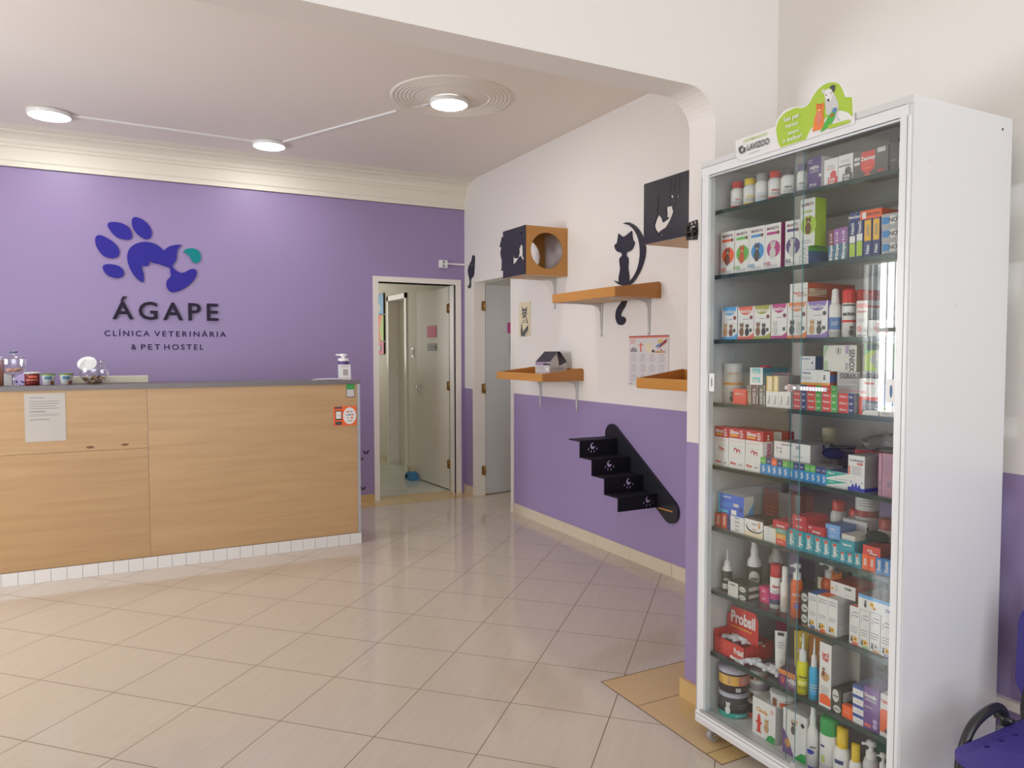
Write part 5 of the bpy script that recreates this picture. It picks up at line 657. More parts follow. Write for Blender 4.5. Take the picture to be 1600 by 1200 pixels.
skirting('baseboard_corridor', M_SK, [(YB+0.16, 8.34), (9.07, 10.4)], lambda m, a, b, h, t, k: m.box(2.978, 2.99, a, b, 0, h, k), 0.09, 0.01)
m = MB(); m.box(XR2-0.022, XR2, -2.9, 1.9, 0.347, 0.375, M_TRIM); struct('trim_3', m)
# door frames and leaves
def hinge(parent, x, y, z, ax):
    m = MB()
    if ax == 'y': m.box(x-0.022, x+0.004, y-0.004, y, z-0.045, z+0.045, M_BRASS); m.box(x-0.002, x+0.002, y-0.02, y+0.02, z-0.045, z+0.045, M_BRASS)
    else: m.box(x-0.03, x+0.012, y-0.004, y, z-0.045, z+0.045, M_BRASS)
    m.tube([(x, y-0.006, z-0.05), (x, y-0.006, z+0.05)], 0.007, M_BRASS, 8)
    return m.build('hinge', parent)
m = MB()
for x0, x1 in ((D1a-0.05, D1a), (D1b, D1b+0.055)):
    m.box(x0, x1, YB-0.016, YB+0.17, 0, D1z+0.05, M_TRIM)
m.box(D1a, D1b, YB-0.016, YB+0.17, D1z, D1z+0.05, M_TRIM)
m.box(D1b-0.012, D1b, YB+0.03, YB+0.12, 0, D1z, M_TRIM)
fr = struct('door_1', m)
m = MB()
d = Vector((-0.055, 0.78, 0)).normalized(); nrm = Vector((-d.y, d.x, 0)); h0 = Vector((2.95, YB+0.172, 0))
def lf(a, b, z): return tuple(h0+d*a+nrm*b+Vector((0, 0, z)))
m.prism(lambda u, v, w_: lf(u, -w_, v), [(0.004, 0.012), (0.775, 0.012), (0.775, 2.075), (0.004, 2.075)], [], 0.035, M_DOOR)
leaf = m.build('door_leaf', fr)
def fl(u, v, off): return lf(u, off, v)
m = MB()
pc = lf(0.715, 0, 1.045)
m.tube([lf(0.715, 0, 1.045), lf(0.715, 0.05, 1.045)], 0.009, M_BRASS); m.tube([lf(0.72, 0.05, 1.045), lf(0.60, 0.052, 1.045)], 0.008, M_CHROME)
m.tube([lf(0.715, 0.0, 1.045), lf(0.715, 0.006, 1.045)], 0.024, M_CHROME, 16); m.tube([lf(0.715, 0.0, 0.97), lf(0.715, 0.006, 0.97)], 0.02, M_CHROME, 16)
m.build('door_handle', leaf)
for z in (1.863, 1.075, 0.273): hinge(fr, 2.948, YB+0.168, z, 'y')
# side-room door
m = MB()
m.box(XR-0.006, XR+0.115, D2a-0.052, D2a, 0, D2z+0.0, M_TRIM); m.box(XR-0.006, XR+0.115, D2b-0.004, D2b+0.03, 0, D2z+0.03, M_TRIM)
m.box(XR-0.006, XR+0.115, D2a-0.052, D2b, D2z-0.002, D2z+0.03, M_TRIM)
fr = struct('door_2', m)
h2 = Vector((XR+0.118, D2b-0.002, 0)); d2 = Vector((1, 0.12, 0)).normalized(); n2 = Vector((d2.y, -d2.x, 0))
def lf2(a, b, z): return tuple(h2+d2*a+n2*b+Vector((0, 0, z)))
m = MB(); m.prism(lambda u, v, w_: lf2(u, -w_, v), [(0.006, 0.012), (0.765, 0.012), (0.765, 2.08), (0.006, 2.08)], [], 0.035, mat('door_grey_enamel', (0.60, 0.60, 0.60), 0.4), M_TRIM)
leaf2 = m.build('door_leaf', fr)
for z in (1.872, 1.062, 0.25): hinge(fr, XR+0.105, D2b-0.004, z, 'x')

# ================================================================== DOOR SIGNS, CORRIDOR THINGS
def board(name, fn, x0, x1, y0, y1, t, mk, deco, label, cat, group=None, origin=None, W=None):
    m = MB(); m.prism(lambda u, v, w_: fn(u, v, w_), [(x0, y0), (x1, y0), (x1, y1), (x0, y1)], [], t, mk)
    decorate(m, lambda a, b, o: fn(x0+a, y0+b, t+o), x1-x0, y1-y0, deco)
    return tag(m.build(name, origin=origin or fn((x0+x1)/2, y0, 0)), label, cat, group)
P_ = pal
board('door_sign', lambda u, v, w_: lf(u, 0.0006+w_, v), 0.28, 0.50, 1.575, 1.70, 0.004, P_('magenta'), [('R', .06, .05, .94, .95, 'hotpink'), ('L', .2, .3, .8, .7, 3, 'magenta')], 'square magenta sign on the open corridor door', 'sign')
board('door_sign', lambda u, v, w_: lf(u, 0.0006+w_, v), 0.28, 0.49, 1.435, 1.51, 0.004, P_('dgrey'), [('R', .04, .08, .96, .92, 'lgrey2'), ('L', .3, .25, .9, .75, 3, 'dgrey'), ('C', .17, .5, .25, 'dgrey')], 'small grey name plate below the magenta sign on corridor door', 'sign')
board('door_sign', lambda u, v, w_: lf2(u, 0.0006+w_, v), 0.265, 0.40, 1.61, 1.715, 0.004, P_('magenta'), [('L', .2, .3, .8, .7, 3, 'hotpink')], 'magenta sign on the grey side-room door, half cut by the wall', 'sign')
board('door_sign', lambda u, v, w_: lf2(u, 0.0006+w_, v), 0.30, 0.42, 1.395, 1.59, 0.008, P_('greybrown'), [('R', .1, .06, .9, .94, 'lgrey2')], 'narrow framed notice below the magenta sign on the side-room door', 'sign')
for nm, y0, y1, z0, z1, dd, lb in (('blue', 9.17, 9.42, 1.91, 2.175, [('R', 0, 0, 1, 1, 'azure'), ('R', .0, .92, 1, 1, 'steelblue'), ('O', .3, .3, .2, .2, 'lgrey')], 'topmost, sky blue canvas of the three corridor pictures'),
                           ('green', 9.17, 9.42, 1.565, 1.895, [('R', 0, 0, 1, 1, 'lime'), ('P', [(0, 0), (.55, 0), (.35, .5), (.8, 1), (0, 1)], 'orange'), ('O', .7, .3, .2, .15, 'lime')], 'middle, lime and orange canvas of the three corridor pictures'),
                           ('pink', 9.17, 9.42, 1.395, 1.55, [('R', 0, 0, 1, 1, 'hotpink'), ('O', .5, .5, .25, .3, 'maroon'), ('O', .2, .5, .15, .25, 'white')], 'lowest, pink canvas of the three corridor pictures')):
    board('canvas_picture', lambda u, v, w_: (2.9895-w_, 9.42-u+9.17-9.17, v), 0, 0.25, z0, z1, 0.02, P_('black'), dd, lb, 'picture', 'canvas pictures in the corridor')
m = MB(); m.box(2.982, 2.9895, 8.11, 8.18, 1.36, 1.47, M_PLASW); m.box(2.978, 2.982, 8.125, 8.165, 1.38, 1.45, P_('lgrey2')); tag(m.build('light_switch', origin=(2.985, 8.145, 1.36)), 'white light switch on the corridor wall by the inner doorway', 'light switch')
# blue slipper-like door wedge
m = MB(); bl = mat('blue_fabric', (0.06, 0.22, 0.42), 0.8)
m.prism(lambda u, v, w_: (2.78+w_, 7.78+u, v+0.001), [(-0.09, 0), (0.09, 0), (0.075, 0.05), (0.03, 0.085), (-0.05, 0.075), (-0.085, 0.04)], [], 0.10, bl)
m.tube([(2.80, 7.79, 0.08), (2.81, 7.80, 0.12), (2.82, 7.81, 0.13)], 0.004, M_BLACK)
m.prism(lambda u, v, w_: (2.7795, 7.78+u, v+0.001), [(0.0, 0.02), (0.06, 0.02), (0.05, 0.055), (0.01, 0.06)], [], 0.0005, P_('lgrey'))
tag(m.build('door_stop', origin=(2.83, 7.78, 0)), 'blue fabric bag holding the corridor door open on the floor', 'door stop')

# ================================================================== CEILING LAMPS AND TRUNKING
M_LED = mat('lamp_diffuser', (0.9, 0.9, 0.9), 0.4, emit=((1.0, 0.98, 0.96), LAMP))
for (x, y, r, z, lab) in ((-0.413, 6.135, 0.138, ZC, 'left round white ceiling lamp, nearest the photo edge'), (1.078, 6.215, 0.128, ZC, 'middle round white ceiling lamp near the far cornice'), (1.953, 4.60, 0.128, ZC-0.008, 'round white ceiling lamp in the middle of the plaster rose')):
    t = thing('ceiling_lamp', lab, 'lamp', (x, y, z), 'round ceiling lamps')
    m = MB(); m.lathe((x, y, z), [(r*0.9, 0), (r, -0.004), (r, -0.026), (r*0.93, -0.032)], M_PLASW, 40); m.build('housing', t)
    m = MB(); m.lathe((x, y, z), [(r*0.93, -0.032), (r*0.9, -0.034), (0.0, -0.036)], M_LED, 40, None); m.build('diffuser', t)
def trunk(p, q_, lab):
    m = MB(); a, b = Vector(p), Vector(q_); dd = (b-a).normalized(); s_ = dd.cross(Vector((0, 0, 1)))*0.010
    up_ = Vector((0, 0, -0.011))
    v = [a-s_, a+s_, b+s_, b-s_]; m.prism(lambda u, v_, w_: Vector((u, v_, ZC))+Vector((0, 0, -w_)), [(k.x, k.y) for k in v], [], 0.011, M_PLASW)
    return tag(m.build('cable_trunking', origin=p), lab, 'cable trunking', 'cable trunking between the ceiling lamps')
trunk((-0.28, 6.14, ZC), (0.955, 6.21, ZC), 'thin white trunking from the left lamp to the middle lamp')
trunk((1.17, 6.12, ZC), (1.72, 4.98, ZC), 'thin white trunking from the middle lamp towards the plaster rose')
trunk((1.79, 4.86, ZC-0.006), (1.88, 4.71, ZC-0.006), 'short stub of trunking on the plaster rose')
# socket on the far wall
t = thing('wall_socket', 'white double socket box with white trunking above the corridor door', 'socket', (2.81, YB, 2.25))
m = MB(); m.box(2.773, 2.854, YB-0.04, YB, 2.247, 2.322, M_PLASW); m.build('socket_box', t, bevel=0.004)
m = MB()
for z in (2.266, 2.303):
    m.tube([(2.813, YB-0.0402, z), (2.813, YB-0.0425, z)], 0.015, P_('lgrey2'), 14)
    for dx in (-0.006, 0.006): m.tube([(2.813+dx, YB-0.0424, z), (2.813+dx, YB-0.0432, z)], 0.002, P_('black'), 6)
m.build('socket_outlet', t)
m = MB(); m.box(2.854, XR, YB-0.014, YB, 2.285, 2.30, M_PLASW); m.box(XR-0.012, XR, YB-0.10, YB, 2.285, 2.30, M_PLASW); m.build('trunking', t)

# ================================================================== WALL LETTERING AND LOGO
M_LOGO = mat('indigo_acrylic', (0.032, 0.025, 0.29), 0.5, spec=0.2); M_LOGOT = mat('teal_acrylic', (0.005, 0.22, 0.24), 0.5, spec=0.2); M_LET = mat('charcoal_acrylic', (0.028, 0.02, 0.04), 0.6, spec=0.15); M_LET2 = mat('dark_violet_vinyl', (0.035, 0.018, 0.08), 0.6, spec=0.15)
def camray(x, y):
    return fwd+r2*((x-800)/F_PX)-u2*((y-600)/F_PX)
SIGN = [('toe_pad',0,[(-0.173,2.322),(-0.159,2.353),(-0.133,2.359),(-0.097,2.344),(-0.048,2.314),(-0.014,2.278),(0.002,2.24),(-0.006,2.2),(-0.031,2.18),(-0.066,2.176),(-0.11,2.188),(-0.143,2.225),(-0.166,2.268)],()),('toe_pad',0,[(-0.085,2.444),(-0.07,2.465),(-0.025,2.471),(0.024,2.464),(0.068,2.44),(0.091,2.402),(0.094,2.363),(0.081,2.334),(0.041,2.334),(-0.008,2.341),(-0.047,2.375),(-0.075,2.417)],()),('toe_pad',0,[(0.091,2.492),(0.102,2.518),(0.13,2.523),(0.176,2.504),(0.216,2.468),(0.237,2.424),(0.237,2.379),(0.219,2.349),(0.188,2.345),(0.148,2.367),(0.113,2.404),(0.094,2.447)],()),('toe_pad',0,[(-0.125,2.105),(-0.111,2.125),(-0.072,2.131),(-0.023,2.125),(0.017,2.101),(0.031,2.068),(0.023,2.037),(-0.005,2.021),(-0.045,2.02),(-0.089,2.038),(-0.117,2.072)],()),('main_pad',0,[(0.171,1.993),(0.15,1.997),(0.105,2.038),(0.071,2.098),(0.053,2.164),(0.054,2.221),(0.075,2.272),(0.116,2.305),(0.162,2.323),(0.203,2.327),(0.254,2.318),(0.295,2.292),(0.325,2.262),(0.357,2.296),(0.41,2.317),(0.461,2.319),(0.431,2.284),(0.422,2.243),(0.421,2.197),(0.397,2.155),(0.386,2.137),(0.406,2.109),(0.448,2.083),(0.48,2.09),(0.513,2.115),(0.545,2.126),(0.569,2.118),(0.577,2.089),(0.56,2.041),(0.51,1.981),(0.456,1.944),(0.403,1.922),(0.371,1.92),(0.345,1.946),(0.336,1.985),(0.342,2.02),(0.368,2.044),(0.376,2.068),(0.366,2.096),(0.373,2.114),(0.359,2.127),(0.323,2.136),(0.282,2.152),(0.24,2.155),(0.217,2.177),(0.212,2.134),(0.194,2.125),(0.158,2.133),(0.159,2.103),(0.172,2.058)],(12,15,44,47,20)),('ear_drop',1,[(0.471,2.267),(0.5,2.291),(0.549,2.299),(0.591,2.282),(0.61,2.242),(0.606,2.201),(0.584,2.174),(0.557,2.172),(0.536,2.192),(0.52,2.231),(0.494,2.249)],(0,))]
t = thing('wall_logo', 'large indigo paw and cat logo with ÁGAPE lettering on the purple wall', 'sign', (0.34, YB, 1.45))
fw = lambda u, v, w_: (u, YB-0.0005-w_, v)
for nm, k, pts, cusp in SIGN:
    m = MB(); m.prism(fw, smooth_loop(pts, 3, cusp), [], 0.012, M_LOGOT if k else M_LOGO); o = m.build(nm, t)
    if k: o['label'] = 'teal drop-shaped ear of the logo'
def wall_text(txt, x0, x1, zb, zc_, mk, bold, sp, nm, thick=0.008):
    vs_, fs, wd = text_geo(txt, bold, sp); sx = (x1-x0)/wd
    # cap height of the font measured from a flat-topped capital
    hv = text_geo('E', bold, 1.0)[0]; ch = max(v[1] for v in hv); s = (zc_-zb)/ch
    m = MB()
    for dz, rv in ((thick, 0), (0.0006, 1)):
        b = len(m.v); m.v += [fw(x0+x*sx, zb+y*s, dz) for x, y in vs_]
        for f in fs: m.f.append([b+i for i in f]); m.fm.append(m.mi(mk)); m.fs.append(False)
    # rims
    from collections import Counter
    ec = Counter()
    for f in fs:
        for i in range(len(f)): ec[tuple(sorted((f[i], f[(i+1) % len(f)])))] += 1
    for (a, b_), c in ec.items():
        if c == 1:
            p, q_ = vs_[a], vs_[b_]
            m.face([fw(x0+p[0]*sx, zb+p[1]*s, 0.0006), fw(x0+q_[0]*sx, zb+q_[1]*s, 0.0006), fw(x0+q_[0]*sx, zb+q_[1]*s, thick), fw(x0+p[0]*sx, zb+p[1]*s, thick)], mk)
    return m.build(nm, t)
wall_text('ÁGAPE', -0.062, 0.738, 1.692, 1.835, M_LET, 0.014, 1.32, 'lettering', 0.014)
for tx_, a_, b_, z_ in (('CLÍNICA', -0.122, 0.205, 1.553), ('VETERINÁRIA', 0.240, 0.798, 1.553), ('&', 0.068, 0.105, 1.443), ('PET', 0.140, 0.283, 1.443), ('HOSTEL', 0.312, 0.617, 1.443)):
    wall_text(tx_, a_, b_, z_, z_+0.044, M_LET2, 0.008, 1.35, 'lettering', 0.003)
# butterfly stickers
def butterfly(x, z, s, lab):
    m = MB()
    for sg in (-1, 1):
        m.prism(fw, [(x, z), (x+sg*s*0.9, z+s*0.9), (x+sg*s, z+s*0.2), (x+sg*s*0.5, z)], [], 0.001, M_BLACK); m.prism(fw, [(x, z), (x+sg*s*0.7, z-s*0.1), (x+sg*s*0.6, z-s*0.7), (x+sg*s*0.1, z-s*0.4)], [], 0.001, M_BLACK)
    tag(m.build('butterfly_sticker', origin=(x, YB, z)), lab, 'sticker', 'butterfly stickers beside the counter end')
butterfly(2.027, 0.471, 0.028, 'largest, topmost black butterfly sticker right of the counter end'); butterfly(1.985, 0.412, 0.018, 'small black butterfly sticker just below the largest one'); butterfly(1.995, 0.13, 0.025, 'lowest black butterfly sticker near the yellow skirting')

# ================================================================== RECEPTION COUNTER
YK, XK, ZK = 5.3545, 1.535, 1.215
t = thing('reception_counter', 'long beech laminate reception counter with grey top edge and white tile kick', 'counter', (-0.5, YK+0.2, 0))
m = MB(); m.box(-2.3, 0.138, YK, YK+0.02, 0.80, 1.187, M_BEECH); m.build('front_panel', t)
m = MB(); m.box(-2.3, 0.138, YK, YK+0.02, 0.083, 0.798, wood('beech_laminate_lower', (0.43, 0.26, 0.12), (0.49, 0.31, 0.15), 'X', 16, 0.36, 3.0)); m.build('front_panel', t)
m = MB(); m.box(0.14, XK-0.008, YK, YK+0.02, 0.083, 1.187, wood('beech_laminate_right', (0.46, 0.285, 0.135), (0.53, 0.34, 0.17), 'X', 13, 0.36, 7.0)); m.build('front_panel', t)
m = MB(); m.box(XK-0.02, XK, YK+0.02, YK+0.42, 0.0, 1.187, M_BEECH); m.build('side_panel', t)
m = MB(); m.box(XK-0.008, XK+0.012, YK-0.008, YK+0.03, 0.083, 1.19, M_ALU); m.build('corner_profile', t)
m = MB(); m.box(-2.3, XK+0.014, YK-0.012, YK+0.44, 1.187, ZK, mat('grey_worktop', (0.17, 0.15, 0.15), 0.35)); m.build('worktop', t)
m = MB(); m.box(-2.3, XK+0.010, YK-0.006, YK+0.02, 0.0, 0.081, mat('dark_grout', (0.12, 0.09, 0.07), 0.8))
x = XK+0.012; M_KT = mat('white_kick_tile', (0.74, 0.72, 0.70), 0.18)
while x > -2.2: m.box(x-0.0835, x, YK-0.012, YK-0.006, 0.001, 0.0815, M_KT); x -= 0.0855
m.build('tile_kick', t)
for (x, z) in ((-0.19, 0.823), (0.005, 0.828)):
    m = MB(); m.prism(lambda u, v, w_: (x+u, YK-0.0005-w_, z+v), ell(0, 0, 0.022, 0.008, 14), [], 0.0008, P_('brown')); m.build('knot_mark', t)
fk = lambda u, v, w_: (u, YK-0.0006-w_, v)
board('paper_notice', fk, -0.532, -0.318, 0.874, 1.170, 0.001, mat('printed_paper', (0.50, 0.47, 0.43), 0.6), [('L', .12, .88, .5, .94, 1, 'gt'), ('L', .12, .66, .84, .86, 4, 'gt'), ('L', .12, .6, .5, .64, 1, 'dgrey'), ('L', .12, .52, .84, .58, 2, 'gt'), ('L', .12, .44, .6, .47, 1, 'dgrey')], 'typed white paper notice taped on the counter front', 'notice')
board('payment_sticker', fk, 1.447, 1.508, 1.09, 1.186, 0.001, P_('dgrey'), [('R', 0, .62, 1, 1, 'green3'), ('R', .06, .05, .94, .6, 'lgrey'), ('L', .2, .7, .8, .9, 2, 'green')], 'green-headed sticker at the top right of the counter front', 'sticker')
board('payment_sticker', fk, 1.352, 1.52, 0.884, 1.025, 0.001, P_('orange'), [('R', .04, .88, .38, .98, 'dgrey'), ('R', .07, .3, .36, .78, 'black'), ('R', .1, .36, .33, .74, 'white'), ('R', .07, .04, .36, .22, 'dgrey'), ('L', .15, .5, .28, .56, 1, 'rust'), ('O', .7, .5, .29, .44, 'white'), ('R', .56, .68, .68, .74, 'rust'), ('R', .72, .68, .84, .74, 'gt'), ('R', .55, .52, .64, .58, 'gt'), ('R', .66, .5, .72, .6, 'steelblue'), ('R', .76, .52, .88, .58, 'rust'), ('R', .58, .38, .7, .41, 'gt'), ('R', .76, .34, .84, .44, 'orange'), ('R', .6, .22, .82, .26, 'gt')], 'orange sticker with round white payment panel on the counter front', 'sticker')

# ---- things on the counter
def lathe_thing(name, c, parts, label, cat, group=None, seg=28):
    t = thing(name, label, cat, c, group)
    for pn, prof, mk in parts:
        m = MB(); m.lathe(c, prof, mk, seg); m.build(pn, t)
    return t
ZT = ZK+0.0005
# pump bottle with card
t = thing('hand_sanitizer', 'white pump bottle with a payment card leaning on it, counter end', 'bottle', (1.475, 5.52, ZT))
m = MB(); m.lathe((1.475, 5.53, ZT), [(0, 0), (0.038, 0.0), (0.04, 0.01), (0.04, 0.12), (0.036, 0.135), (0.016, 0.142)], mat('clear_gel', (0.6, 0.62, 0.66), 0.2), 24); m.build('bottle_body', t)
m = MB(); m.lathe((1.475, 5.53, ZT), [(0.040, 0.113), (0.0405, 0.135)], P_('purple'), 24); m.build('label_band', t)
m = MB(); m.lathe((1.475, 5.53, ZT), [(0.04, 0.14), (0.04, 0.158), (0.014, 0.16), (0.014, 0.172), (0.026, 0.174), (0.026, 0.192), (0, 0.194)], M_PLASW, 20); m.box(1.42, 1.475, 5.522, 5.538, 0.178+ZT, 0.192+ZT, M_PLASW); m.build('pump_head', t)
board('payment_card', lambda u, v, w_: (u, 5.47-w_+v*0.1, v+ZT), 1.435, 1.515, 0, 0.112, 0.002, P_('white'), [('L', .1, .82, .9, .95, 2, 'gt'), ('R', .28, .28, .74, .7, 'lgrey2'), ('L', .2, .08, .8, .16, 1, 'gt')], 'white card standing before the pump bottle at the counter end', 'card')
m = MB(); m.box(1.24, 1.44, 5.40, 5.55, ZT, ZT+0.004, P_('lgrey')); m.box(1.25, 1.43, 5.39, 5.53, ZT+0.004, ZT+0.007, P_('mauve')); m.box(1.27, 1.42, 5.40, 5.54, ZT+0.007, ZT+0.010, P_('white')); tag(m.build('leaflet_stack', origin=(1.34, 5.47, ZT)), 'small stack of leaflets left of the pump bottle', 'leaflets')
# glass bowl with brown content and disc
bx_, by_ = -0.165, 5.52
t = thing('glass_bowl', 'round glass bowl of dark treats with a white oval lid leaning in it', 'bowl', (bx_, by_, ZT))
pr = [(0.0, 0.003), (0.045, 0.003)]+[(0.088*math.sin(math.radians(a)), 0.088-0.088*math.cos(math.radians(a))) for a in range(32, 146, 8)]
m = MB(); m.lathe((bx_, by_, ZT), pr, M_JAR, 40); m.build('bowl_glass', t)
m = MB(); N_ = Vector((-0.25, -0.85, 0.45)).normalized(); A_ = N_.cross(Vector((0, 0, 1))).normalized(); B_ = A_.cross(N_)
cc_ = Vector((bx_-0.035, by_-0.02, ZT+0.132))
m.prism(lambda u, v, w_: cc_+A_*u+B_*v+N_*w_, ell(0, 0, 0.058, 0.05, 32), [], 0.004, M_PLASW); o = m.build('lid', t)
for k in range(34):
    a = random.random()*2*PI; rr = 0.06*math.sqrt(random.random()); z = ZT+0.012+0.035*random.random()
    if k < 16: rr *= 0.7; z = ZT+0.010
    m = MB(); cx, cy_ = bx_+rr*math.cos(a), by_+rr*math.sin(a); an = random.random()*PI; dx, dy = math.cos(an)*0.013, math.sin(an)*0.013
    m.tube([(cx-dx, cy_-dy, z), (cx, cy_, z+0.004), (cx+dx, cy_+dy, z)], [0.007, 0.009, 0.006], [mat('dark_kibble', (0.10, 0.05, 0.025), 0.7), mat('tan_kibble', (0.36, 0.22, 0.10), 0.7)][k % 2], 7)
    tag(m.build('dog_treat', origin=(cx, cy_, z)), 'small brown treat inside the round glass bowl with white lid', 'treat', 'treats in the round glass bowl')
# cream box behind
m = MB(); m.box(-0.29, 0.155, 5.62, 5.78, ZT, ZT+0.045, mat('cream_laminate', (0.70, 0.66, 0.54), 0.5)); tag(m.build('paper_tray', origin=(-0.07, 5.7, ZT), bevel=0.003), 'long low cream box behind the round glass bowl', 'box')
# two green-lidded tubs
for x, lab in ((-0.415, 'left green-lidded snack pot on the counter'), (-0.318, 'right green-lidded snack pot on the counter')):
    t = thing('snack_pot', lab, 'pot', (x, 5.5, ZT), 'green-lidded pots on the counter')
    m = MB(); pr = [(0.0, 0), (0.031, 0), (0.037, 0.064)]; m.lathe((x, 5.5, ZT), pr, P_('lgrey'), 28)
    def f(u, v, off, x=x): 
        ph = (u-0.5)*2.2; r_ = 0.031+0.006*v/0.064+0.0006+off; dv = Vector((-x, -5.5, 0)).normalized(); rt = Vector((-dv.y, dv.x, 0))
        return Vector((x, 5.5, ZT+v))+dv*(r_*math.cos(ph))+rt*(r_*math.sin(ph))
    decorate(m, f, 1.0, 0.064, [('R', .2, .55, .75, .85, 'steelteal'), ('L', .25, .3, .75, .5, 2, 'gt'), ('R', .65, .05, .95, .4, 'brown')], nx=6); m.build('pot_body', t)
    m = MB(); m.lathe((x, 5.5, ZT), [(0.041, 0.062), (0.041, 0.071), (0, 0.073)], mat('olive_green_lid', (0.13, 0.25, 0.04), 0.4), 28); m.build('lid', t)
t = lathe_thing('snack_tub', (-0.505, 5.54, ZT), [('tub_body', [(0, 0), (0.04, 0), (0.041, 0.073)], mat('dark_red_label', (0.19, 0.025, 0.02), 0.4)), ('lid', [(0.043, 0.073), (0.043, 0.082), (0, 0.084)], M_PLASW)], 'dark red snack tub with white lid on the counter', 'tub')
m = MB()
def f(u, v, off):
    ph = (u-0.5)*2.4; r_ = 0.0412+off; dv = Vector((0.505, -5.5, 0)).normalized(); rt = Vector((-dv.y, dv.x, 0))
    return Vector((-0.505, 5.54, ZT+v))+dv*(r_*math.cos(ph))+rt*(r_*math.sin(ph))
decorate(m, f, 1.0, 0.073, [('R', .3, .62, .8, .82, 'coral'), ('R', .15, .4, .85, .5, 'salmon'), ('L', .2, .1, .8, .35, 3, 'brick')], nx=8); m.build('label_print', t)
m = MB(); m.box(-0.655, -0.612, 5.55, 5.60, ZT, ZT+0.075, P_('lgrey2'), {'x': P_('navy')}); tag(m.build('card_box', origin=(-0.63, 5.57, ZT)), 'small grey box behind the footed glass jar', 'box')
m = MB(); m.box(-0.60, -0.54, 5.56, 5.60, ZT, ZT+0.072, P_('lilac')); decorate(m, lambda u, v, o: (-0.60+u, 5.56-o, ZT+v), .06, .072, [('P', [(.5, .3), (1, .05), (1, .2), (.6, .4)], 'navy'), ('C', .15, .3, .12, 'navy')]); tag(m.build('card_box', origin=(-0.57, 5.58, ZT)), 'small lilac and navy box behind the footed glass jar', 'box')
t = thing('glass_jar', 'footed glass jar of pink treats with domed lid at left end', 'jar', (-0.588, 5.44, ZT))
m = MB(); m.lathe((-0.588, 5.44, ZT), [(0.0, 0.001), (0.034, 0.001), (0.034, 0.005), (0.008, 0.012), (0.007, 0.03), (0.013, 0.036), (0.007, 0.044), (0.012, 0.062), (0.04, 0.075), (0.062, 0.10), (0.068, 0.14), (0.067, 0.165)], M_JAR, 40); m.build('jar_body', t)
m = MB(); m.lathe((-0.588, 5.44, ZT), [(0.071, 0.166), (0.06, 0.178), (0.025, 0.187), (0.01, 0.19), (0.008, 0.198), (0.018, 0.205), (0.018, 0.213), (0, 0.217)], M_JAR, 40); m.tube([(-0.608, 5.425, ZT+0.205), (-0.566, 5.425, ZT+0.208)], 0.004, mat('dark_teal_ribbon', (0.02, 0.1, 0.12), 0.6), 8); m.build('lid', t)
for k in range(12):
    a = k*2.4; rr = 0.038*math.sqrt((k+0.5)/12); m = MB(); cx, cy_ = -0.588+rr*math.cos(a), 5.44+rr*math.sin(a)
    z0_ = ZT+0.092+(0.007 if rr > 0.025 else 0)
    m.tube([(cx-0.014, cy_, z0_), (cx+0.014, cy_+0.004, z0_+0.003)], 0.006, mat('pink_treat', (0.62, 0.30, 0.20), 0.7), 8); tag(m.build('dog_treat', origin=(cx, cy_, z0_)), 'pinkish treat stick inside the footed glass jar', 'treat', 'treats in the footed glass jar')
t = lathe_thing('snack_jar', (-0.69, 5.60, ZT), [('jar_body', [(0, 0), (0.034, 0), (0.034, 0.15), (0.028, 0.16)], mat('rust_snack_label', (0.36, 0.16, 0.10), 0.5)), ('lid', [(0.034, 0.16), (0.034, 0.178), (0, 0.18)], M_PLASW)], 'tall rusty brown jar with white lid at the photo edge', 'jar')

# ================================================================== CAT FURNITURE ON THE RIGHT WALL
XF = 2.69
def bracket(parent, y, z, drop=0.235, reach=0.30, nm='bracket'):
    m = MB(); M_ = mat('bracket_grey_white', (0.60, 0.60, 0.60), 0.35)
    m.prism(lambda u, v, w_: (XR-0.003-w_, y-u, z+v), [(-0.014, 0), (0.014, 0), (0.014, -0.04), (0.006, -drop), (-0.006, -drop), (-0.014, -0.04)], [], 0.007, M_)
    m.prism(lambda u, v, w_: (XR-0.003-u, y+v, z-w_), [(0, -0.013), (reach, -0.008), (reach, 0.008), (0, 0.013)], [], 0.006, M_)
    m.prism(lambda u, v, w_: (XR-u, y-0.004+w_, z-v), [(0.004, 0.002), (reach-0.02, 0.004), (0.09, 0.010), (0.035, 0.022), (0.018, 0.06), (0.014, drop-0.06), (0.004, drop-0.02)], [], 0.008, M_)
    m.tube([(XR-0.009, y, z-drop+0.012), (XR-0.013, y, z-drop+0.012)], 0.005, M_CHROME, 8)
    return m.build(nm, parent)
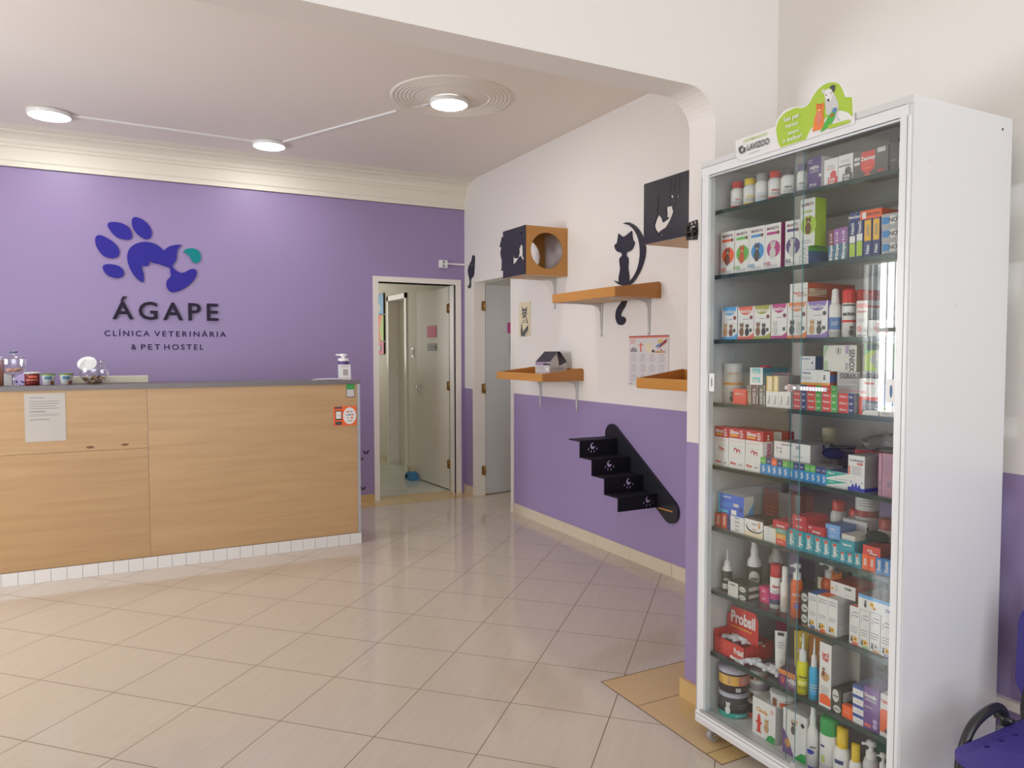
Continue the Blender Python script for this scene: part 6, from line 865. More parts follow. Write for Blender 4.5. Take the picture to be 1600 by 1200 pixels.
def cat_shelf(y0, y1, z0, z1, zw, label, gap=0.0005, brs=()):
    t = thing('cat_shelf', label, 'shelf', (XR, (y0+y1)/2, z0), 'honey wood cat shelves')
    m = MB(); m.box(XF, XF+0.018, y0, y1, z0, z1, M_PINE); m.build('front_rim', t, bevel=0.0015)
    for ys in (y0, y1-0.018):
        m = MB(); k = 0.03; top = zw
        out = [(XF+0.018, z0), (XR-0.0005, z0), (XR-0.0005, top-0.025)]+arc(XR-0.025, top-0.025, 0.0245, 0, 90, 6)+[(XF+0.018, z1)]
        m.prism(lambda u, v, w_: (u, ys+w_, v), out, [], 0.018, wood('honey_varnished_wood_end', (0.44, 0.18, 0.04), (0.50, 0.21, 0.05), 'X', 12, 0.35)); m.build('side_rim', t, bevel=0.0015)
    m = MB(); m.prism(lambda u, v, w_: (XR-gap-w_, u, v), [(y0+0.018, z0+0.012), (y1-0.018, z0+0.012), (y1-0.018, zw-0.004), (y0+0.018, zw-0.004)], [], 0.016, M_PINE); m.build('back_board', t)
    m = MB(); m.box(XF+0.018, XR-gap-0.0165, y0+0.018, y1-0.018, z0+0.002, z0+0.014, M_RAWWOOD, {'z': M_PINE}); m.build('base_board', t)
    for y in brs: bracket(t, y, z0-0.001)
    return t
cat_shelf(3.754, 4.50, 1.765, 1.826, 1.869, 'long honey wood shelf under the black cat and moon', gap=0.012, brs=(4.41, 3.868))
cat_shelf(4.645, 5.38, 1.205, 1.262, 1.300, 'honey wood tray shelf carrying the pet food bag', brs=(5.28, 4.73))
cat_shelf(2.80, 3.53, 1.208, 1.270, 1.318, 'honey wood tray shelf beside the calendar, cut off by the arch pillar', brs=())
CUBE1 = [[(4.875,2.003),(4.875,2.368),(5.24,2.368),(5.236,2.327),(5.259,2.331),(5.269,2.313),(5.3,2.257),(5.269,2.249),(5.285,2.213),(5.28,2.18),(5.261,2.151),(5.264,2.081),(5.285,2.074),(5.259,2.065),(5.237,2.061),(5.24,2.003)],[(5.075,2.162),(5.06,2.169),(5.053,2.141),(5.022,2.136),(4.994,2.139),(4.975,2.177),(4.98,2.204),(4.956,2.227),(4.938,2.232),(4.919,2.218),(4.915,2.17),(4.919,2.144),(4.896,2.119),(4.905,2.103),(4.938,2.128),(4.956,2.146),(4.984,2.134),(5.022,2.107),(5.075,2.092)],[(4.938,2.315),(4.917,2.325),(4.912,2.305),(4.93,2.304)]]
CUBE2 = [[(3.04,2.04),(3.04,2.385),(3.455,2.385),(3.455,2.04)],[(3.33,2.194),(3.299,2.17),(3.285,2.142),(3.259,2.151),(3.236,2.158),(3.256,2.17),(3.253,2.186),(3.256,2.204),(3.257,2.221),(3.224,2.221),(3.208,2.216),(3.204,2.199),(3.198,2.19),(3.204,2.174),(3.226,2.142),(3.258,2.111),(3.308,2.097),(3.325,2.084),(3.356,2.116),(3.36,2.139),(3.346,2.167),(3.336,2.178)],[(3.223,2.276),(3.198,2.277),(3.202,2.264),(3.213,2.254)],[(3.175,2.273),(3.155,2.269),(3.161,2.256),(3.173,2.248)],[(3.313,2.076),(3.303,2.08),(3.29,2.073),(3.301,2.066)],[(3.321,2.305),(3.317,2.304),(3.328,2.203),(3.333,2.204)],[(3.218,2.243),(3.215,2.243),(3.225,2.224),(3.229,2.224)],[(3.176,2.244),(3.173,2.244),(3.192,2.197),(3.195,2.198)],[(3.146,2.363),(3.143,2.362),(3.148,2.276),(3.151,2.277)],[(3.181,2.362),(3.178,2.361),(3.186,2.288),(3.19,2.288)],[(3.216,2.36),(3.214,2.36),(3.219,2.29),(3.222,2.29)]]
def cat_cube(y0, y1, z0, z1, outl, holes, label, brs):
    t = thing('cat_cube', label, 'cat house', (XR, (y0+y1)/2, z0), 'wall cat cubes')
    tp = 0.015; x0 = XF-0.004
    m = MB(); m.prism(lambda u, v, w_: (x0+w_-0.008, u, v), outl, holes, 0.008, M_BLACK); m.build('front_panel', t)['label'] = 'black panel with cat cut-outs'
    yc, zc_ = (y0+y1)/2, (z0+z1)/2+0.003
    for ys in (y0, y1-tp):
        m = MB(); xc = 2.869; m.prism(lambda u, v, w_: (u, ys+w_, v), [(x0, z0), (XR-0.001, z0), (XR-0.001, z1), (x0, z1)], [ell(xc, zc_, 0.142, 0.136, 40)], tp, M_PINE2); m.build('side_panel', t)
    m = MB(); m.box(x0, XR-0.001, y0+tp, y1-tp, z1-tp, z1, M_PINE2); m.build('top_panel', t)
    m = MB(); m.box(x0, XR-0.001, y0+tp, y1-tp, z0, z0+tp, M_RAWWOOD, {'z': M_PINE2}); m.build('bottom_panel', t)
    for y in brs: bracket(t, y, z0-0.001, 0.24, 0.26)
    return t
M_PINE2 = wood('honey_plywood', (0.46, 0.21, 0.05), (0.52, 0.25, 0.065), 'X', 10, 0.4, 2.0)
cat_cube(4.875, 5.24, 2.003, 2.368, CUBE1[0], CUBE1[1:], 'open-sided wooden cat cube with black cat front, farther from the pillar', (5.055,))
cat_cube(3.04, 3.455, 2.040, 2.385, CUBE2[0], CUBE2[1:], 'wooden cat cube with black front showing a diving cat, beside the pillar', ())
# moon cat silhouette
t = thing('cat_silhouette', 'black cat sitting in a crescent moon, tail hanging below the long shelf', 'wall decoration', (XR, 4.08, 1.85))
fr_ = lambda u, v, w_: (XR-0.0006-w_, u, v)
for nm, pts, cusp, th in [('moon',[(4.156,2.295),(4.116,2.301),(4.071,2.289),(4.015,2.261),(3.96,2.212),(3.922,2.151),(3.905,2.096),(3.915,2.038),(3.947,1.975),(3.99,1.926),(4.044,1.883),(4.089,1.87),(4.147,1.873),(4.205,1.888),(4.258,1.919),(4.235,1.913),(4.193,1.901),(4.089,1.894),(4.073,1.899),(4.032,1.926),(3.99,1.973),(3.969,2.031),(3.964,2.083),(3.972,2.144),(4.004,2.209),(4.048,2.252),(4.105,2.285)],(0,14),0.01),('cat_body',[(4.196,1.892),(4.203,1.931),(4.188,1.971),(4.183,1.998),(4.192,2.034),(4.195,2.062),(4.178,2.074),(4.162,2.079),(4.166,2.1),(4.207,2.109),(4.237,2.126),(4.255,2.156),(4.243,2.169),(4.223,2.171),(4.216,2.197),(4.206,2.236),(4.161,2.207),(4.133,2.206),(4.059,2.233),(4.051,2.171),(4.027,2.158),(4.034,2.132),(4.058,2.105),(4.109,2.097),(4.12,2.092),(4.12,2.074),(4.099,2.062),(4.094,2.031),(4.102,1.99),(4.087,1.948),(4.086,1.9),(4.095,1.884)],(15,18),0.0095),('tail',[(4.175,1.831),(4.106,1.826),(4.111,1.782),(4.111,1.758),(4.134,1.725),(4.174,1.692),(4.179,1.664),(4.156,1.666),(4.127,1.655),(4.121,1.631),(4.144,1.608),(4.179,1.604),(4.214,1.617),(4.235,1.653),(4.235,1.695),(4.215,1.729),(4.169,1.761),(4.163,1.778)],(0,1),0.01)]:
    m = MB(); m.prism(fr_, smooth_loop(pts, 2, cusp), [], th, M_BLACK); m.build(nm, t)
m = MB(); m.prism(fr_, smooth_loop([(6.621,2.363),(6.579,2.364),(6.559,2.334),(6.57,2.26),(6.58,2.174),(6.607,2.15),(6.659,2.137),(6.649,2.071),(6.676,2.044),(6.729,2.055),(6.718,2.081),(6.686,2.085),(6.686,2.14),(6.717,2.187),(6.727,2.243),(6.674,2.292),(6.631,2.32)], 2), [], 0.006, M_BLACK); tag(m.build('cat_silhouette', origin=(XR, 6.6, 2.05)), 'small black cat silhouette above the corner between the two doors', 'wall decoration')
# paw stair
t = thing('cat_stairs', 'black cat stairs with paw cut-outs on a slanted board, purple wall', 'cat stairs', (XR, 3.95, 0.34))
m = MB(); a, b = Vector((4.262, 0.838)), Vector((3.632, 0.418)); dd = (b-a).normalized(); ang = math.degrees(math.atan2(dd.y, dd.x))
rr = 0.078
cap = [(a.x+rr*math.cos(math.radians(k)), a.y+rr*math.sin(math.radians(k))) for k in [ang+90+i*15 for i in range(13)]]+[(b.x+rr*math.cos(math.radians(k)), b.y+rr*math.sin(math.radians(k))) for k in [ang-90+i*15 for i in range(13)]]
m.prism(fr_, cap, [], 0.018, M_BLACK); m.build('back_board', t)
XS = 2.725
M_BLK2 = mat('black_painted_board', (0.016, 0.016, 0.022), 0.5, spec=0.15)
steps = [(4.335, 4.19, 0.822, 0.714), (4.19, 4.045, 0.714, 0.612), (4.045, 3.90, 0.612, 0.511), (3.90, 3.752, 0.511, 0.420)]
for k, (ya, yb, zt_, zb_) in enumerate(steps):
    m = MB(); m.box(XS, XR-0.019, yb, ya+0.008*(k > 0), zt_-0.008, zt_, M_BLK2); m.build('step', t)
    m = MB(); cx_, cz_ = [2.83, 2.867, 2.918, 2.961][k], (zt_+zb_)/2+0.012
    moon = [(cx_+0.022*math.cos(q_), cz_+0.022*math.sin(q_)) for q_ in [math.radians(d_) for d_ in range(65, 386, 16)]]+[(cx_+0.006+0.0105*math.cos(q_), cz_+0.005+0.0105*math.sin(q_)) for q_ in [math.radians(d_) for d_ in range(350, 80, -27)]]
    holes = [moon]+[ell(cx_+dx, cz_-dz, 0.0058, 0.0105, 10) for dx, dz in ((-0.034, 0.020), (-0.012, 0.037), (0.013, 0.037), (0.034, 0.020))]
    m.prism(lambda u, v, w_: (u, yb+w_, v), [(XS, zb_-(0.003 if k < 3 else 0)), (XR-0.019, zb_-(0.003 if k < 3 else 0)), (XR-0.019, zt_-0.008), (XS, zt_-0.008)], holes, 0.008, M_BLK2); m.build('riser', t)
m = MB(); m.box(XR-0.021, XR-0.018, 3.60, 3.738, 0.416, 0.424, M_PINE); m.build('wood_strip', t)
# calendar
board('wall_calendar', lambda u, v, w_: (XR-0.0015-w_, 4.085-u, v), 0, 0.415, 1.195, 1.528, 0.002, mat('calendar_paper', (0.68, 0.65, 0.64), 0.5),
      [('R', 0, .955, 1, 1, 'salmon'), ('R', 0, .985, 1, 1, 'brick'), ('L', .03, .84, .18, .94, 3, 'coral'), ('H', .13, .68, .09, -.09, 'gt'), ('R', .30, .68, .33, .86, 'coral'), ('R', .24, .81, .39, .825, 'coral'), ('O', .52, .76, .08, .1, 'cream'), ('O', .82, .86, .07, .07, 'cream2'), ('P', [(.70, .76), (.92, .84), (.92, .90), (.70, .80)], 'steelblue'), ('P', [(.72, .72), (.95, .86), (.96, .93), (.90, .90)], 'brick'), ('R', .81, .66, .83, .74, 'navy'), ('R', .68, .66, .92, .70, 'tan'), ('R', .60, .67, .66, .72, 'dgrey')]
      +[('L', .06+.235*i, .48-.20*j, .21+.235*i, .60-.20*j, 6, 'lilacg') for i in range(4) for j in range(3)]+[('R', .1+.235*i, .615-.20*j, .18+.235*i, .625-.20*j, 'gt') for i in range(4) for j in range(3)]+[('R', .04, .03, .1, .04, 'dgrey')],
      'wall calendar with coral top band and landmark drawings behind the tray shelf', 'calendar')
board('tile_picture', lambda u, v, w_: (XR-0.001-w_, 5.652-u, v), 0, 0.192, 1.556, 1.846, 0.006, P_('cream'),
      [('R', 0, .32, 1, .33, 'greybrown'), ('R', 0, .64, 1, .65, 'greybrown'), ('R', .3, 0, .31, 1, 'greybrown'), ('P', [(.3, .70), (.27, .88), (.42, .80), (.6, .80), (.74, .88), (.72, .70), (.66, .60), (.52, .56), (.36, .60)], 'dgrey'), ('P', [(.36, .58), (.66, .58), (.84, .40), (.86, .12), (.7, .0), (.2, .0), (.14, .15), (.26, .42)], 'dgrey'), ('P', [(.30, .52), (.62, .56), (.78, .34), (.62, .26), (.34, .2), (.3, .35)], 'cream'), ('P', [(.34, .12), (.88, .34), (.9, .40), (.4, .2)], 'cream'), ('P', [(.55, .02), (.8, .16), (.84, .12), (.66, .0)], 'cream'), ('O', .42, .72, .05, .02, 'cream'), ('O', .60, .72, .05, .02, 'cream'), ('O', .51, .64, .05, .03, 'cream'), ('R', .36, .46, .62, .48, 'dgrey'), ('R', .36, .40, .66, .42, 'dgrey')],
      'small tile picture of a dark cat beside the side-room door', 'picture')
# pet food bag
t = thing('pet_food_bag', 'folded-top grey and black pet food bag on the tray shelf', 'bag', (2.91, 4.93, 1.2195))
m = MB(); X0, X1, Y0, Y1, Z0_ = 2.85, 3.0, 4.80, 5.02, 1.2195
bagk = mat('bag_charcoal', (0.045, 0.04, 0.055), 0.35); bagg = mat('bag_grey_foil', (0.50, 0.48, 0.48), 0.35, 0.2)
v = lambda *p: p
zs = 1.345; zt2 = 1.425; xm = (X0+X1)/2+0.01
m.face([v(X0, Y0, Z0_), v(X0, Y0, zs), v(X0, Y1, zs), v(X0, Y1, Z0_)], bagg); m.face([v(X0, Y0, zs), v(xm-0.01, Y0+0.01, zt2), v(xm-0.01, Y1-0.01, zt2), v(X0, Y1, zs)], bagk)
m.face([v(X1, Y0, Z0_), v(X1, Y1, Z0_), v(X1, Y1, zs), v(X1, Y0, zs)], bagg); m.face([v(X1, Y0, zs), v(X1, Y1, zs), v(xm+0.01, Y1-0.01, zt2), v(xm+0.01, Y0+0.01, zt2)], bagk)
m.face([v(xm-0.01, Y0+0.01, zt2), v(xm+0.01, Y0+0.01, zt2), v(xm+0.01, Y1-0.01, zt2), v(xm-0.01, Y1-0.01, zt2)], bagk)
for yy, sg in ((Y0, 1), (Y1, -1)):
    ym = yy+sg*0.035
    m.face([v(X0, yy, Z0_), v(X1, yy, Z0_), v(X1, yy, zs), v(xm, yy+sg*0.008, zs-0.03), v(X0, yy, zs)], bagg)
    m.face([v(X0, yy, zs), v(xm, yy+sg*0.008, zs-0.03), v(xm, ym, zt2-0.01), v(xm-0.01, yy+sg*0.01, zt2)], bagg); m.face([v(X1, yy, zs), v(xm+0.01, yy+sg*0.01, zt2), v(xm, ym, zt2-0.01), v(xm, yy+sg*0.008, zs-0.03)], bagk)
m.face([v(X0, Y0, Z0_), v(X0, Y1, Z0_), v(X1, Y1, Z0_), v(X1, Y0, Z0_)], bagg)
decorate(m, lambda u, v_, o: (X0-o, Y1-u, Z0_+v_), Y1-Y0, zs-Z0_, [('R', 0, .8, .8, 1, 'mauve'), ('R', .6, .82, 1, .9, 'black'), ('R', .0, .02, .97, .78, 'lgrey'), ('L', .05, .5, .6, .72, 2, 'gt'), ('R', .72, .45, .9, .66, 'white'), ('L', .05, .1, .9, .4, 3, 'lgrey2')])
decorate(m, lambda u, v_, o: (X0+u, Y0-o, Z0_+v_), X1-X0, zs-0.03-Z0_, [('O', .5, .8, .3, .12, 'lgrey2'), ('L', .1, .2, .9, .6, 4, 'lgrey2')])
m.build('bag_body', t)
m = MB(); m.box(X0-0.002, X0+0.06, Y0+0.02, Y0+0.10, zs-0.02, zs-0.012, P_('black')); m.build('seal_tape', t)
# gate latch on the pillar
t = thing('latch', 'small black metal latch plate screwed to the white arch pillar', 'latch', (XJ, 2.30, 1.865))
m = MB(); Mk = mat('blackened_steel', (0.05, 0.04, 0.035), 0.35, 0.6)
m.prism(lambda u, v_, w_: (XJ-0.001-w_, 2.335-u, v_), [(0, 1.872), (0.062, 1.866), (0.066, 1.89), (0.066, 1.92), (0.062, 1.945), (0.015, 1.94), (0.015, 1.93), (0.0, 1.925)], [ell(0.03, 1.933, 0.008, 0.006, 12), ell(0.05, 1.936, 0.007, 0.006, 12), [(0.018, 1.908), (0.052, 1.908), (0.052, 1.923), (0.018, 1.923)], ell(0.03, 1.878, 0.006, 0.005, 12)], 0.004, Mk); m.build('plate', t)
m = MB(); m.tube([(XJ-0.012, 2.333, 1.90), (XJ-0.012, 2.272, 1.90)], 0.006, Mk); m.box(XJ-0.018, XJ-0.004, 2.315, 2.325, 1.885, 1.925, Mk); m.box(XJ-0.018, XJ-0.004, 2.28, 2.288, 1.885, 1.915, Mk); m.build('bolt', t)

# ================================================================== GLASS CABINET
XC, YC0, YC1, ZT1, XCB, ZB0 = 1.845, 1.250, 2.055, 2.096, 2.299, 0.063
t = thing('display_cabinet', 'tall white medicine display cabinet with glass shelves and sliding doors', 'cabinet', ((XC+XCB)/2, (YC0+YC1)/2, 0))
cab = t
m = MB(); m.box(XC+0.004, XCB, YC1-0.02, YC1, ZB0, ZT1-0.02, M_MELA); m.build('side_panel', t)
m = MB(); m.box(XC+0.004, XCB, YC0, YC0+0.02, ZB0, ZT1-0.02, M_MELA)
for (x_, z_) in ((2.25, 2.06), (1.92, 1.93), (2.05, 1.55)): m.tube([(x_, YC0+0.0005, z_), (x_, YC0-0.0008, z_)], 0.004, P_('dgrey') if x_ > 2.2 else P_('lgrey'), 8)
m.build('side_panel', t)
m = MB(); m.box(XC, XCB, YC0, YC1, ZT1-0.02, ZT1, M_MELA); m.build('top_panel', t)
m = MB(); m.box(XC, XCB, YC0, YC1, ZB0, ZB0+0.04, M_MELA); m.build('bottom_panel', t)
m = MB()
m.box(XC-0.003, XC+0.035, YC0+0.016, YC1-0.010, ZT1-0.052, ZT1-0.020, M_WFRAME); m.box(XC, XC+0.006, YC0+0.02, YC1-0.02, ZT1-0.060, ZT1-0.054, M_ALU)
m.box(XC-0.003, XC+0.035, YC0+0.016, YC1-0.010, ZB0+0.02, ZB0+0.046, M_WFRAME)
for y0, y1 in ((YC1-0.044, YC1-0.010), (YC0+0.006, YC0+0.034)): m.box(XC-0.003, XC+0.03, y0, y1, ZB0+0.046, ZT1-0.052, M_WFRAME)
gl = mat('track_groove', (0.25, 0.26, 0.27), 0.5)
m.box(XC-0.0036, XC-0.003, YC0+0.016, YC1-0.010, ZB0+0.033, ZB0+0.0355, gl); m.box(XC-0.0036, XC-0.003, YC0+0.016, YC1-0.010, ZT1-0.0225, ZT1-0.0205, gl)
for y0 in (YC1-0.0125, YC0+0.012): m.box(XC-0.0036, XC-0.003, y0, y0+0.0018, ZB0+0.046, ZT1-0.052, gl)
m.box(XC-0.0045, XC-0.003, YC0+0.03, YC1-0.03, ZB0+0.046, ZB0+0.058, M_ALU)
m.build('door_track', t)
for nm, xg, y0, y1, ye in (('far', XC+0.008, 1.607, YC1-0.03, 1.607), ('near', XC+0.022, YC0+0.025, 1.655, 1.655)):
    m = MB(); m.box(xg, xg+0.004, y0, y1, ZB0+0.03, ZT1-0.04, M_GLASS, {'-y' if nm == 'far' else 'y': M_PEDGE}); gd = m.build('sliding_door', t); gd['label'] = nm+' sliding glass pane'
    m = MB(); hz = 1.314; hy = 1.993 if nm == 'far' else 1.309; hh = 0.012 if nm == 'far' else 0.017
    hx = xg-0.0005
    out = [(hy-hh, hz-0.032), (hy+hh, hz-0.032), (hy+hh, hz+0.032), (hy-hh, hz+0.032)]
    m.prism(lambda u, v_, w_: (hx-w_, u, v_), out, [ell(hy, hz, 0.0045, 0.018, 16)], 0.003, M_PLASW); m.prism(lambda u, v_, w_: (hx-w_, u, v_), ell(hy, hz, 0.0045, 0.018, 16), [], 0.0006, P_('steelblue') if nm == 'near' else P_('gt')); m.build('finger_pull', gd)
m = MB()
m.tube([(XC-0.014, 1.625, 1.31), (XC+0.020, 1.625, 1.31)], 0.011, M_CHROME, 18); m.tube([(XC-0.018, 1.625, 1.31), (XC-0.014, 1.625, 1.31)], 0.013, M_CHROME, 18)
m.box(XC+0.0, XC+0.004, 1.505, 1.66, 1.304, 1.316, mat('satin_steel', (0.55, 0.53, 0.58), 0.45, 0.3))
for k in range(8): m.box(XC-0.001, XC+0.0, 1.515+k*0.011, 1.520+k*0.011, 1.305, 1.315, M_ALU)
m.build('ratchet_lock', t)
m = MB(); m.box(XC-0.006, XC+0.0, 1.59, 1.61, ZB0+0.035, ZB0+0.068, M_ALU); m.build('door_stop', t)
for z in (1.921, 1.692, 1.462, 1.236, 1.009, 0.784, 0.551, 0.321):
    m = MB(); m.box(1.889, XCB-0.006, YC0+0.0205, YC1-0.0205, z-0.0105, z+0.0037, M_SHELF, {'-x': M_EDGE, 'x': M_EDGE}); m.build('glass_shelf', t)  # slab made thicker so the dark edge takes in its own reflection
for (x_, y_) in ((1.885, 2.005), (1.885, 1.30), (2.26, 2.005), (2.26, 1.30)):
    m = MB(); m.tube([(x_, y_-0.010, 0.024), (x_, y_+0.010, 0.024)], 0.0238, mat('grey_caster_wheel', (0.35, 0.33, 0.32), 0.3), 20)
    m.box(x_-0.012, x_+0.012, y_-0.016, y_-0.012, 0.014, 0.058, M_CHROME); m.box(x_-0.012, x_+0.012, y_+0.012, y_+0.016, 0.014, 0.058, M_CHROME); m.box(x_-0.018, x_+0.018, y_-0.018, y_+0.018, 0.056, ZB0, M_CHROME)
    m.tube([(x_, y_-0.017, 0.024), (x_, y_+0.017, 0.024)], 0.005, M_CHROME, 8); m.build('caster', t)
# cardboard display sign on top
TOP = {'white': [(1.878, 2.13), (1.822, 2.131), (1.756, 2.131), (1.708, 2.132), (1.705, 2.143), (1.694, 2.158), (1.678, 2.169), (1.656, 2.174), (1.63, 2.171), (1.605, 2.163), (1.59, 2.162), (1.58, 2.169), (1.566, 2.188), (1.55, 2.202), (1.529, 2.208), (1.506, 2.208), (1.483, 2.201), (1.467, 2.189), (1.457, 2.171), (1.448, 2.148), (1.428, 2.142), (1.421, 2.067), (1.423, 2.064), (1.588, 2.062), (1.661, 2.059), (1.738, 2.058), (1.85, 2.056), (1.875, 2.075)], 'prints': [('g', [(1.7, 2.1), (1.704, 2.119), (1.701, 2.136), (1.691, 2.151), (1.675, 2.162), (1.652, 2.167), (1.63, 2.168), (1.605, 2.16), (1.587, 2.16), (1.575, 2.168), (1.563, 2.184), (1.546, 2.198), (1.526, 2.205), (1.506, 2.205), (1.486, 2.199), (1.471, 2.187), (1.461, 2.169), (1.453, 2.147), (1.43, 2.14), (1.426, 2.084), (1.442, 2.101), (1.465, 2.113), (1.488, 2.117), (1.537, 2.098), (1.561, 2.096), (1.575, 2.083), (1.588, 2.062), (1.684, 2.061), (1.694, 2.078)], 'lime'), ('dog', [(1.522, 2.158), (1.517, 2.17), (1.522, 2.185), (1.512, 2.188), (1.499, 2.181), (1.485, 2.16), (1.475, 2.136), (1.473, 2.121), (1.478, 2.104), (1.471, 2.091), (1.466, 2.086), (1.474, 2.085), (1.484, 2.106), (1.494, 2.103), (1.516, 2.117)], 'lgrey'), ('dh', [(1.525, 2.181), (1.522, 2.188), (1.509, 2.188), (1.495, 2.18), (1.492, 2.168), (1.498, 2.156), (1.506, 2.149), (1.513, 2.155), (1.522, 2.169)], 'white'), ('de', [(1.534, 2.19), (1.527, 2.193), (1.52, 2.185), (1.522, 2.177), (1.529, 2.18)], 'offw'), ('de2', [(1.506, 2.191), (1.496, 2.195), (1.485, 2.19), (1.487, 2.175), (1.494, 2.173), (1.499, 2.184)], 'dgrey'), ('n', [(1.512, 2.159), (1.507, 2.159), (1.505, 2.153), (1.508, 2.15), (1.512, 2.155)], 'black'), ('e1', [(1.519, 2.173), (1.517, 2.174), (1.514, 2.171), (1.517, 2.169)], 'black'), ('e2', [(1.501, 2.174), (1.499, 2.174), (1.497, 2.172), (1.499, 2.17)], 'black'), ('cat', [(1.552, 2.16), (1.545, 2.153), (1.533, 2.151), (1.524, 2.153), (1.522, 2.138), (1.526, 2.128), (1.524, 2.111), (1.523, 2.089), (1.52, 2.077), (1.537, 2.077), (1.55, 2.078), (1.563, 2.077), (1.559, 2.098), (1.555, 2.12), (1.548, 2.132), (1.551, 2.147)], 'tangerine'), ('par', [(1.491, 2.127), (1.48, 2.125), (1.478, 2.117), (1.484, 2.11), (1.487, 2.095), (1.497, 2.084), (1.51, 2.075), (1.535, 2.068), (1.528, 2.079), (1.517, 2.095), (1.507, 2.109), (1.496, 2.117)], 'green2'), ('ph', [(1.493, 2.123), (1.488, 2.127), (1.479, 2.124), (1.48, 2.115), (1.488, 2.113), (1.493, 2.117)], 'steelblue'), ('c1', [(1.546, 2.13), (1.534, 2.128), (1.53, 2.107), (1.537, 2.087), (1.546, 2.095), (1.548, 2.115)], 'salmon'), ('c2', [(1.546, 2.144), (1.543, 2.144), (1.542, 2.141), (1.546, 2.141)], 'dbrown'), ('c3', [(1.535, 2.142), (1.531, 2.141), (1.531, 2.138), (1.534, 2.139)], 'dbrown'), ('c4', [(1.542, 2.137), (1.534, 2.135), (1.536, 2.131), (1.54, 2.132)], 'cream'), ('c5', [(1.547, 2.153), (1.528, 2.149), (1.529, 2.146), (1.545, 2.149)], 'rust'), ('pb', [(1.5, 2.11), (1.487, 2.111), (1.49, 2.104), (1.5, 2.103)], 'rust'), ('pill', [(1.507, 2.08), (1.5, 2.082), (1.437, 2.079), (1.433, 2.075), (1.434, 2.07), (1.5, 2.07), (1.505, 2.073)], 'lime'), ('l1', [(1.861, 2.101), (1.845, 2.107), (1.842, 2.1), (1.853, 2.095), (1.846, 2.081), (1.857, 2.085)], 'dgrey'), ('l2', [(1.84, 2.098), (1.83, 2.097), (1.831, 2.083), (1.844, 2.08), (1.846, 2.079), (1.853, 2.082), (1.842, 2.084), (1.838, 2.09)], 'dgrey')], 'text': [('AQUI TEM PRODUTOS', 1.79, 2.118, 0.007, 'lime', 0.125), ('LAVIZOO', 1.775, 2.093, 0.019, 'dgrey', 0.093), ('a força dos grandes animais', 1.791, 2.072, 0.003, 'gt', 0.107), ('Seu pet', 1.641, 2.142, 0.014, 'white', 0.072), ('merece', 1.639, 2.12, 0.011, 'white', 0.057), ('sempre', 1.632, 2.097, 0.01, 'white', 0.061), ('o melhor!', 1.636, 2.078, 0.013, 'white', 0.076)]}
t = thing('display_sign', 'green and white LAVIZOO shelf sign with pets on top of the cabinet', 'sign', (XC-0.002, 1.66, ZT1-0.02))
fs_ = lambda u, v_, w_: (XC-0.0042-w_, u, v_)
m = MB(); m.prism(fs_, TOP['white'], [], 0.003, P_('white')); m.build('sign_board', t)
def flat(pts, col, w0, nm='print'):
    m = MB(); put_poly(m, lambda a, b, o: fs_(a, b, o), pts, pal(col), w0); return m
m = MB()
for k, (nm, pts, col) in enumerate(TOP['prints']): put_poly(m, lambda a, b, o: fs_(a, b, o), pts, pal(col), 0.0034+k*0.0002)
m.build('printed_picture', t)
for tx, x_, z_, h_, col, sp_ in TOP['text']:
    m = MB(); put_text(m, lambda a, b, o: fs_(x_-a, z_+b, 0.007+o), 0, 0, h_, tx, pal(col), 0, sp_, 0.0, 0.02); m.build('lettering', t)

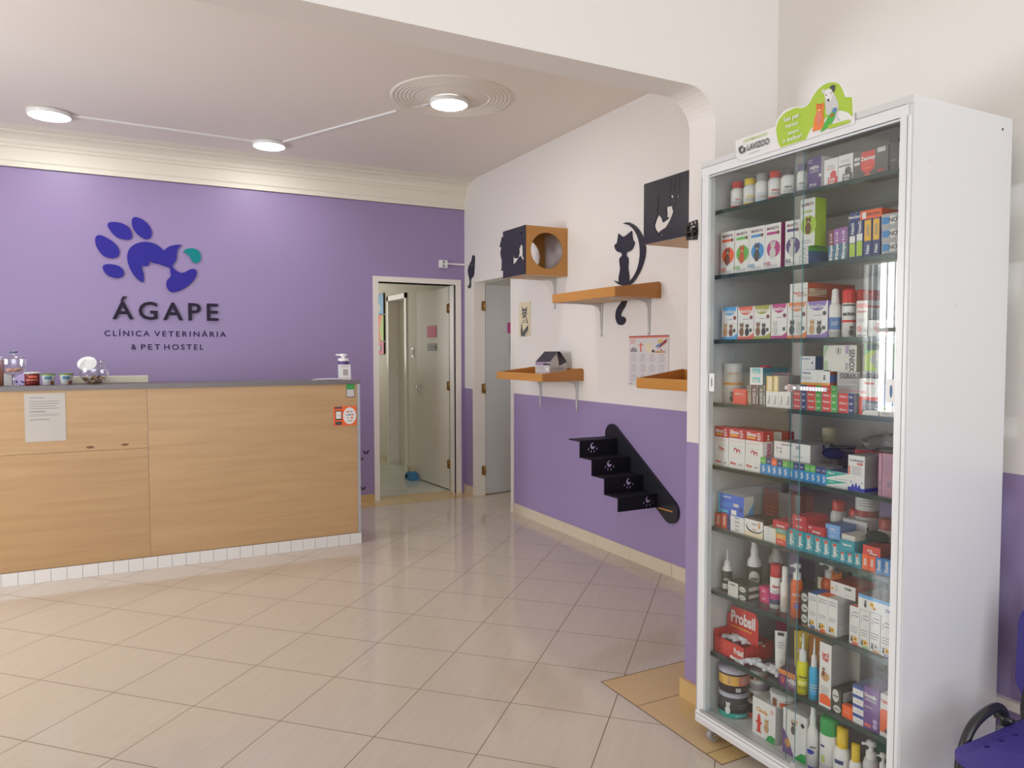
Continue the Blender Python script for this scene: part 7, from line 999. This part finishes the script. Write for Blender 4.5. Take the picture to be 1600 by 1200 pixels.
# ================================================================== THINGS IN THE CABINET
def make_box(row):
    _, name, cat, label, group, (x, y0, y1, z0, z1, dp), face, side, top, deco, sd = row
    m = MB(); F_, S_, T_ = pal(face), pal(side), pal(top)
    m.box(x, x+dp, y1, y0, z0, z1, S_, {'-x': F_, 'z': T_})
    W, H = y0-y1, z1-z0
    decorate(m, lambda u, v_, o: (x-o, y0-u, z0+v_), W, H, deco)
    if sd: decorate(m, lambda u, v_, o: (x+u, y1-o, z0+v_), dp, H, sd)
    tag(m.build(name, origin=(x+dp/2, (y0+y1)/2, z0)), label, cat, group or None)
KIND = dict(
 pill=([(0,0),(1,0),(1,.66),(.8,.75),(.74,.76)], [(.82,.76),(.84,.98),(.74,1),(0,1)], .66),
 jar=([(0,0),(1,0),(1,.86),(.97,.88)], [(1.04,.87),(1.04,.99),(.95,1),(0,1)], .86),
 tub=([(0,0),(.93,0),(.99,.84)], [(1.05,.84),(1.06,.93),(.98,.96),(.92,1),(0,1)], .84),
 tin=([(0,0),(.97,0),(1,.76)], [(1.05,.76),(1.05,.96),(.95,1),(0,1)], .76),
 spray=([(0,0),(1,0),(1,.68),(.9,.71)], [(.97,.71),(.97,.95),(.84,1),(0,1)], .68),
 spout=([(0,0),(1,0),(1,.58),(.9,.66),(.62,.70)], [(.66,.70),(.56,.86),(.50,.97),(.3,1),(0,1)], .6),
 dropper=([(0,0),(1,0),(1,.5)], [(1,.5),(.85,.58),(.62,.62),(.6,.71),(.24,.74),(.13,1),(0,1)], .5),
 nozzle=([(0,0),(1,0),(1,.44),(.85,.52),(.5,.55)], [(.62,.54),(.56,.70),(.24,.74),(.14,1),(0,1)], .46),
 mist=([(0,0),(1,0),(1,.5)], [(1.0,.5),(.9,.6),(.5,.69),(.55,.82),(.42,.84),(.42,.99),(0,1)], .5),
 tube=([(0,0),(1,0),(1,.6),(.66,.66)], [(.68,.66),(.68,.99),(0,1)], .6),
 pump=([(0,0),(1,0),(1,.60),(.82,.69),(.5,.71)], [(.66,.70),(.66,.82),(.3,.83),(.3,.91),(.62,.92),(.62,.99),(0,1)], .6),
 flip=([(0,0),(1,0),(1,.68),(.96,.72)], [(.98,.72),(.98,.95),(.88,1),(0,1)], .68),
 flipn=([(0,0),(1,0),(1,.52),(.85,.62),(.55,.66)], [(.64,.65),(.64,.99),(0,1)], .54))
def make_cyl(row):
    _, name, cat, label, group, (x, y, z0, z1, r), kind, cols, deco = row
    H = z1-z0; body, cap, lh = KIND[kind]
    t = thing(name, label, cat, (x, y, z0), group or None)
    m = MB(); m.lathe((x, y, z0), [(a*r, b*H) for a, b in body], pal(cols[0]), 26)
    dv = Vector((-x, -y, 0)).normalized(); rt = Vector((-dv.y, dv.x, 0)); span = 2.6
    def f(u, v_, o):
        ph = (u/(r*span)-0.5)*span; q_ = r*(1+0.0)+o
        return Vector((x, y, z0+v_))+dv*(q_*math.cos(ph))+rt*(q_*math.sin(ph))
    decorate(m, f, r*span, lh*H, deco, off=0.0008, nx=14, rings=3)
    m.build('bottle_body' if kind not in ('jar', 'tub', 'tin') else 'tub_body', t)
    m = MB(); m.lathe((x, y, z0), [(a*r, b*H) for a, b in cap], pal(cols[1]), 26)
    if kind == 'pump': m.tube([Vector((x, y, z0+H*.955)), Vector((x, y, z0+H*.955))+rt*(-r*1.1)+dv*r*0.5], r*0.18, pal(cols[1]), 8)
    m.build('lid' if kind in ('jar', 'tub', 'tin') else 'cap', t)
for row in ITEMS:
    (make_box if row[0] == 'B' else make_cyl)(row)

# ---- odd-shaped things on the shelves
def blob(c, sx, sy, sz, mk, seed=0, amp=0.12, n=3):
    """lumpy closed solid made from a subdivided ico sphere"""
    bm = bmesh.new(); bmesh.ops.create_icosphere(bm, subdivisions=n, radius=1); rnd = random.Random(seed)
    ph = [rnd.random()*6 for _ in range(6)]
    m = MB(); vs_ = []
    for v_ in bm.verts:
        p = v_.co; k = 1+amp*(math.sin(5*p.x+ph[0])*math.sin(4*p.y+ph[1])+0.6*math.sin(9*p.z+ph[2])*math.cos(7*p.x+ph[3]))
        z = p.z*k; 
        vs_.append((c[0]+p.x*k*sx, c[1]+p.y*k*sy, max(c[2]+z*sz, c[2]-0.8*sz)))
    m.v = vs_; k = m.mi(mk)
    for f in bm.faces: m.f.append([v_.index for v_ in f.verts]); m.fm.append(k); m.fs.append(True)
    bm.free(); return m
def shelf_thing(name, m, label, cat, origin, group=None): return tag(m.build(name, origin=origin), label, cat, group)
cr = mat('crimson_ribbon', (0.55, 0.03, 0.08), 0.6)
m = MB()
for k in range(4): m.lathe((1.95, 1.835+(k % 2)*0.004, 1.3455+k*0.0075), [(0.0, 0), (0.026-0.002*k, 0.0), (0.028-0.003*k, 0.0035), (0.024-0.002*k, 0.007), (0, 0.0075)], cr, 20)
m.tube([(1.945, 1.81, 1.348), (1.93, 1.78, 1.348), (1.93, 1.75, 1.350), (1.94, 1.71, 1.348)], 0.0015, cr, 6)
shelf_thing('ribbon_roll', m, 'small crimson ribbon roll on the teal-sided boxes, fourth shelf', 'ribbon', (1.95, 1.835, 1.3455))
m = blob((2.04, 1.735, 0.815), 0.024, 0.026, 0.026, mat('orange_rubber', (0.62, 0.17, 0.03), 0.6), 3, 0.22); m.tube([(2.03, 1.735, 0.80), (2.05, 1.735, 0.81)], 0.01, MATS['orange_rubber'])
for k in range(14):
    a = k*2.4; e = -0.3+k*0.09; dx, dy, dz = math.cos(a)*math.cos(e), math.sin(a)*math.cos(e), math.sin(e); m.tube([(2.04+dx*0.02, 1.735+dy*0.02, 0.822+dz*0.02), (2.04+dx*0.036, 1.735+dy*0.036, 0.823+dz*0.034)], [0.006, 0.002], MATS['orange_rubber'], 6)
shelf_thing('spiky_dog_toy', m, 'spiky orange rubber toy behind the flat crimson box, sixth shelf', 'toy', (2.04, 1.735, 0.79))
m = blob((1.985, 1.566, 0.690), 0.014, 0.02, 0.028, mat('orange_plush', (0.60, 0.16, 0.03), 0.8), 5, 0.2); m.tube([(1.985, 1.578, 0.705), (1.985, 1.584, 0.728)], [0.006, 0.003], MATS['orange_plush'], 8); m.tube([(1.985, 1.555, 0.708), (1.985, 1.552, 0.730)], [0.006, 0.003], MATS['orange_plush'], 8)
shelf_thing('plush_toy', m, 'small orange eared toy on the left dog boxes, seventh shelf', 'toy', (1.985, 1.566, 0.668))
def mask(c, mk, label):
    m = blob(c, 0.026, 0.036, 0.018, mk, 8, 0.05); m.tube([(c[0]-0.01, c[1]+0.025, c[2]+0.012), (c[0]-0.01, c[1]+0.028, c[2]+0.024)], 0.003, mk, 6)
    shelf_thing('fabric_pouch', m, label, 'pouch', (c[0], c[1], c[2]-0.0144))
mask((1.945, 1.557, 1.1065), mat('navy_fabric', (0.012, 0.016, 0.06), 0.95, spec=0.1), 'navy fabric pouch on the narrow bright blue boxes, fifth shelf')
mask((1.975, 1.42, 0.872), mat('dark_green_fabric', (0.01, 0.03, 0.02), 0.95, spec=0.1), 'dark green fabric pouch beside the thin white and pink box, sixth shelf')
# clear plastic things
m = blob((2.08, 1.47, 1.140), 0.05, 0.066, 0.03, M_PLAST, 11, 0.32, 3); shelf_thing('plastic_bag', m, 'crumpled clear plastic bag on the rear boxes, fifth shelf', 'bag', (2.08, 1.47, 1.115))
for x_, y_, lab in ((2.12, 1.735, 'left clear plastic cup at the rear of fifth shelf'), (2.12, 1.655, 'right clear plastic cup at the rear of fifth shelf')):
    t = thing('measuring_cup', lab, 'cup', (x_, y_, 1.013), 'clear cups on the fifth shelf')
    m = MB(); m.lathe((x_, y_, 1.013), [(0, 0.001), (0.026, 0.001), (0.034, 0.10), (0.036, 0.10), (0.036, 0.104)], M_PLAST, 28); m.build('cup_body', t)
    m = MB(); m.lathe((x_, y_, 1.013), [(0.035, 0.088), (0.0355, 0.094)], P_('dgrey'), 28); m.build('rim_mark', t)
m = MB(); pr = [(0, 0)]
for k in range(9): pr += [(0.024, k*0.016), (0.027, k*0.016+0.004), (0.027, k*0.016+0.010), (0.024, k*0.016+0.014)]
m.lathe((2.2, 1.775, 1.013), pr+[(0, 0.145)], P_('cream'), 24); shelf_thing('ribbed_container', m, 'cream ribbed container behind the clear cups, fifth shelf', 'container', (2.2, 1.775, 1.013))
# Probsil display tray
t = thing('display_tray', 'red Probsil cardboard display tray with white applicators, eighth shelf', 'tray', (1.95, 1.95, 0.325))
RD = mat('red_card', (0.60, 0.045, 0.035), 0.45); X0, X1, Y0, Y1 = 1.905, 2.045, 1.875, 2.025
m = MB(); zf = 0.385
m.box(X0, X0+0.002, Y0, Y1, 0.325, zf, RD); m.box(X0, X1, Y0, Y0+0.002, 0.325, zf, RD); m.box(X0, X1, Y1-0.002, Y1, 0.325, zf+0.02, RD); m.box(X1-0.002, X1, Y0, Y1, 0.325, zf, RD); m.box(X0, X1, Y0, Y1, 0.325, 0.327, RD)
decorate(m, lambda u, v_, o: (X0-o, Y1-u, 0.325+v_), Y1-Y0, zf-0.325, [('T', .82, .6, .34, 'white', 'Probsil', 0, .3), ('R', .7, 0, 1, .22, 'lgrey'), ('L', .05, .45, .6, .85, 3, 'coral'), ('O', .6, .15, .05, .1, 'white'), ('O', .68, .13, .03, .08, 'white')])
m.build('tray_body', t)
m = MB(); xh = 1.965
m.prism(lambda u, v_, w_: (xh+w_, 2.02-u, v_), [(0, 0.33), (0.15, 0.33), (0.15, 0.47), (0.135, 0.495), (0.02, 0.49), (0.012, 0.46), (0, 0.455)], [], 0.002, RD)
decorate(m, lambda u, v_, o: (xh-o, 2.02-u, 0.33+v_), 0.15, 0.165, [('T', .52, .76, .25, 'white', 'Probsil', 0, .78), ('L', .15, .5, .8, .58, 1, 'gold')]); m.build('header_card', t)
AP = mat('white_applicator_plastic', (0.72, 0.73, 0.76), 0.35)
def applicator(c, d_, s=1.0):
    c = Vector(c); d_ = Vector(d_).normalized(); sd_ = d_.cross(Vector((0, 0, 1))).normalized(); m = MB(); r_ = 0.009*s
    m.tube([c-d_*0.028*s, c+d_*0.020*s], r_, AP, 12); m.tube([c+d_*0.020*s, c+d_*0.034*s], [r_*0.5, r_*0.35], AP, 10)
    for q_ in (-0.028, 0.016):
        a = c+d_*q_*s; m.tube([a-sd_*0.020*s, a-sd_*0.010*s+d_*0.003, a+sd_*0.010*s+d_*0.003, a+sd_*0.020*s], [0.005*s, 0.0062*s, 0.0062*s, 0.005*s], AP, 8)
    m.tube([c-d_*0.040*s, c-d_*0.028*s], [r_*0.7, r_*0.7], AP, 10)
    return m
aps = [((1.945, 1.972, 0.382), (0.2, -1, 0.05), 'in the tray, farthest'), ((1.96, 1.94, 0.384), (0.1, -1, -0.1), 'in the tray, under the header word'), ((1.985, 1.905, 0.378), (0.4, -1, 0), 'in the tray, nearest its red side'), ((2.01, 1.96, 0.376), (1, -0.4, 0), 'at the back of the tray'), ((1.955, 1.985, 0.352), (0.1, -1, 0.0), 'lowest layer in the tray'),
       ((1.918, 1.853, 0.348), (0.3, -1, 0.35), 'leaning on the tray front corner'), ((1.925, 1.815, 0.344), (0.5, -1, -0.25), 'in the middle of the loose pile'), ((1.945, 1.785, 0.345), (-0.6, -1, 0.2), 'right end of the loose pile'), ((1.935, 1.765, 0.339), (0.2, -1, -0.1), 'front of the loose pile, before the cream tube')]
for c, d_, wh in aps:
    shelf_thing('applicator', applicator(c, d_, 1.1), 'white plastic applicator '+wh+', eighth shelf', 'applicator', c, 'white applicators on the eighth shelf')
def squeeze_tube(c, w_, h, mk, capm, deco, label, nm='cream_tube'):
    x_, y_, z_ = c; t = thing(nm, label, 'tube', c, 'cream tubes on the eighth shelf')
    dv = Vector((-x_, -y_, 0)).normalized(); rt = Vector((-dv.y, dv.x, 0)); m = MB(); n = 20; lv = [(0.12, 0.9, 0.9), (0.3, 1.0, 0.8), (0.6, 1.05, 0.5), (0.9, 1.12, 0.08), (1.0, 1.14, 0.06)]
    b = 0
    for f_, a_, d_ in lv:
        for i in range(n):
            q_ = 2*PI*i/n; m.v.append(tuple(Vector((x_, y_, z_+f_*h))+rt*(w_*a_*math.cos(q_))+dv*(w_*d_*math.sin(q_))))
    for k in range(len(lv)-1):
        for i in range(n):
            j = (i+1) % n; m.f.append([k*n+i, k*n+j, (k+1)*n+j, (k+1)*n+i]); m.fm.append(m.mi(mk)); m.fs.append(k < 3)
    m.f.append([(len(lv)-1)*n+i for i in range(n)]); m.fm.append(0); m.fs.append(False)
    def f(u, v_, o):
        ph = (u-0.5)*1.6; q_ = v_/h
        dd_ = 0.85 if q_ < .3 else 0.85-0.75*(q_-.3)/.6
        return Vector((x_, y_, z_+v_))+rt*(w_*1.0*math.sin(ph))+dv*(w_*max(dd_, .09)*math.cos(ph)+0.001+o)
    decorate(m, f, 1.0, h, deco, nx=6, rings=2); m.build('tube_body', t)
    m = MB(); m.lathe((x_, y_, z_), [(0, 0), (w_*0.86, 0), (w_*0.86, h*0.11), (w_*0.7, h*0.13)], capm, 20); m.build('cap', t)
squeeze_tube((1.95, 1.755, 0.325), 0.017, 0.155, P_('white'), P_('white'), [('L', .15, .62, .85, .78, 3, 'gt'), ('R', .1, .9, .9, .97, 'dgreen2'), ('L', .3, .3, .7, .4, 2, 'sage')], 'white cream tube standing on its cap, eighth shelf')
squeeze_tube((1.975, 1.69, 0.325), 0.021, 0.172, mat('mustard_tube', (0.66, 0.44, 0.03), 0.35), P_('gold'), [('O', .5, .35, .35, .18, 'amber'), ('O', .5, .35, .28, .14, 'gold'), ('R', .2, .6, .8, .68, 'lgrey'), ('O', .4, .85, .12, .05, 'lemon')], 'mustard yellow cream tube behind the HIBI box')

# ================================================================== CHAIR AT THE RIGHT EDGE
def spline(pts, n=5):
    P_c = [Vector(p) for p in pts]; out = []
    for i in range(len(P_c)-1):
        a, b_, c, d_ = P_c[max(i-1, 0)], P_c[i], P_c[i+1], P_c[min(i+2, len(P_c)-1)]
        for k in range(n):
            t_ = k/n; out.append(0.5*((2*b_)+(c-a)*t_+(2*a-5*b_+4*c-d_)*t_*t_+(3*b_-a-3*c+d_)*t_**3))
    return out+[P_c[-1]]
def make_chair(dx, dy, label, near=True):
    t = thing('waiting_chair', label, 'chair', (2.0+dx, 0.85+dy, 0), 'blue waiting room chairs')
    BL = mat('royal_blue_polypropylene', (0.055, 0.04, 0.24), 0.45); BT = mat('black_tube_enamel', (0.02, 0.02, 0.022), 0.25)
    def P(x, y, z): return (x+dx, y+dy, z)
    # seat shell: rounded plate, slightly dished, with vent holes along the side
    m = MB(); x0, x1, y0, y1, zs_ = 1.785, 2.19, 0.62, 1.085, 0.435
    out = arc(x0+0.05, y1-0.05, 0.05, 90, 180, 6)+arc(x0+0.05, y0+0.05, 0.05, 180, 270, 6)+[(x1, y0), (x1, y1)]
    holes = [ell(x0+0.11+k*0.062, y1-0.035, 0.010, 0.006, 10) for k in range(4)]+[ell(x0+0.11+k*0.062, y0+0.035, 0.010, 0.006, 10) for k in range(4)]
    m.prism(lambda u, v_, w_: P(u, v_, zs_-0.012+w_+0.10*(max(0, x0+0.08-u)*-0.9)), out, holes, 0.012, BL); m.build('seat', t)
    m = MB(); out = arc(y1-0.02, 0.66, 0.085, 0, 90, 8)+arc(y0+0.02, 0.66, 0.085, 90, 180, 8)+[(y0-0.06, 0.50), (y0-0.03, 0.46), (y1+0.03, 0.455), (y1+0.06, 0.50)]
    m.prism(lambda u, v_, w_: P(2.195+0.10*(v_-0.5)+w_, u, v_), out, [], 0.012, BL); m.build('backrest', t)
    for ya in ((1.103,) if near else (1.103,))+(0.60,):
        m = MB(); m.tube(spline([P(1.872, ya, 0.01), P(1.874, ya, 0.34), P(1.885, ya, 0.40), P(1.915, ya, 0.448), P(1.96, ya, 0.472), P(2.02, ya, 0.482), P(2.055, ya, 0.470), P(2.072, ya, 0.44), P(2.075, ya, 0.40), P(2.09, ya, 0.30), P(2.12, ya, 0.01)]), 0.0125, BT, 14)
        m.tube([P(2.055, ya+0.016, 0.448), P(2.055, ya-0.03, 0.448)], 0.008, BT, 8); m.build('armrest_leg', t)
    m = MB()
    for ya in (1.10, 0.61): m.tube([P(2.05, ya, 0.415), P(2.17, ya, 0.405), P(2.195, ya+0.015*(1 if ya > 1 else -1), 0.43), P(2.228, ya+0.02*(1 if ya > 1 else -1), 0.60)], 0.014, BT, 10)
    for xx in (1.90, 2.08): m.tube([P(xx, 0.60, 0.40), P(xx, 1.103, 0.40)], 0.011, BT, 10)
    m.build('support_frame', t)
    return t
make_chair(0, 0, 'royal blue plastic waiting chair with black tube frame, right edge')
